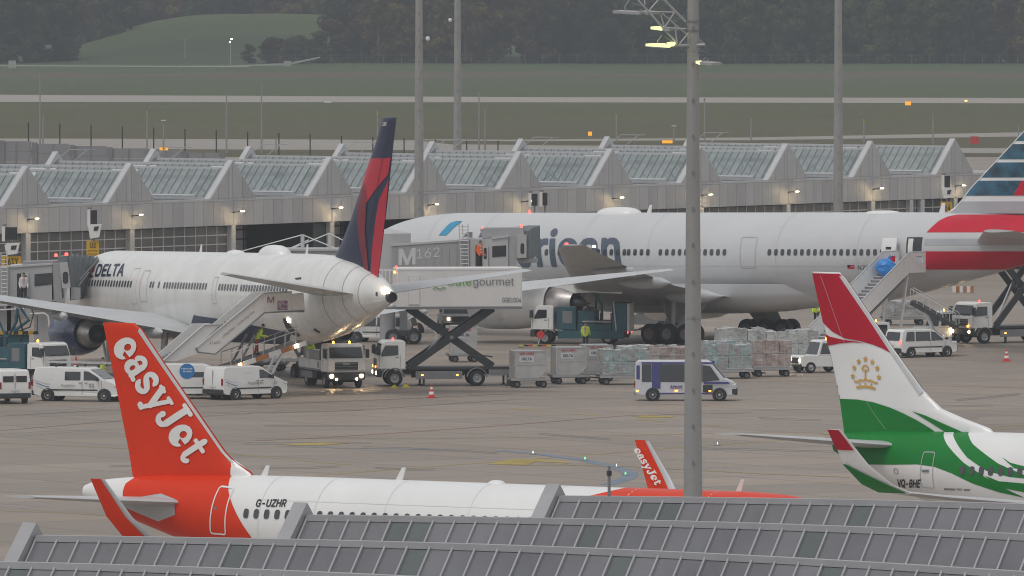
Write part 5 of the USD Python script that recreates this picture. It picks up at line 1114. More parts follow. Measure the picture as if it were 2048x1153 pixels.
put_text(MB and o, 'München', -.9, -W / 2 * .955 - .015, 1.5, .1, M['lgrey'], -1, .6, False)
o, L, W = van('people_carrier', 'white people carrier behind the tail of the blue finned jet', 'car', (762, 684), 166, 4.75, 1.80, 1.83, 'car', None, .32)
o, L, W = van('people_carrier', 'white people carrier with red tail lamps beyond the red and white tail fin', 'car', (1842, 714), 36, 4.75, 1.80, 1.83, 'car', None, .32, None, 'rear')

# ---- minibus
g = ground(1372, 801); W = 2.0
o = thing('minibus', 'white minibus with violet panels and dark windows driving past the floodlight mast', 'bus', g, math.radians(-2)); x0, x1, Hh = -2.95, 2.95, 2.3
prof = [(x0 + .02, .42), (x0, .8), (x0 + .05, Hh - .12), (x0 + .18, Hh), (x1 - 1.75, Hh + .02), (x1 - 1.45, Hh - .12), (x1 - .72, 1.30), (x1 - .2, 1.06), (x1 - .03, .8), (x1, .5), (x1 - .06, .34), (x0 + .3, .34)]
b = hull_shell(prof, W, 1.0, .05, .06, .12).build('body', M['buswhite'], o, 28)
crosspanel(x1 - .74, 1.3, x1 - 1.42, Hh - .16, .88, .82, .05).build('windscreen', M['wglass'], o, False)
for sd in (-1, 1):
    for a, c in ((x0 + .42, x0 + .98), (x0 + 1.46, x1 - 2.0)): sidepatch([(a, 1.1), (c, 1.1), (c, 2.12), (a, 2.12)], W, sd, .014, 1.0, .05).build('side_window', M['wglass'], o, False)
    sidepatch([(x1 - 1.98, 1.1), (x1 - .98, 1.22), (x1 - 1.52, 2.0), (x1 - 1.98, 2.08)], W, sd, .014, 1.0, .05).build('side_window', M['wglass'], o, False)
    for a, c, z0, z1 in ((x0 + 1.0, x0 + 1.48, .72, 2.16), (x0 + .1, x0 + .3, 1.25, 2.05), (x0 + .4, x1 - 1.3, 2.14, 2.24), (x0 + 1.3, x1 - 1.4, .40, .47)): sidepatch([(a, z0), (c, z0), (c + (.12 if z1 - z0 > 1 else 0), z1), (a, z1)], W, sd, .012, 1.0, .05).build('violet_panel', M['bus'], o, False)
    sidepatch([(x1 - 1.9, .98), (x1 - .4, .98), (x1 - .5, 1.1), (x1 - 1.9, 1.1)], W, sd, .012, 1.0, .05).build('violet_panel', M['bus'], o, False)
    sidepatch([(x1 - 1.95, .5), (x1 - 1.4, .5), (x1 - 1.4, .92), (x1 - 1.95, .92)], W, sd, .012, 1.0, .05).build('step_panel', M['dark'], o, False)
    for wx in (x0 + 1.05, x1 - 1.0):
        MB().lathe([(sd * (W / 2 - .14), .42), (sd * (W / 2 + .008), .42), (sd * (W / 2 + .008), .02)], (wx, 0, .35), 'y', 18).build('wheel_arch', M['dark'], b, 40); wheel(wx, sd * (W / 2 - .07), .36, .22, sd, M['black'], M['rimw'], o)
    for x in (x0 + .16, x0 + 2.4, x1 - 1.55): MB().box(x - .07, x + .07, *sorted((sd * (W / 2 - .01), sd * (W / 2 + .02))), .56, .61).build('marker_lamp', M['lampo'], o, False)
    rbox(x1 - .36, x1 - .04, *sorted((sd * .62, sd * .92)), .78, .98, .05).build('headlight', M['lgrey'], o, False)
    rbox(x0 - .02, x0 + .05, *sorted((sd * .8, sd * .97)), .75, 1.15, .02).build('tail_lamp', M['tailred'], o, False)
put_text(o, 'Airport', -.9, -W / 2 - .016, .72, .2, M['bus'], -1, .7)
rbox(x1 - .3, x1 + .03, -.9, .9, .34, .72).build('front_bumper', M['dark'], o, False); rbox(x0 - .04, x0 + .1, -.95, .95, .36, .55).build('rear_bumper', M['mgrey'], o, False)

# ---- trucks
def cab(o, x0, x1, W, z0, z1, m, lights=None, face='a', dark_lower=True, text=None):
    """forward control cab between x0 (rear) and x1 (front)"""
    prof = [(x0, z0), (x0, z1 - .1), (x0 + .12, z1), (x1 - .55, z1), (x1 - .32, z1 - .10), (x1 - .04, z0 + (z1 - z0) * .48), (x1, z0 + (z1 - z0) * .40), (x1, z0 + .12), (x1 - .06, z0)]
    b = hull_shell(prof, W, z0 + .9, .03, .05).build('cab', m, o, 28)
    zm = z0 + (z1 - z0) * .50; crosspanel(x1 - .045, zm, x1 - .29, z1 - .2, W / 2 * .90, W / 2 * .86, .02).build('windscreen', M['wglass'], o, False)
    for sd in (-1, 1):
        sidepatch([(x0 + .45, zm), (x1 - .22, zm - .08), (x1 - .25, zm + .1), (x1 - .48, z1 - .28), (x0 + .45, z1 - .28)], W, sd, .014, z0 + .9, .03).build('side_window', M['wglass'], o, False)
        for d in (x0 + .32, x1 - .12): sidepatch([(d, z0 + .1), (d + .025, z0 + .1), (d + .025, zm), (d, zm)], W, sd, .008, z0 + .9, .03).build('door_gap', M['mgrey'], o, False)
        sidepatch([(x0 + .42, zm - .18), (x0 + .62, zm - .18), (x0 + .62, zm - .14), (x0 + .42, zm - .14)], W, sd, .02, z0 + .9, .03).build('door_handle', M['dark'], o, False)
        rbox(x1 - .18, x1 + .06, *sorted((sd * (W / 2 + .06), sd * (W / 2 + .26))), zm, z1 - .3).build('mirror', M['dark'], o, False)
        MB().bar((x1 - .1, sd * W / 2 * .95, z1 - .3), (x1 - .06, sd * (W / 2 + .16), z1 - .36), .04).build('mirror_arm', M['dark'], o, False)
        hz_ = z0 - .22
        if lights: lamp(o, x1 + .05, sd * W / 2 * .80, hz_, .13, lights, 1)
        else: lamp(o, x1 + .05, sd * W / 2 * .80, hz_, .13, M['lgrey'], 1)
    rbox(x1 - .28, x1 + .05, -W / 2, W / 2, z0 - .46, z0 - .01).build('bumper', M['dark'] if dark_lower else m, o, False)
    gz0, gz1 = z0 + .1, z0 + (z1 - z0) * .36
    MB().box(x1 - .02, x1 + .018, -W / 2 * .62, W / 2 * .62, gz0 + .02, gz1).build('grille', M['dark'], o, False)
    for k in range(3): MB().box(x1 + .018, x1 + .03, -W / 2 * .6, W / 2 * .6, gz0 + .06 + k * (gz1 - gz0) / 3, gz0 + .10 + k * (gz1 - gz0) / 3).build('grille_bar', M['mgrey'], o, False)
    MB().bar((x1 + .0, -W / 2 * .6, zm + .03), (x1 - .03, .05, zm + .1), .03).build('wiper', M['dark'], o, False); MB().bar((x1 + .0, .1, zm + .03), (x1 - .03, W / 2 * .7, zm + .1), .03).build('wiper', M['dark'], o, False)
    if text:
        p = fit3(text_poly(text, True), (-.2, gz1 - .15), (.2, gz1 - .15), (-.2, gz1 - .04)); mb = MB()
        for g_ in getattr(p, 'geoms', [p]): v, f = trimesh.creation.triangulate_polygon(g_, engine='earcut'); mb.add(np.c_[np.full(len(v), x1 + .034), v[:, 0], v[:, 1]], f)
        mb.build('lettering', M['alu'], o, False)
    return b
def axle(o, x, W, r=.45, dual=False):
    MB().tube([(x, -W / 2 + .2, r), (x, W / 2 - .2, r)], .09, 8).build('axle', M['dark'], o)
    for sd in (-1, 1):
        wheel(x, sd * (W / 2 - .16), r, .28, sd, M['black'], M['rim'], o)
        if dual: wheel(x, sd * (W / 2 - .48), r, .26, sd, M['black'], M['rim'], o)
def arch(o, x, W, r=.45, m=None):
    for sd in (-1, 1):
        a = np.linspace(.1, math.pi - .1, 10); pts = [(x + (r + .09) * math.cos(t), r + (r + .09) * math.sin(t)) for t in a] + [(x + (r + .15) * math.cos(t), r + (r + .15) * math.sin(t)) for t in a[::-1]]
        MB().prism(Polygon(pts), *sorted((sd * (W / 2 - .34), sd * (W / 2 + .01)))).build('mudguard', m or M['dark'], o, 40)
def beacon(o, x, y, z, m): MB().lathe([(0, .07), (.1, .07), (.14, .02)], (x, y, z), 'z', 10).build('beacon', m, o, 40)
# flatbed facing the camera
o = thing('flatbed_truck', 'white flatbed truck with bright headlights facing the camera under the jet tail', 'truck', ground(664, 773), math.radians(-73)); W = 2.3
cab(o, 1.55, 3.1, W, .95, 2.62, M['white'], M['lamphi'], text='MAN'); MB().box(-3.2, 1.5, -.45, .45, .55, .85).build('chassis', M['dark'], o, False)
MB().box(-3.2, 1.45, -W / 2, W / 2, .98, 1.08).build('load_bed', M['mgrey'], o, False)
for sd in (-1, 1):
    for a, c in ((-3.2, -.9), (-.86, 1.45)): MB().box(a, c, *sorted((sd * (W / 2), sd * (W / 2 - .05))), 1.09, 1.62).build('side_board', M['cream'], o, False)
    MB().box(-2.6, -.3, *sorted((sd * W / 2, sd * (W / 2 - .3))), .5, .9).build('side_box', M['mgrey'], o, False)
    lamp(o, 3.15, sd * .62, .55, .08, M['lamph'], 1, 'fog_lamp')
MB().box(-3.25, -3.2, -W / 2, W / 2, 1.09, 1.62).build('tail_board', M['cream'], o, False); MB().box(1.36, 1.42, -W / 2, W / 2, 1.1, 2.3).build('head_board', M['mgrey'], o, False)
rbox(-1.9, .2, -.9, .9, 1.12, 2.15).build('tank', M['steel'], o, False)
put_text(o, 'M', .85, -W / 2 - .01, 1.18, .34, M['mgrey'], -1); axle(o, 2.2, W, .42); axle(o, -1.7, W, .42, True); arch(o, 2.2, W, .42); beacon(o, 2.0, .5, 2.64, M['lampo']); beacon(o, 2.0, -.5, 2.64, M['lampo'])
# scissor lift catering trucks
def lift_truck(label, px, ang, box_len, box_z, box_x, text, lights, xdist=5.0, withbox=True):
    g = ground(*px); o = thing('catering_truck', label, 'truck', g, math.radians(ang)); W = 2.4
    cab(o, 2.2, 3.9, W, 1.02, 2.72, M['white'], lights); MB().box(-4.4, 2.2, -.55, .55, .68, .95).build('chassis', M['dark'], o, False)
    for sd in (-1, 1):
        MB().box(-1.2, 1.6, *sorted((sd * W / 2, sd * (W / 2 - .06))), .42, .90).build('side_skirt', M['mgrey'], o, False); MB().box(-4.5, -2.8, *sorted((sd * W / 2, sd * (W / 2 - .06))), .62, .98).build('side_skirt', M['mgrey'], o, False)
        for x in (1.2, -.9, -4.2): MB().box(x - .06, x + .06, *sorted((sd * W / 2, sd * (W / 2 + .02))), .62, .70).build('marker_lamp', M['lampo'], o, False)
        for x in (1.1, -3.95): MB().box(x - .06, x + .06, *sorted((sd * (W / 2 - .2), sd * (W / 2 - .08))), .03, .7).box(x - .16, x + .16, *sorted((sd * (W / 2 - .3), sd * (W / 2))), 0, .04).build('stabiliser', M['dark'], o, False)
        lamp(o, 3.95, sd * .8, 1.16, .09, M['lampo'], 1, 'indicator')
    MB().box(-4.5, 2.0, -W / 2 + .1, W / 2 - .1, .98, 1.12).build('lift_base', M['dark'], o, False)
    axle(o, 2.85, W, .48); axle(o, -2.1, W, .48, True); arch(o, 2.85, W, .48, M['mgrey']); arch(o, -2.1, W, .48, M['mgrey']); beacon(o, 2.9, .6, 2.74, M['lampr'])
    z0 = box_z[0] - .1; xa, xb = xdist / 2 - .6, -xdist / 2 - .6
    for sd in (-1, 1):
        y = sd * .78
        MB().bar((xa, y, 1.15), (xb, y, z0), .14, .42).build('scissor_arm', M['dark'], o, False); MB().bar((xb, y - sd * .18, 1.15), (xa, y - sd * .18, z0), .14, .42).build('scissor_arm', M['dark'], o, False)
    MB().tube([((xa + xb) / 2, -.9, (1.15 + z0) / 2), ((xa + xb) / 2, .9, (1.15 + z0) / 2)], .12, 10).build('pivot', M['mgrey'], o); MB().bar((xa - .5, 0, 1.2), ((xa + xb) / 2 + .3, 0, (1.15 + z0) / 2 + .4), .16).build('ram', M['alu'], o, False)
    if withbox:
        bx = box_x; bz0, bz1 = box_z
        b = rbox(bx, bx + box_len, -W / 2, W / 2, bz0, bz1, .03).build('lift_box', M['cream'], o, False)
        MB().box(bx - .02, bx + box_len + .02, -W / 2 - .02, W / 2 + .02, bz0 - .14, bz0 - .005).build('box_frame', M['mgrey'], b, False); MB().box(bx - .01, bx + box_len + .01, -W / 2 - .012, W / 2 + .012, bz1 - .16, bz1 - .10).build('roof_rail', M['lgrey'], b, False)
        return o, b, bx, W
    return o, None, 0, W
zb1 = 7.05; s_ = (772 - YH) / H
o, b, bx, W = lift_truck('white catering lift truck with raised white box on black scissor legs', (880, 771), 187, 7.5, (4.72, zb1), -4.8, '', M['lamph'])
for sd, q in ((1, 1),):
    y = W / 2 + .015
    MB().box(1.35, 2.05, y - .02, y + .02, 4.85, 6.6).build('box_door', M['lgrey'], b, False); MB().box(1.40, 2.0, y + .0, y + .03, 4.9, 6.55).build('door_panel', M['cream'], b, False)
    # reads from the truck's left side: text runs towards the rear
    put_text(b, 'gourmet', -1.85, y + .03, 6.0, .46, M['mgrey'], 1, 2.45, False); put_text(b, 'Gate', -.30, y + .03, 6.0, .46, M['agreen'], 1, 1.45, False)
    put_text(b, 'GGEU004', -3.6, y + .03, 4.98, .28, M['ink'], 1, 1.14, False)
    MB().tube([(-.2 + .06 * k, y + .03, 5.85 + .05 * math.sin(k * .8)) for k in range(14)], .025, 5).build('logo_swoosh', M['agreen'], b)
pf_ = MB()
for y in (-1.1, 1.1):
    for z in (5.0, 5.9, 6.9): pf_.bar((2.66, y, z), (3.6, y, z), .05)
    for x in (2.7, 3.15, 3.6): pf_.bar((x, y, 4.72), (x, y, 6.9), .06)
pf_.bar((3.6, -1.1, 6.9), (3.6, 1.1, 6.9), .05); pf_.build('platform_rail', M['cream'], o, False); MB().box(2.65, 3.7, -1.15, 1.15, 4.6, 4.72).build('platform', M['mgrey'], o, False)
beacon(o, 2.75, 1.0, 7.05, M['lampr']); beacon(o, 2.85, 1.1, 6.75, M['lampo'])
o2, b2, bx2, W2 = lift_truck('white lift truck with lit headlights and black lattice scissor at the right edge', (2020, 685), 212, 6.0, (6.3, 8.4), -3.6, '', M['lamph'], 4.6, False)
for k in range(4):
    MB().bar((-2.6 + .5 * k, .85, 1.5 + 1.1 * k), (-1.7 + .5 * k, .85, 2.0 + 1.1 * k), .1).build('scissor_brace', M['dark'], o2, False)
MB().box(-4.2, 2.0, -1.1, 1.1, 6.0, 6.25).build('lift_platform', M['mgrey'], o2, False)
# yellow chocks by the big white lift truck
for k, (x, y) in enumerate(((789, 777), (812, 775))):
    c = thing('wheel_chock', f'yellow wheel chock at the {"left" if k == 0 else "right"} of the lift truck front wheel', 'chock', ground(x, y), math.radians(187)); MB().prism(Polygon([(-.22, 0), (.22, 0), (0, .24)]), -.12, .12).build('wedge', M['coneyel'], c, False); MB().tube([(0, -.12, .22), (0, .12, .22)], .03, 6).build('grip', M['dark'], c)
# fuel dispensers
def dispenser(label, px, ang, lights=None):
    o = thing('fuel_dispenser', label, 'truck', ground(*px), math.radians(ang)); W = 2.3
    cab(o, 1.7, 3.2, W, .95, 2.55, M['white'], lights); MB().box(-3.2, 1.7, -.5, .5, .55, .85).build('chassis', M['dark'], o, False)
    rbox(.2, 1.5, -W / 2, W / 2, .95, 2.5).build('filter_cabinet', M['teal'], o, False); rbox(-3.2, -2.2, -W / 2, W / 2, .85, 2.75).build('pump_cabinet', M['teal'], o, False); rbox(-2.15, .15, -W / 2 + .15, W / 2 - .15, .9, 1.35).build('deck', M['teal'], o, False)
    for sd in (-1, 1):
        MB().box(-3.0, 1.4, *sorted((sd * W / 2, sd * (W / 2 - .05))), .38, .92).build('side_skirt', M['teal'], o, False)
        MB().box(.45, 1.1, *sorted((sd * (W / 2), sd * (W / 2 + .015))), 1.4, 2.2).build('cabinet_door', M['blue'] if sd > 9 else M['mgrey'], o, False)
        lamp(o, -3.2, sd * .9, .8, .1, M['lampr'], -1, 'tail_lamp')
        MB().bar((-2.5, sd * (W / 2 + .04), .9), (-2.3, sd * (W / 2 + .04), 2.8), .08).build('ladder_rail', M['lgrey'], o, False)
    rbox(-1.05, .12, -W / 2 + .2, W / 2 - .2, 1.36, 2.2).build('hose_cabinet', M['teal'], o, False); MB().tube([(-2.1, -.9, 1.5), (-.2, -.9, 1.5)], .07, 8).tube([(-2.1, .9, 1.5), (-.2, .9, 1.5)], .07, 8).build('pipework', M['steel'], o)
    MB().tube([(-1.4, .3, 1.4), (-1.4, .3, 2.6), (-.6, .3, 3.7), (-.4, .2, 4.5)], .09, 8).build('lift_arm', M['teal'], o, 40); MB().tube([(-.9, -.4, 1.4), (-.9, -.4, 3.0), (-1.6, -.3, 3.9)], .07, 8).build('lift_arm', M['teal'], o, 40)
    MB().tube([(-1.3, .5, 1.5), (-.7, .6, 2.2), (-.2, .5, 3.0), (-.3, .3, 3.8), (-.4, .2, 4.4)], .06, 8).build('hose', M['dark'], o, 40)
    MB().lathe([(-.18, .05), (-.18, .55), (.18, .55), (.18, .05)], (-.6, 0, 1.9), 'y', 18).build('hose_reel', M['mgrey'], o, 40)
    for x in (-1.9, -1.2): MB().box(x - .1, x + .1, -W / 2 + .1, -W / 2 + .3, 1.35, 2.0).build('meter', M['steel'], o, False)
    axle(o, 2.3, W, .42); axle(o, -1.9, W, .42, True); arch(o, 2.3, W, .42); beacon(o, 2.0, -.5, 2.58, M['lampo']); return o
d1 = dispenser('teal fuel dispenser truck with white cab under the left wing at the left edge', (40, 768), -42, None)
wb = MB()
d2 = dispenser('teal fuel dispenser truck with white cab below the engine of the long jet', (1163, 688), 171, None)
MB().box(-3.35, -3.2, -1.1, 1.1, .85, 2.7).build('rear_panel', M['cream'], d2, False)
# boom lift of the left dispenser reaching the wing
bl_ = thing('refuel_platform', 'raised white platform with striped edge and blue boom under the left wing', 'platform', ground(28, 752), 0)
MB().box(-1.2, 1.5, -.6, .6, 2.55, 2.65).build('platform_floor', M['mgrey'], bl_, False)
for k in range(9): MB().box(-1.2 + .3 * k, -1.2 + .3 * k + .29, -.62, -.6, 2.55, 2.75).build('edge_stripe', M['yellow'] if k % 2 else M['ink'], bl_, False)
for x in (-1.15, .1, 1.45): MB().box(x - .03, x + .03, -.6, -.54, 2.65, 3.7).build('rail_post', M['teal'], bl_, False)
MB().tube([(-.2, 0, 2.6), (.9, .1, 3.4), (.3, .1, 4.3), (.9, .2, 4.8)], .12, 8).build('boom', M['teal'], bl_, 40); MB().tube([(.2, -.2, 2.7), (1.0, -.3, 3.0), (1.2, -.2, 3.8), (.9, 0, 4.6)], .05, 7).build('hose', M['dark'], bl_, 40)
MB().box(-.9, .9, -.5, .5, .1, 2.5).build('mast_base', M['teal'], bl_, False); MB().lathe([(0, .1), (.16, .1), (.2, .02)], (-.95, -.4, 3.8), 'z', 8).build('work_lamp', M['lampw2'], bl_)
# dark loader facing the camera behind the scissor
def tug(label, px, ang, L=3.6, W=1.7, m=None, lit=None, Hh=2.0, name='tow_tractor'):
    o = thing(name, label, 'tractor', ground(*px), math.radians(ang)); m = m or M['white']; x0, x1 = -L / 2, L / 2
    b = hull_shell([(x0, .35), (x0, .95), (x0 + .1, 1.0), (x1 - .2, 1.08), (x1 - .02, .98), (x1, .4)], W, .8, .03, .05).build('body', m, o, 28)
    hull_shell([(x0 + L * .12, 1.0), (x0 + L * .14, Hh - .06), (x0 + L * .2, Hh), (x0 + L * .52, Hh), (x0 + L * .57, Hh - .08), (x0 + L * .66, 1.05)], W * .94, 1.0, .06, .05).build('cab', m, o, 28)
    crosspanel(x0 + L * .655, 1.12, x0 + L * .575, Hh - .14, W * .42, W * .39, .02).build('windscreen', M['wglass'], o, False)
    for sd in (-1, 1):
        sidepatch([(x0 + L * .2, 1.15), (x0 + L * .60, 1.15), (x0 + L * .54, Hh - .18), (x0 + L * .2, Hh - .18)], W * .94, sd, .014, 1.0, .06).build('side_window', M['wglass'], o, False)
        lamp(o, x1, sd * W * .34, .78, .1, lit or M['lgrey'], 1); lamp(o, x0, sd * W * .38, .75, .08, M['tailred'], -1, 'tail_lamp')
        for x in (x0 + .6, x1 - .65): wheel(x, sd * (W / 2 - .08), .34, .24, sd, M['black'], M['rim'], o)
    MB().box(x1 - .005, x1 + .02, -W * .25, W * .25, .6, .92).build('grille', M['dark'], o, False); rbox(x1 - .05, x1 + .12, -W / 2, W / 2, .36, .55).build('bumper', M['dark'], o, False); beacon(o, x0 + L * .35, 0, Hh, M['lampo']); return o
tug('white tow tractor with lit lamps beside the wrapped pallets left of the red fin', (1638, 745), 205, 3.3, 1.75, None, M['lamph'], 2.0)
tug('white tow tractor with open cab beyond the people carrier at the right', (1876, 686), 215, 3.2, 1.6, None, None, 2.1)
tug('dark loader tractor with two lit lamps seen through the scissor legs', (914, 659), -84, 4.2, 2.3, M['mgrey'], M['lamph'], 2.2)
tug('white tow tractor half hidden behind the red and white tail fin', (1738, 706), 200, 3.2, 1.7, None, None, 2.0)
tug('dark tow tractor under the belly of the long jet by its main wheels', (1290, 660), 175, 3.6, 1.9, M['mgrey'], None, 1.6)

# ---- dollies, containers, wrapped pallets
def dolly(label, px, ang, L=3.2, W=1.7, group='cargo dollies parked on the apron', m=None):
    g = ground(*px); o = thing('cargo_dolly', label, 'dolly', g, math.radians(ang), group)
    for y in (-W / 2 + .06, W / 2 - .06): MB().box(-L / 2, L / 2, y - .06, y + .06, .42, .56).build('side_beam', m or M['steel'], o, False)
    for k in range(6): MB().tube([(-L / 2 + .25 + k * (L - .5) / 5, -W / 2 + .1, .52), (-L / 2 + .25 + k * (L - .5) / 5, W / 2 - .1, .52)], .05, 6).build('roller', M['steel'], o)
    MB().box(-L / 2, L / 2, -.1, .1, .36, .44).build('centre_beam', M['dark'], o, False); MB().bar((L / 2, 0, .42), (L / 2 + .9, 0, .3), .08).build('tow_bar', M['dark'], o, False)
    for x in (-L / 2 + .4, L / 2 - .4):
        for sd in (-1, 1): wheel(x, sd * (W / 2 - .2), .21, .14, sd, M['black'], M['mgrey'], o)
    return g
def container(label, px, ang, L=2.0, W=1.55, Hh=1.6, blue=False, texts=True):
    g = dolly(f'low dolly under the {label}', px, ang, L + .5); g = g + np.array([0, 0, .58]); o = thing('air_container', label, 'container', g, math.radians(ang), None)
    b = hull_shell([(-L / 2, .0), (-L / 2, Hh), (L / 2, Hh), (L / 2, .45), (L / 2 - .42, 0)], W, 5, 0, .02).build('shell', M['container'], o, False)
    fr = MB()
    for sd in (-1, 1):
        y = sd * (W / 2 + .01)
        fr = MB(); fr.bar((-L / 2, y, 0), (-L / 2, y, Hh), .06).bar((L / 2, y, .45), (L / 2, y, Hh), .06).bar((-L / 2, y, Hh), (L / 2, y, Hh), .06).bar((-L / 2, y, .02), (L / 2 - .42, y, .02), .06).bar((L / 2 - .42, y, .02), (L / 2, y, .45), .06).bar((-L / 2, y, .8), (L / 2, y, .8), .03)
        fr.build('edge_frame', M['alu'], b, False)
        MB().box(-L / 2 + .25, L / 2 - .75, *sorted((y, y + sd * .012)), .95, 1.3).build('label_panel', M['lgrey'], b, False)
        put_text(b, 'DELTA', (-L / 2 + .4) if sd < 0 else (L / 2 - .9), y + sd * .018, 1.06, .15, M['navy'], sd, .62); put_text(b, 'AIR LINES', (-L / 2 + .3) if sd < 0 else (L / 2 - .8), y + sd * .018, 1.4, .10, M['dred'], sd, .85)
    if blue: MB().box(L / 2, L / 2 + .014, -W / 2 + .06, W / 2 - .06, .5, Hh - .05).build('curtain', M['blue'], b, False)
    else: MB().box(L / 2, L / 2 + .014, -W / 2 + .06, W / 2 - .06, .5, Hh - .05).build('door_panel', M['steel'], b, False)
WRAP = {}
def wrapmat(nm, base, tint):
    return usdkit.material(stage, f'/World/Looks/{nm}', {'tc': ('texture_coordinate', {}), 'n': ('noise_texture', {'scale': 1.7, 'detail': 3.0, 'roughness': .7}), 'v': ('voronoi_texture', {'scale': 2.6}), 'mp': ('mapping', {'scale': (1.2, 1.2, 5.0)}), 'n2': ('noise_texture', {'scale': 2.5, 'detail': 6.0, 'roughness': .75}),
        'r': ('rgb_ramp', {'ramp': [(.32, base), (.5, tuple(np.array(base) * 1.35)), (.62, tint), (.72, (.62, .63, .62))]}), 'r2': ('rgb_ramp', {'ramp': [(.35, (.55, .55, .55)), (.7, (1.15, 1.15, 1.15))]}), 'm': ('mix_color', {'blend_type': 'multiply', 'fac': .8, 'use_clamp': False}), 'b': ('bump', {'strength': .6, 'distance': .06}), 'p': ('principled_bsdf', {'roughness': .22, 'coat_weight': .5})},
        [('tc.object', 'n.vector'), ('n.fac', 'r.fac'), ('tc.object', 'mp.vector'), ('mp.vector', 'n2.vector'), ('n2.fac', 'r2.fac'), ('r.color', 'm.a'), ('r2.color', 'm.b'), ('m.result', 'p.base_color'), ('n2.fac', 'b.height'), ('b.normal', 'p.normal')], surface='p.BSDF')
WM = {'grey': wrapmat('wrap_grey', (.34, .335, .33), (.46, .46, .45)), 'teal': wrapmat('wrap_teal', (.31, .32, .315), (.26, .42, .42)), 'red': wrapmat('wrap_red_brown', (.33, .25, .225), (.48, .44, .42)), 'white': wrapmat('wrap_white', (.46, .47, .46), (.42, .48, .46))}
def pallet(label, px, ang, L, W, Hh, kind, seed, dl=True):
    if dl: g = dolly(f'low dolly under the {label}', px, ang, L + .2, W + .1)
    else: g = ground(*px)
    o = thing('wrapped_pallet', label, 'pallet', g + np.array([0, 0, .58]), math.radians(ang)); r = np.random.default_rng(seed)
    MB().box(-L / 2 - .05, L / 2 + .05, -W / 2 - .05, W / 2 + .05, 0, .06).build('base_plate', M['alu'], o, False)
    nx, ny = max(2, int(L / .6)), max(2, int(W / .6))
    for i in range(nx):                              # boxes of uneven height under film
        for j in range(ny):
            for k, (za, zb_) in enumerate(((.07, Hh * .5), (Hh * .5 + .01, Hh * r.uniform(.86, 1.0)))):
                e = r.uniform(.0, .05, 4); xa, xb = -L / 2 + i * L / nx, -L / 2 + (i + 1) * L / nx; ya, yb = -W / 2 + j * W / ny, -W / 2 + (j + 1) * W / ny
                m = trimesh.creation.box((xb - xa + .01 - e[0] * .4, yb - ya + .01 - e[1] * .4, zb_ - za)).subdivide().subdivide(); w_ = m.vertices + [(xa + xb) / 2, (ya + yb) / 2, (za + zb_) / 2 + seed * 9]
                v = m.vertices + np.stack([meshkit.fbm(w_ * 2.6 + q, 3, seed + q) - .5 for q in range(3)], 1) * [.17, .17, .20] + r.normal(0, .010, m.vertices.shape)
                MB().add(v + [(xa + xb) / 2 + e[2] - .025, (ya + yb) / 2 + e[3] - .025, (za + zb_) / 2], m.faces).build('wrapped_box', WM[kind if r.random() < .8 else 'grey'], o, 50)
    n = MB()
    for k in range(1, 5):
        x = -L / 2 + k * L / 5; n.tube([(x, -W / 2 - .03, .1), (x, -W / 2 - .03, Hh * .95), (x, 0, Hh + .02), (x, W / 2 + .03, Hh * .95), (x, W / 2 + .03, .1)], .006, 4)
    for z in (.75,):
        if z < Hh: n.tube([(-L / 2 - .03, -W / 2 - .03, z), (L / 2 + .03, -W / 2 - .03, z), (L / 2 + .03, W / 2 + .03, z), (-L / 2 - .03, W / 2 + .03, z), (-L / 2 - .03, -W / 2 - .03, z)], .006, 4)
    n.build('net', M['lgrey'], o, False)
container('silver air container with a blue end, leftmost of the container row', (1056, 775), 12, 1.9, 1.5, 1.6, True)
container('silver air container second in the row of containers', (1137, 768), 12, 1.8, 1.5, 1.62)
container('silver air container third in the row beside the wrapped pallet', (1192, 762), 12, 1.7, 1.5, 1.6)
pallet('grey and teal film wrapped pallet behind the minibus', (1246, 769), 8, 2.9, 2.0, 1.65, 'teal', 1)
pallet('brown red wrapped pallet left of the floodlight mast', (1336, 752), 8, 2.4, 1.8, 1.3, 'red', 2)
pallet('teal streaked wrapped pallet right of the floodlight mast', (1452, 757), 8, 2.9, 2.0, 1.7, 'teal', 3)
pallet('pinkish wrapped pallet next to the white tow tractor', (1541, 753), 8, 2.3, 1.8, 1.65, 'red', 4)
pallet('long whitish wrapped pallet in the back row by the main wheels', (1490, 723), 8, 3.6, 2.0, 1.55, 'white', 5)
pallet('pale netted pallet at the right end of the back row', (1592, 733), 8, 2.5, 1.9, 1.75, 'white', 6)
pallet('grey wrapped cargo pallet under the tail of the long jet', (1806, 650), 5, 2.8, 2.2, 1.15, 'grey', 7)
container('silver air container seen between the scissor legs', (926, 724), 10, 1.5, 1.4, 1.7)
pallet('flat grey crate load behind the wrapped pallets', (1268, 735), 8, 2.0, 1.5, .85, 'white', 8)
dolly('empty cargo dolly under the belly of the blue finned jet', (560, 735), 172, 3.4, 1.8); dolly('empty cargo dolly beside the flatbed truck in shade', (520, 742), 172, 3.4, 1.8)
dolly('empty cargo dolly by the wheels of the long jet', (1330, 672), 174, 3.4, 1.8)
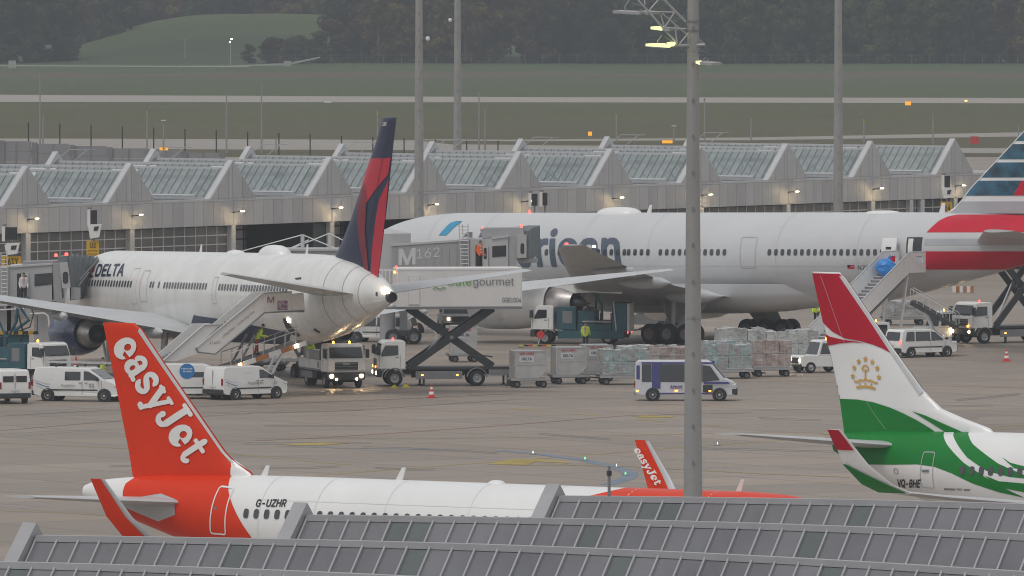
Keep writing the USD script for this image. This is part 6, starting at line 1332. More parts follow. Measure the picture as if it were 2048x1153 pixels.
# barrier lying beside the dispenser
br = thing('stand_barrier', 'low red and yellow barrier with a round red sign before the dispenser', 'barrier', ground(1078, 696), 0)
for k in range(8): MB().bar((-1.3 + .3 * k, 0, .14), (-1.3 + .3 * k + .29, 0, .14), .1).build('rail_piece', (M['coneyel'], M['ink'], M['conered'])[k % 3], br, False)
MB().bar((-.1, 0, .1), (.1, -.05, .75), .05).build('stem', M['lgrey'], br, False); MB().lathe([(-.02, .01), (-.02, .25), (.02, .25), (.02, .01)], (.1, -.05, .85), 'y', 16).build('disc', M['conered'], br, False)
for x in (-1.2, 1.0): MB().box(x - .15, x + .15, -.3, .3, 0, .08).build('foot', M['mgrey'], br, False)
bb = thing('striped_barrier', 'brown and cream striped barrier on the apron below the striped tail', 'barrier', ground(1926, 586), 0)
for k in range(6): MB().box(-.8 + .27 * k, -.8 + .27 * k + .265, -.1, .1, .02, .5).build('segment', M['rust'] if k % 2 else M['cream'], bb, False)
# cones
def cone(px, label, h=.75):
    o = thing('traffic_cone', label, 'cone', ground(*px), 0, None); r = lambda z: .2 - .17 * z / h
    for k, (za, zb_) in enumerate(((.04, .2), (.2, .36), (.36, .5), (.5, .62), (.62, h))): MB().lathe([(za, r(za)), (zb_, r(zb_))] + ([(zb_, .01)] if k == 4 else []), (0, 0, 0), 'z', 16).build('band', M['conered'] if k % 2 == 0 else M['white'], o, 50)
    MB().box(-.26, .26, -.26, .26, 0, .04).build('base', M['conered'], o, False)
cone((863, 796), 'red and white traffic cone in front of the lift truck'); cone((2013, 723), 'red and white traffic cone at the right edge of the apron'); cone((152, 742), 'red traffic cone below the engine of the blue finned jet', .9)
# ------------------------------------------------------------------ bridges, stairs, loaders, signs, people
import manifold3d as m3
class Frame:
    """a local frame standing on the ground at o, its x axis at angle ang"""
    def __init__(s, o, ang):
        s.o = np.array([o[0], o[1], 0.0]); s.ang = ang; c, q = math.cos(ang), math.sin(ang); s.R = np.array([[c, -q, 0], [q, c, 0], [0, 0, 1]])
    def side(s, x, y, yc=0.0):
        c = s.R.T @ (np.array([0, 0, H]) - s.o); d = s.R.T @ np.array([(x - 1024) / F, 1, -(y - YH) / F]); t = (yc - c[1]) / d[1]; p = c + t * d; return p[0], p[2]
    def poly(s, px, yc): return Polygon([s.side(x, y, yc) for x, y in px])
    def thing(s, name, label, cat, group=None): return thing(name, label, cat, s.o, s.ang, group)
def panel(o, fr, px, y0, y1, name, m, parent=None):
    return MB().prism(fr.poly(px, y0), y0, y1).build(name, m, parent or o, False)
def decalxz(o, fr, poly, y, name, m):
    mb = MB()
    for g in getattr(poly, 'geoms', [poly]): v, f = trimesh.creation.triangulate_polygon(g, engine='earcut'); mb.add(np.c_[v[:, 0], np.full(len(v), y), v[:, 1]], f)
    return mb.build(name, m, o, False)
def rail(o, fr, lines, y, r, name, m):
    mb = MB()
    for l in lines: mb.tube([(fr.side(x, q, y)[0], y, fr.side(x, q, y)[1]) for x, q in l], r, 6)
    return mb.build(name, m, o)
def oval(fr, x0, x1, y0, y1, yc):
    (a, z1), (b, z0) = fr.side(x0, y0, yc), fr.side(x1, y1, yc); r = (b - a) / 2 * .95
    return sbox(a + r, z0 + r, b - r, z1 - r).buffer(r) if b - a > 2 * r else sbox(a, z0, b, z1)
def bellows(o, fr, front, back, n, y0, y1, name='bellows'):
    """folded canopy: rectangle (x0, x1, z0, z1 at depth y0) to another"""
    rings = []
    for k in range(2 * n + 1):
        u = k / (2 * n); q = [front[i] + (back[i] - front[i]) * u for i in range(4)]; e = .10 if k % 2 else -.10; y = y0 + (y1 - y0) * u
        rings.append([(q[0] - e, y, q[2]), (q[1] + e, y, q[2]), (q[1] + e, y, q[3] + e), (q[0] - e, y, q[3] + e)])
    return MB().loft(rings, True, True).build(name, M['bellows'], o, False)
# ---- bridge to the long jet
fr = Frame(at(785, 0, 30.3), 0.0); o = fr.thing('jet_bridge', 'grey passenger bridge with large white letter M and number on its side', 'jet bridge'); yf = -1.6
panel(o, fr, [(785, 492), (946, 480.5), (946, 541), (785, 549)], yf, 1.6, 'tunnel', M['bridge'])
panel(o, fr, [(783, 489), (948, 477.5), (948, 481.5), (783, 493)], yf - .06, 1.66, 'roof_edge', M['trim'])
for x in np.arange(792, 944, 15.2): panel(o, fr, [(x, 494), (x + .7, 494), (x + .7, 541), (x, 541)], yf - .015, yf + .01, 'wall_rib', M['bridged'])
decalxz(o, fr, fit3(text_poly('M', True), fr.side(797, 530, yf), fr.side(831, 528, yf), fr.side(797.5, 499.5, yf)), yf - .02, 'letter', M['lgrey'])
decalxz(o, fr, fit3(text_poly('162'), fr.side(833, 518, yf), fr.side(879, 514, yf), fr.side(833, 499, yf)), yf - .02, 'number', M['lgrey'])
xr, _ = fr.side(775, 500, 0); MB().lathe([(3.2, 1.2), (3.3, 1.55), (7.3, 1.55), (7.4, 1.0), (7.6, .02)], (xr, 0, 0), 'z', 24).build('rotunda', M['panel'], o, 40); MB().lathe([(0, .7), (.2, .5), (3.3, .5)], (xr, 0, 0), 'z', 16).build('rotunda_column', M['bridge'], o, 40)
panel(o, fr, [(940, 480), (985, 477), (1016, 473), (1016, 536), (940, 540)], yf - .25, 1.7, 'cab', M['panel']); panel(o, fr, [(983, 476), (1017, 471.5), (1017, 474.5), (983, 479)], yf - .33, 1.75, 'roof_edge', M['trim'])
panel(o, fr, [(951, 491), (966, 490.5), (966, 534), (951, 535)], yf - .27, yf - .2, 'doorway', M['dark']); dr = panel(o, fr, [(965, 492), (976, 491.5), (976, 533.5), (965, 534)], yf - .36, yf - .28, 'door', M['trim'])
decalxz(o, fr, oval(fr, 967.5, 973.5, 496, 519, yf - .36), yf - .37, 'door_window', M['wglass']); panel(o, fr, [(984.5, 493), (1012, 491), (1012, 513), (984.5, 515)], yf - .28, yf - .22, 'window', M['wglass'])
panel(o, fr, [(1016, 472), (1034, 470.5), (1034, 535), (1016, 536)], yf - .15, 1.6, 'cab_corner', M['bridge']); panel(o, fr, [(1034, 471), (1053, 470), (1053, 516), (1034, 517)], yf - .3, 1.6, 'cab_end', M['panel']); decalxz(o, fr, oval(fr, 1041, 1048.5, 487, 508.5, yf - .3), yf - .31, 'window', M['wglass'])
panel(o, fr, [(960, 460), (968, 457), (1046, 456), (1048, 470), (965, 477)], yf + .2, 1.2, 'roof_hood', M['bridge']); panel(o, fr, [(1036, 517), (1076, 519), (1076, 526), (1036, 527)], yf, 1.2, 'cab_floor', M['bridged']); panel(o, fr, [(925, 476), (933, 465), (945, 465), (945, 476)], yf + .3, yf + .8, 'floodlight_box', M['mgrey'])
a0, z1 = fr.side(1050, 458, 0); a1, z0 = fr.side(1054, 518, 0); b1 = fr.side(1082, 458, 6)[0]
bellows(o, fr, (a0 - 1.3, a1 + .2, z0, z1), (a0 + .4, b1 - .1, z0 + .1, z1 - .05), 5, -1.2, 7.2)
rail(o, fr, [[(922, 535), (918, 449)], [(937, 535), (936, 448)], [(926, 480), (925, 449)]] + [[(921, 535 - 7.5 * k), (937, 535 - 7.5 * k)] for k in range(12)], yf - .4, .035, 'ladder', M['trim'])
for x, y in ((965, 459), (1043, 455)): MB().lathe([(0, .09), (.14, .09), (.18, .02)], (fr.side(x, y, 0)[0], 0, fr.side(x, y, 0)[1]), 'z', 10).build('warning_lamp', M['lampr'], o, 40)
xc, _ = fr.side(807, 600, 0); MB().box(xc - .25, xc + .25, -.3, .3, .9, 4.9).build('lift_column', M['bridged'], o, False); MB().box(xc - 1.0, xc + 1.0, -1.0, 1.0, .55, .9).build('wheel_frame', M['dark'], o, False)
for sx_ in (-.7, .7):
    for sy in (-1, 1): wheel(xc + sx_, sy * .95, .5, .35, sy, M['black'], M['mgrey'], o)
rail(o, fr, [[(818, 606), (872, 668)], [(828, 600), (880, 660)], [(815, 640), (868, 610)], [(880, 660), (880, 684)], [(872, 640), (872, 684)]], -1.9, .05, 'stair_rail', M['trim'])
for k in range(12): MB().box(*(lambda p: (p[0] - .15, p[0] + .15, -1.9, -1.0, p[1] - .03, p[1] + .01))(fr.side(820 + 4.6 * k, 612 + 5.4 * k, -1.5))).build('stair_step', M['steel'], o, False)
wk = fr.thing('gangway', 'fixed grey gangway hung from white cables behind the blue finned jet', 'gangway')
xa = fr.side(575, 500, 4)[0]; MB().box(xa, xr - 1.4, 2.8, 5.4, 3.6, 6.05).build('walkway', M['bridge'], wk, False); MB().box(xa - .1, xr - 1.3, 2.7, 5.5, 6.05, 6.2).build('roof', M['trim'], wk, False)
for px_ in (605, 659):
    x, _ = fr.side(px_, 480, 4); MB().box(x - .12, x + .12, 3.9, 4.15, 0, fr.side(px_, 469, 4)[1]).build('cable_post', M['trim'], wk, False)
mb = MB()
for a, b in (((605, 470), (476, 505)), ((605, 470), (690, 505)), ((659, 467), (552, 510)), ((659, 467), (745, 512)), ((618, 480), (556, 508))): mb.tube([(fr.side(x, y, 4)[0], 4.0, fr.side(x, y, 4)[1]) for x, y in (a, b)], .035, 5)
mb.build('cables', M['white'], wk)
# ---- bridge to the blue finned jet
fr = Frame(at(100, 0, 32.0), 0.0); o = fr.thing('jet_bridge', 'grey passenger bridge with green grey bellows against the nose at the left edge', 'jet bridge'); yf = -1.6
panel(o, fr, [(-160, 541), (22, 534), (22, 604), (-160, 606)], yf + .2, 1.6, 'tunnel', M['bridge']); panel(o, fr, [(20, 535), (60, 532), (104, 529), (104, 602), (20, 604)], yf, 1.7, 'cab', M['panel']); panel(o, fr, [(18, 532.5), (60, 529.5), (105, 526.5), (105, 530), (18, 536)], yf - .08, 1.75, 'roof_edge', M['trim'])
panel(o, fr, [(34, 548), (43, 547), (43, 600), (34, 600)], yf - .02, yf + .05, 'doorway', M['dark']); panel(o, fr, [(42, 548), (57, 546.5), (57, 600), (42, 600)], yf - .1, yf - .03, 'door', M['trim']); decalxz(o, fr, oval(fr, 45.5, 54, 551, 576, yf - .1), yf - .11, 'door_window', M['wglass'])
panel(o, fr, [(69, 549), (104, 546), (104, 569), (69, 573)], yf - .03, yf + .03, 'window', M['wglass']); panel(o, fr, [(104, 528), (120, 526.5), (124, 599), (108, 600)], yf + .05, 1.6, 'cab_corner', M['bridge']); panel(o, fr, [(119, 526), (135, 525), (141, 575), (124, 577)], yf - .15, 1.6, 'cab_end', M['panel']); decalxz(o, fr, oval(fr, 125.5, 136.5, 544, 568, yf - .15), yf - .16, 'window', M['wglass'])
panel(o, fr, [(116, 514), (134, 512), (136, 526), (116, 528)], yf + .3, 1.2, 'roof_hood', M['bellows']); panel(o, fr, [(45, 524), (116, 522), (116, 529), (45, 532)], yf + .6, 1.2, 'roof_duct', M['bridged'])
a0, z1 = fr.side(138, 512, 0); a1, z0 = fr.side(146, 600, 0)
rings = []
for k in range(13):
    u = k / 12; e = .10 if k % 2 else -.06; xt = fr.side(138 + 57 * u, 511, 0)[0]; xb = fr.side(142 + 22 * u, 600, 0)[0]; zt = z1 - .25 * u ** 2 + e; y = 3.2 * u
    rings.append([(xb, -1.35 + y - e, z0), (xt, -1.35 + y - e, zt), (xt, 1.6 + 2 * u, zt), (xb, 1.6 + 2 * u, z0)])
MB().loft(rings, True, True).build('bellows', M['bellows'], o, False)
panel(o, fr, [(142, 575), (160, 577), (160, 598), (142, 600)], yf + .2, 0, 'cab_floor', M['bridge'])
rail(o, fr, [[(160, 560), (196, 520)], [(158, 572), (178, 545)]], -1.5, .05, 'bellows_arm', M['mgrey']); rail(o, fr, [[(3, 604), (2, 505)], [(15, 604), (14, 503)]] + [[(3, 600 - 8 * k), (15, 600 - 8 * k)] for k in range(12)], yf - .35, .035, 'ladder', M['trim'])
for x, y in ((113, 513), (134, 511)): MB().lathe([(0, .1), (.15, .1), (.2, .02)], (fr.side(x, y, 0)[0], -.8, fr.side(x, y, 0)[1]), 'z', 10).build('warning_lamp', M['lampr'], o, 40)
for xa, xb, yt in ((68, 112, 604), (-30, 30, 606), (14, 22, 606)): panel(o, fr, [(xa, yt), (xb, yt), (xb, 688), (xa, 688)], -.5, .6, 'support_column', M['panel'])
rail(o, fr, [[(-40, 612), (48, 610)], [(-40, 622), (48, 618)], [(10, 610), (10, 622)], [(30, 610), (30, 620)]], -1.9, .05, 'service_rail', M['trim']); rail(o, fr, [[(60, 628), (88, 627), (96, 632), (100, 660)]], -1.6, .06, 'service_pipe', M['cream'])
# ---- docking displays
def docking(label, s, ang, brd, bx, sg, text, small=False, extra=None):
    xs = [v[0] for v in (brd, bx or brd, sg or brd)]; fr = Frame(at((brd[0] + brd[2]) / 2, 0, s), ang); o = fr.thing('docking_display', label, 'sign')
    r = lambda q, y: [(q[0], q[1]), (q[2], q[1]), (q[2], q[3]), (q[0], q[3])]
    panel(o, fr, r(brd, 0), -.08, .08, 'display_board', M['ink']); z = fr.side(brd[0], brd[1], 0); MB().box(z[0] - .22, z[0] - .02, -.12, .12, fr.side(0, brd[3], 0)[1] - .1, z[1] + .06).build('side_housing', M['cream'], o, False); MB().box(z[0] - .2, z[0] + .1, -.1, .1, z[1] + .07, z[1] + .2).build('cap', M['mgrey'], o, False)
    if bx:
        b = panel(o, fr, [(bx[0], bx[1] + 4), (bx[0] + 6, bx[1]), (bx[2], bx[1]), (bx[2] - 5, bx[3] - 3), (bx[0] + 4, bx[3])], -.35, .3, 'camera_box', M['cream']); panel(o, fr, [(bx[0] + (bx[2] - bx[0]) * .45, bx[1] + 5), (bx[2] - 5, bx[1] + 4), (bx[2] - 8, bx[1] + 13), (bx[0] + (bx[2] - bx[0]) * .42, bx[1] + 13)], -.38, -.34, 'camera_window', M['dark'], b)
    if sg:
        panel(o, fr, r(sg, 0), -.14, -.06, 'sign_board', M['yellow']); h = (sg[3] - sg[1]); w = sg[2] - sg[0]
        zt, zb_ = (sg[1] + h * .14, sg[1] + h * .46) if small else (sg[1] + h * .22, sg[1] + h * .82); xa, xb = (sg[0] + w * .26, sg[2] - w * .26) if small else (sg[0] + w * .12, sg[2] - w * .14)
        decalxz(o, fr, fit3(text_poly(text, True), fr.side(xa, zb_, -.15), fr.side(xb, zb_, -.15), fr.side(xa, zt, -.15)), -.15, 'number', M['ink'])
        if small:
            for q, t in ((.70, 'MAX 11.50M'), (.92, 'NO 767-400')):
                decalxz(o, fr, fit3(text_poly(t, True), fr.side(sg[0] + w * .14, sg[1] + h * q, -.15), fr.side(sg[2] - w * .14, sg[1] + h * q, -.15), fr.side(sg[0] + w * .14, sg[1] + h * (q - .07), -.15)), -.15, 'small_print', M['ink'])
    x0, _ = fr.side((brd[0] + brd[2]) / 2, 0, 0); MB().box(x0 - .08, x0 + .08, .1, .26, 0, fr.side(0, brd[1], 0)[1] - .2).build('post', M['bridged'], o, False)
docking('black display board above a yellow sign reading 161Y at the left edge', 29.6, 0, (10.5, 455, 34, 480), (9, 487, 39, 511), (4, 513, 42, 533), '161Y')
docking('black display board above a yellow sign reading 162 over the blue finned jet nose', 29.4, 0, (181, 421, 194, 449), (176, 449, 203, 478), (173, 482, 198, 512), '162', True)
docking('left one of two black display boards in front of the facade centre', 27.4, 0, (1063, 388, 1075, 412), None, None, ''); docking('right one of two black display boards in front of the facade centre', 27.3, 0, (1085, 386, 1095, 411), None, None, '')
docking('black display board above a yellow sign reading 164 near the striped fin', 25.8, 0, (1889, 352, 1900, 375), (1884, 376, 1908, 398), (1881, 404, 1904, 426), '164', False)
# ---- stairs at the blue finned jet
u = DL.R @ np.array([0, 1, 0]); ang = math.atan2(-u[1], -u[0]); fr = Frame(at(612, 0, 34.05), ang)
o = fr.thing('passenger_stairs', 'white covered passenger stairs with letter M leading up to the blue finned jet', 'stairs'); yf = -1.1
S_up = [(392.5, 696.5), (526.7, 587), (529, 625.4), (431, 707.7), (397, 704)]; S_lo = [(325, 723), (408, 650), (442, 649), (394, 694), (398, 706), (352, 723)]; S_pl = [(528, 586), (583, 585), (583, 625), (528, 625)]; S_ex = [(584, 588), (607, 586), (610, 621), (584, 622)]
for y0, y1 in ((yf, yf + .08), (-yf - .08, -yf)):
    for q, m in ((S_up, 'side_panel'), (S_lo, 'lower_panel'), (S_pl, 'platform_panel'), (S_ex, 'bridge_panel')): MB().prism(fr.poly(q, yf), y0 + (.03 if m == 'lower_panel' else 0), y1 + (.03 if m == 'lower_panel' else 0)).build(m, M['cream'], o, False)
rail(o, fr, [[(392.5, 696), (526, 586.5), (583, 584.5)], [(325, 723), (408, 650), (442, 649)]], yf - .02, .06, 'hand_rail', M['trim']); rail(o, fr, [[(392, 697), (397, 705), (431, 708.5), (529, 626), (607, 622)]], yf - .02, .05, 'lower_edge', M['mgrey'])
p0, p1 = np.array(fr.side(340, 722, yf)), np.array(fr.side(528, 618, yf))
for k in range(24):
    q = p0 + (p1 - p0) * (k + .5) / 24; MB().box(q[0] - .2, q[0] + .2, yf + .1, -yf - .1, q[1] - .06, q[1]).build('stair_step', M['mgrey'], o, False)
q0, q1 = fr.side(528, 622, yf), fr.side(610, 622, yf); MB().box(q0[0], q1[0], yf + .1, -yf - .1, q0[1] - .12, q0[1]).build('platform_floor', M['mgrey'], o, False)
decalxz(o, fr, fit3(text_poly('M'), fr.side(534.5, 606, yf), fr.side(548, 606, yf), fr.side(534.5, 594, yf)), yf - .02, 'letter', M['dredp'])
ph = decalxz(o, fr, fr.poly([(555, 602), (575, 602), (575, 620.5), (555, 620.5)], yf), yf - .02, 'picture', usdkit.material(stage, '/World/Looks/stairs_picture', {'tc': ('texture_coordinate', {}), 'n': ('noise_texture', {'scale': 6.0, 'detail': 3.0}), 'r': ('rgb_ramp', {'ramp': [(.3, (.10, .05, .09)), (.5, (.35, .2, .33)), (.7, (.6, .5, .55))]}), 'p': ('principled_bsdf', {'roughness': .5})}, [('tc.object', 'n.vector'), ('n.fac', 'r.fac'), ('r.color', 'p.base_color')], surface='p.BSDF'))
decalxz(o, fr, fit3(text_poly('Living Ideas - Connecting Lives'), fr.side(446, 676, yf), fr.side(509, 625, yf), fr.side(444, 671.5, yf)), yf - .02, 'lettering', M['mgrey']); decalxz(o, fr, fit3(text_poly('AT 4023'), fr.side(419, 689.5, yf), fr.side(440, 688, yf), fr.side(419, 684, yf)), yf - .02, 'lettering', M['mgrey'])
a = fr.side(372, 730, 0)[0]; b = fr.side(455, 730, 0)[0]; MB().box(a, b, -.8, .8, .4, .75).build('chassis', M['dark'], o, False)
for x in (a + .5, b - .5):
    for sd in (-1, 1): wheel(x, sd * .85, .36, .24, sd, M['black'], M['mgrey'], o)
mb = MB(); p = fr.side(450, 690, 0); mb.bar((p[0], -.7, .6), (p[0] + 1.6, -.7, p[1] + .6), .12).bar((p[0], .7, .6), (p[0] + 1.6, .7, p[1] + .6), .12); mb.build('lift_strut', M['mgrey'], o, False)
# ---- stairs at the long jet
ad, _ = AA.on(1828, 495, 1); w0 = AA.world([-ad, 3.0, 0]); u = AA.R @ np.array([0, 1, 0]); ang = math.atan2(-u[1], -u[0]); fr = Frame(w0, ang)
o = fr.thing('passenger_stairs', 'white open passenger stairs leading to the rear door of the long jet', 'stairs'); zp = fr.side(1830, 535, 0)[1]; run = 8.4
for y in (-1.05, 1.05):
    MB().prism(Polygon([(-run - 1.9, .45), (-1.9, zp - .25), (-1.9, zp + 1.0), (-run - 1.9, 1.6)]), y - .05, y + .05).build('side_panel', M['white'], o, False)
    MB().prism(Polygon([(-1.88, zp - .3), (-.1, zp - .3), (-.1, zp + 1.0), (-1.88, zp + 1.0)]).difference(sbox(-1.2, zp + .35, -.4, zp + .75)), y - .06, y + .06).build('platform_panel', M['white'], o, False)
    MB().tube([(-run - 1.9, y, 1.65), (-1.9, y, zp + 1.05), (-.1, y, zp + 1.05)], .05, 6).build('hand_rail', M['trim'], o)
    MB().bar((-run - 1.2, y * .8, .5), (-2.2, y * .8, zp - .7), .14).build('girder', M['mgrey'], o, False)
for k in range(24):
    t = (k + .5) / 24; x = -run - 1.9 + run * t; z = .35 + (zp - .35) * t; MB().box(x - .19, x + .17, -1.0, 1.0, z - .05, z).build('stair_step', M['lgrey'], o, False); MB().box(x + .172, x + .187, -1.0, 1.0, z, z + .19).build('stair_riser', M['mgrey'], o, False)
MB().box(-1.9, -.05, -1.0, 1.0, zp - .12, zp - .02).build('platform_floor', M['lgrey'], o, False); MB().box(-run - 1.8, -2.0, -.7, .7, .35, .6).build('chassis', M['mgrey'], o, False)
for x in (-run - 1.0, -3.0):
    for sd in (-1, 1): wheel(x, sd * .85, .36, .24, sd, M['black'], M['mgrey'], o)
for sd in (-1, 1): MB().bar((-2.6, sd * .7, .5), (-1.6, sd * .7, zp - .3), .14).build('support_leg', M['white'], o, False)
put_text(o, 'AIRPORT', -5.6, -1.11, 3.6, .28, M['mgrey'], -1, 1.5) if False else None
# open door leaf of the long jet
dz = [AA.on(x, y, 1) for x, y in ((1773, 476), (1803, 476), (1801, 532), (1772, 532))]; am = (dz[0][0] + dz[1][0]) / 2; z0, z1 = dz[2][1], dz[0][1]; hw = abs(dz[1][0] - dz[0][0]) / 2
for nm, za, zb_, m in (('door_top', z0 + .95, z1, 'jetwhite'), ('door_bottom', z0 - .05, z0 + .94, 'aared')):
    rg = []
    for z in np.linspace(za, zb_, 7):
        y = float(AA.half(am, z)) + .32; rg.append([(-am - hw, y, z), (-am + hw, y, z), (-am + hw, y + .12, z), (-am - hw, y + .12, z)])
    MB().loft(rg, True, True).build(nm, M[m], AA.prim, False)
yw = float(AA.half(am, z1 - .5)) + .47; MB().box(-am - hw * .35, -am + hw * .35, yw, yw + .03, z1 - .75, z1 - .58).build('door_window', M['dark'], AA.prim, False)
# blue bag at the top of those stairs
bg = thing('plastic_bag', 'large blue plastic bag lying at the top of the white stairs', 'bag', fr.o + fr.R @ np.array([-2.7, .2, zp - .35]), .3)
m = trimesh.creation.icosphere(4, .62); d = meshkit.fbm(m.vertices * 2.4 + 7, 4, 3); MB().add(m.vertices * [1.15, .95, .95] * (.72 + .55 * d[:, None]) + [0, 0, .38], m.faces).build('bag_body', M['bag'], bg, 25); MB().tube([(.1, 0, .9), (.16, .03, 1.05), (.3, .05, 1.12)], [.09, .05, .11], 8).build('bag_knot', M['bag'], bg)
# ---- belt loaders
def loader(name, label, fr, p0, p1, m, w=.9, rails=True, body=True, lamps=True):
    o = fr.thing(name, label, 'belt loader'); a, b = np.array(fr.side(*p0)), np.array(fr.side(*p1)); q = lambda t, y, dz=0: (a[0] + (b[0] - a[0]) * t, y, a[1] + (b[1] - a[1]) * t + dz)
    MB().bar(q(0, 0), q(1, 0), w * 1.7, .06).build('belt', M['dark'], o, False)
    for y in (-w, w):
        for k in range(6): MB().bar(q(k / 6, y, -.08), q((k + .97) / 6, y, -.08), .1, .28).build('side_beam', m if k % 2 == 0 or not lamps else M['cream'], o, False)
        if rails:
            MB().tube([q(0, y, .8), q(1, y, .8)], .03, 6).build('hand_rail', M['trim'], o)
            for k in range(8): MB().tube([q(k / 7, y, 0), q(k / 7, y, .8)], .025, 5).build('rail_post', M['trim'], o)
    if body:
        xs = sorted((a[0], b[0])); xm = (xs[0] * .6 + xs[1] * .4); rbox(xm - 2.2, xm + 1.6, -.95, .95, .4, .95).build('chassis', M['mgrey'], o, False)
        for x in (xm - 1.5, xm + 1.0):
            for sd in (-1, 1): wheel(x, sd * .85, .36, .24, sd, M['black'], M['mgrey'], o)
        for t in ((.12, .86) if lamps else ()): MB().lathe([(0, .1), (-.05, .08), (-.07, .01)], q(t, -w - .06, -.05), 'y', 10).build('work_lamp', M['lamph'], o)
        for y in (-.5, .5): MB().bar((xm + .6, y, .8), q(.72, y, -.2), .12).build('lift_ram', M['alu'], o, False)
    return o, q
u = DL.R @ np.array([0, 1, 0]); fr = Frame(at(600, 0, 34.1), math.atan2(-u[1], -u[0]))
o, q = loader('belt_loader', 'orange edged belt loader rising into the hold of the blue finned jet', fr, (452, 733), (603, 682), M['rust']); blq = fr.o + fr.R @ np.array(q(.42, .2, .05))
o, q2 = loader('cargo_conveyor', 'dark cargo conveyor with white rail sloping up to the tail of the long jet', Frame(at(1860, 0, 31.2), math.radians(-8)), (1915, 652), (1824, 602), M['dark'], 1.0, lamps=False)
tug('dark low tractor in the shade beneath the blue finned jet tail', (665, 722), 170, 3.8, 1.9, M['dark'], None, 1.7)
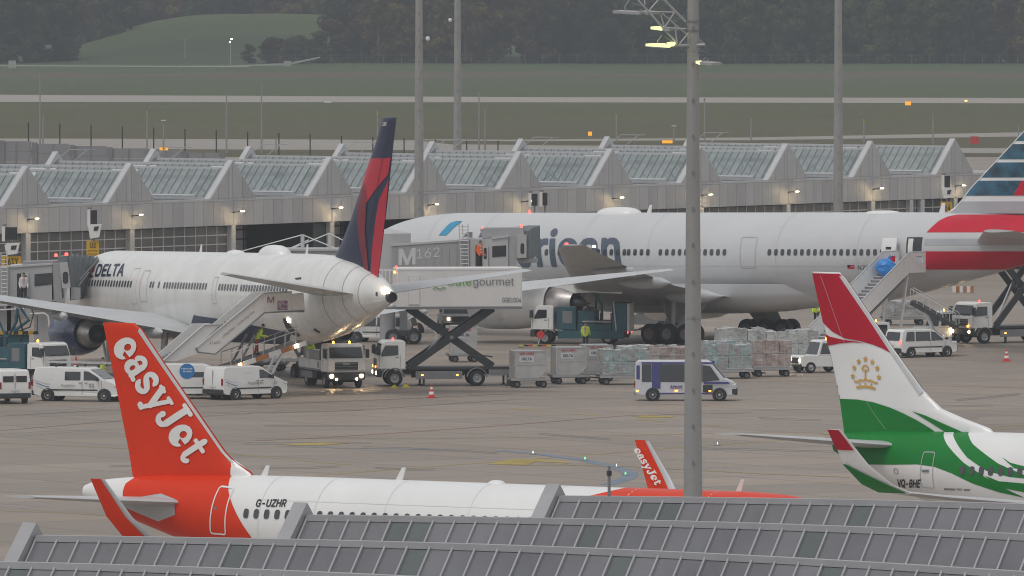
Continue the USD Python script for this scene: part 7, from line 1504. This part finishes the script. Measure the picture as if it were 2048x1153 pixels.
# ---- people
def limb(pts):
    out = []
    for (a, ra), (b, rb) in zip(pts, pts[1:]):
        s1 = m3.Manifold.sphere(ra, 12).translate(list(map(float, a))); s2 = m3.Manifold.sphere(rb, 12).translate(list(map(float, b))); out.append(m3.Manifold.batch_hull([s1, s2]))
    return out
def solid(parts, ref=.05, it=4):
    m = m3.Manifold.batch_boolean(parts, m3.OpType.Add).refine_to_length(ref).to_mesh(); t = trimesh.Trimesh(m.vert_properties[:, :3], m.tri_verts, process=True); trimesh.smoothing.filter_taubin(t, iterations=it); return t
def person(label, loc, ang, top, legs, stride=0.0, lean=0.0, arms=(.2, .2), head=None, group=None):
    """standing or walking figure, x forward"""
    o = thing('person', label, 'person', loc, ang, group); L = lambda x, y, z: np.array([x + lean * max(0, z - .9), y, z])
    hip, kn = .92, .49; P = {}
    leg, cl = [], []
    for sd, st in ((1, stride), (-1, -stride)):
        h, k, f = L(0, sd * .10, hip), np.array([st * .5 + .05 * abs(st), sd * .11, kn]), np.array([st - .03, sd * .11, .08 + .06 * max(0, -st)])
        leg += limb([(h, .085), (k, .058), (f, .042), (f + [.17, 0, -.045], .032)]); cl += limb([(h, .105), (k, .078), (f + [0, 0, .06], .066)])
        P[sd] = f
    tor = limb([(L(0, 0, .95), .125), (L(0, 0, 1.15), .13), (L(0, 0, 1.36), .14), (L(.0, 0, 1.47), .075), (L(.01, 0, 1.56), .055)]) + [m3.Manifold.batch_hull([m3.Manifold.sphere(.08, 12).translate([*map(float, L(0, y, 1.40))]) for y in (-.155, .155)] + [m3.Manifold.sphere(.10, 12).translate([*map(float, L(0, y, 1.0))]) for y in (-.06, .06)])]
    jk = [m3.Manifold.batch_hull([m3.Manifold.sphere(.10, 12).translate([*map(float, L(0, y, 1.40))]) for y in (-.16, .16)] + [m3.Manifold.sphere(.13, 12).translate([*map(float, L(0, y, .92))]) for y in (-.07, .07)])]
    arm = []
    for sd, sw in ((1, arms[0]), (-1, arms[1])):
        s_, e, w = L(0, sd * .20, 1.40), L(.10 * sw - .03, sd * .26, 1.12), L(.55 * sw + .05, sd * .24, .88 + .35 * max(0, sw - .3))
        arm += limb([(s_, .058), (e, .045), (w, .032)]); jk += limb([(s_, .076), (e, .062), (w, .052)])
        d = (w - e) / np.linalg.norm(w - e); c = w + d * .06; arm += limb([(w, .03), (c, .036)])
        for k in range(4): fb = c + d * .03 + np.array([(k - 1.5) * .02, 0, 0]); ln = (.055, .065, .06, .045)[k]; arm += limb([(fb, .010), (fb + d * ln * .6, .009), (fb + d * ln + np.array([0, -sd * .02, 0]), .008)])
        arm += limb([(w + d * .03 + np.array([.03, 0, 0]), .012), (w + d * .07 + np.array([.055, 0, 0]), .010), (w + d * .10 + np.array([.05, 0, 0]), .009)])
    hd = [m3.Manifold.sphere(1, 24).scale([.093, .077, .115]).translate([*map(float, L(.02, 0, 1.66))]), m3.Manifold.sphere(.05, 12).translate([*map(float, L(.055, 0, 1.59))])] + limb([(L(.10, 0, 1.665), .012), (L(.122, 0, 1.64), .016)]) + [m3.Manifold.sphere(.022, 8).translate([*map(float, L(.01, sd * .078, 1.655))]) for sd in (-1, 1)]
    MB().mesh(solid(leg + tor + arm + hd, .03)).build('body', M['skin'], o, 60)
    MB().mesh(solid(cl + limb([(L(0, .07, .95), .12), (L(0, -.07, .95), .12)]), .06)).build('trousers', M[legs], o, 60); MB().mesh(solid(jk, .06)).build('jacket', M[top], o, 60)
    for sd in (-1, 1): MB().mesh(solid(limb([(P[sd] + [-.03, 0, -.01], .05), (P[sd] + [.16, 0, -.04], .042)]), .05)).build('shoe', M['black'], o, 60)
    for z in (1.02, 1.2):
        if top != 'cloth': MB().lathe([(-.025, .17), (.025, .17)], (0, 0, 0), 'z', 20).shift(L(0, 0, z)).build('reflective_band', M['lgrey'], o, 40)
    hm = trimesh.creation.icosphere(2, 1.0); v = hm.vertices * [.105, .09, .118]; v[:, 2] = np.maximum(v[:, 2], -.01); MB().add(v + L(.005, 0, 1.685), hm.faces).build('hair' if not head else 'cap', M[head or 'dark'], o, 60)
    for sd in (-1, 1): MB().lathe([(-.006, .01), (.006, .012), (.012, .004)], (0, 0, 0), 'x', 8).shift(L(.105, sd * .03, 1.675)).build('eye', M['ink'], o)
    return o
person('person in yellow hi-vis vest and trousers standing beside the right fuel dispenser', ground(1171, 699), math.radians(80), 'hivis', 'cloth', .05, 0, (.1, .5))
person('person in hi-vis jacket and dark trousers walking right of the main wheels', ground(1633, 650), math.radians(-100), 'hivis', 'cloth', .16, 0, (.6, .3))
person('person in yellow hi-vis jacket bending on the flatbed truck', ground(640, 769) + np.array([-.4, .7, 1.09]), math.radians(-150), 'hivis', 'cloth', .1, .45, (.8, .7))
person('person in yellow hi-vis top leaning forward on the belt loader', blq, math.radians(20), 'hivis', 'dredp', .12, .5, (.9, .8))
person('person in orange hi-vis vest in the open door of the lettered bridge', at(961, 534, 30.3) + np.array([0, -1.93, 0]), math.radians(-60), 'hivio', 'cloth', .03, 0, (.2, .3))
person('person in pale top standing at the bridge door by the left edge', at(50, 601, 32.0) + np.array([0, -1.85, 0]), math.radians(-80), 'lgrey', 'cloth', .03, 0, (.2, .2))
person('person in yellow hi-vis behind the ladder van left of the orange fin', ground(206, 775), math.radians(160), 'hivis', 'cloth', .1, 0, (.4, .3))
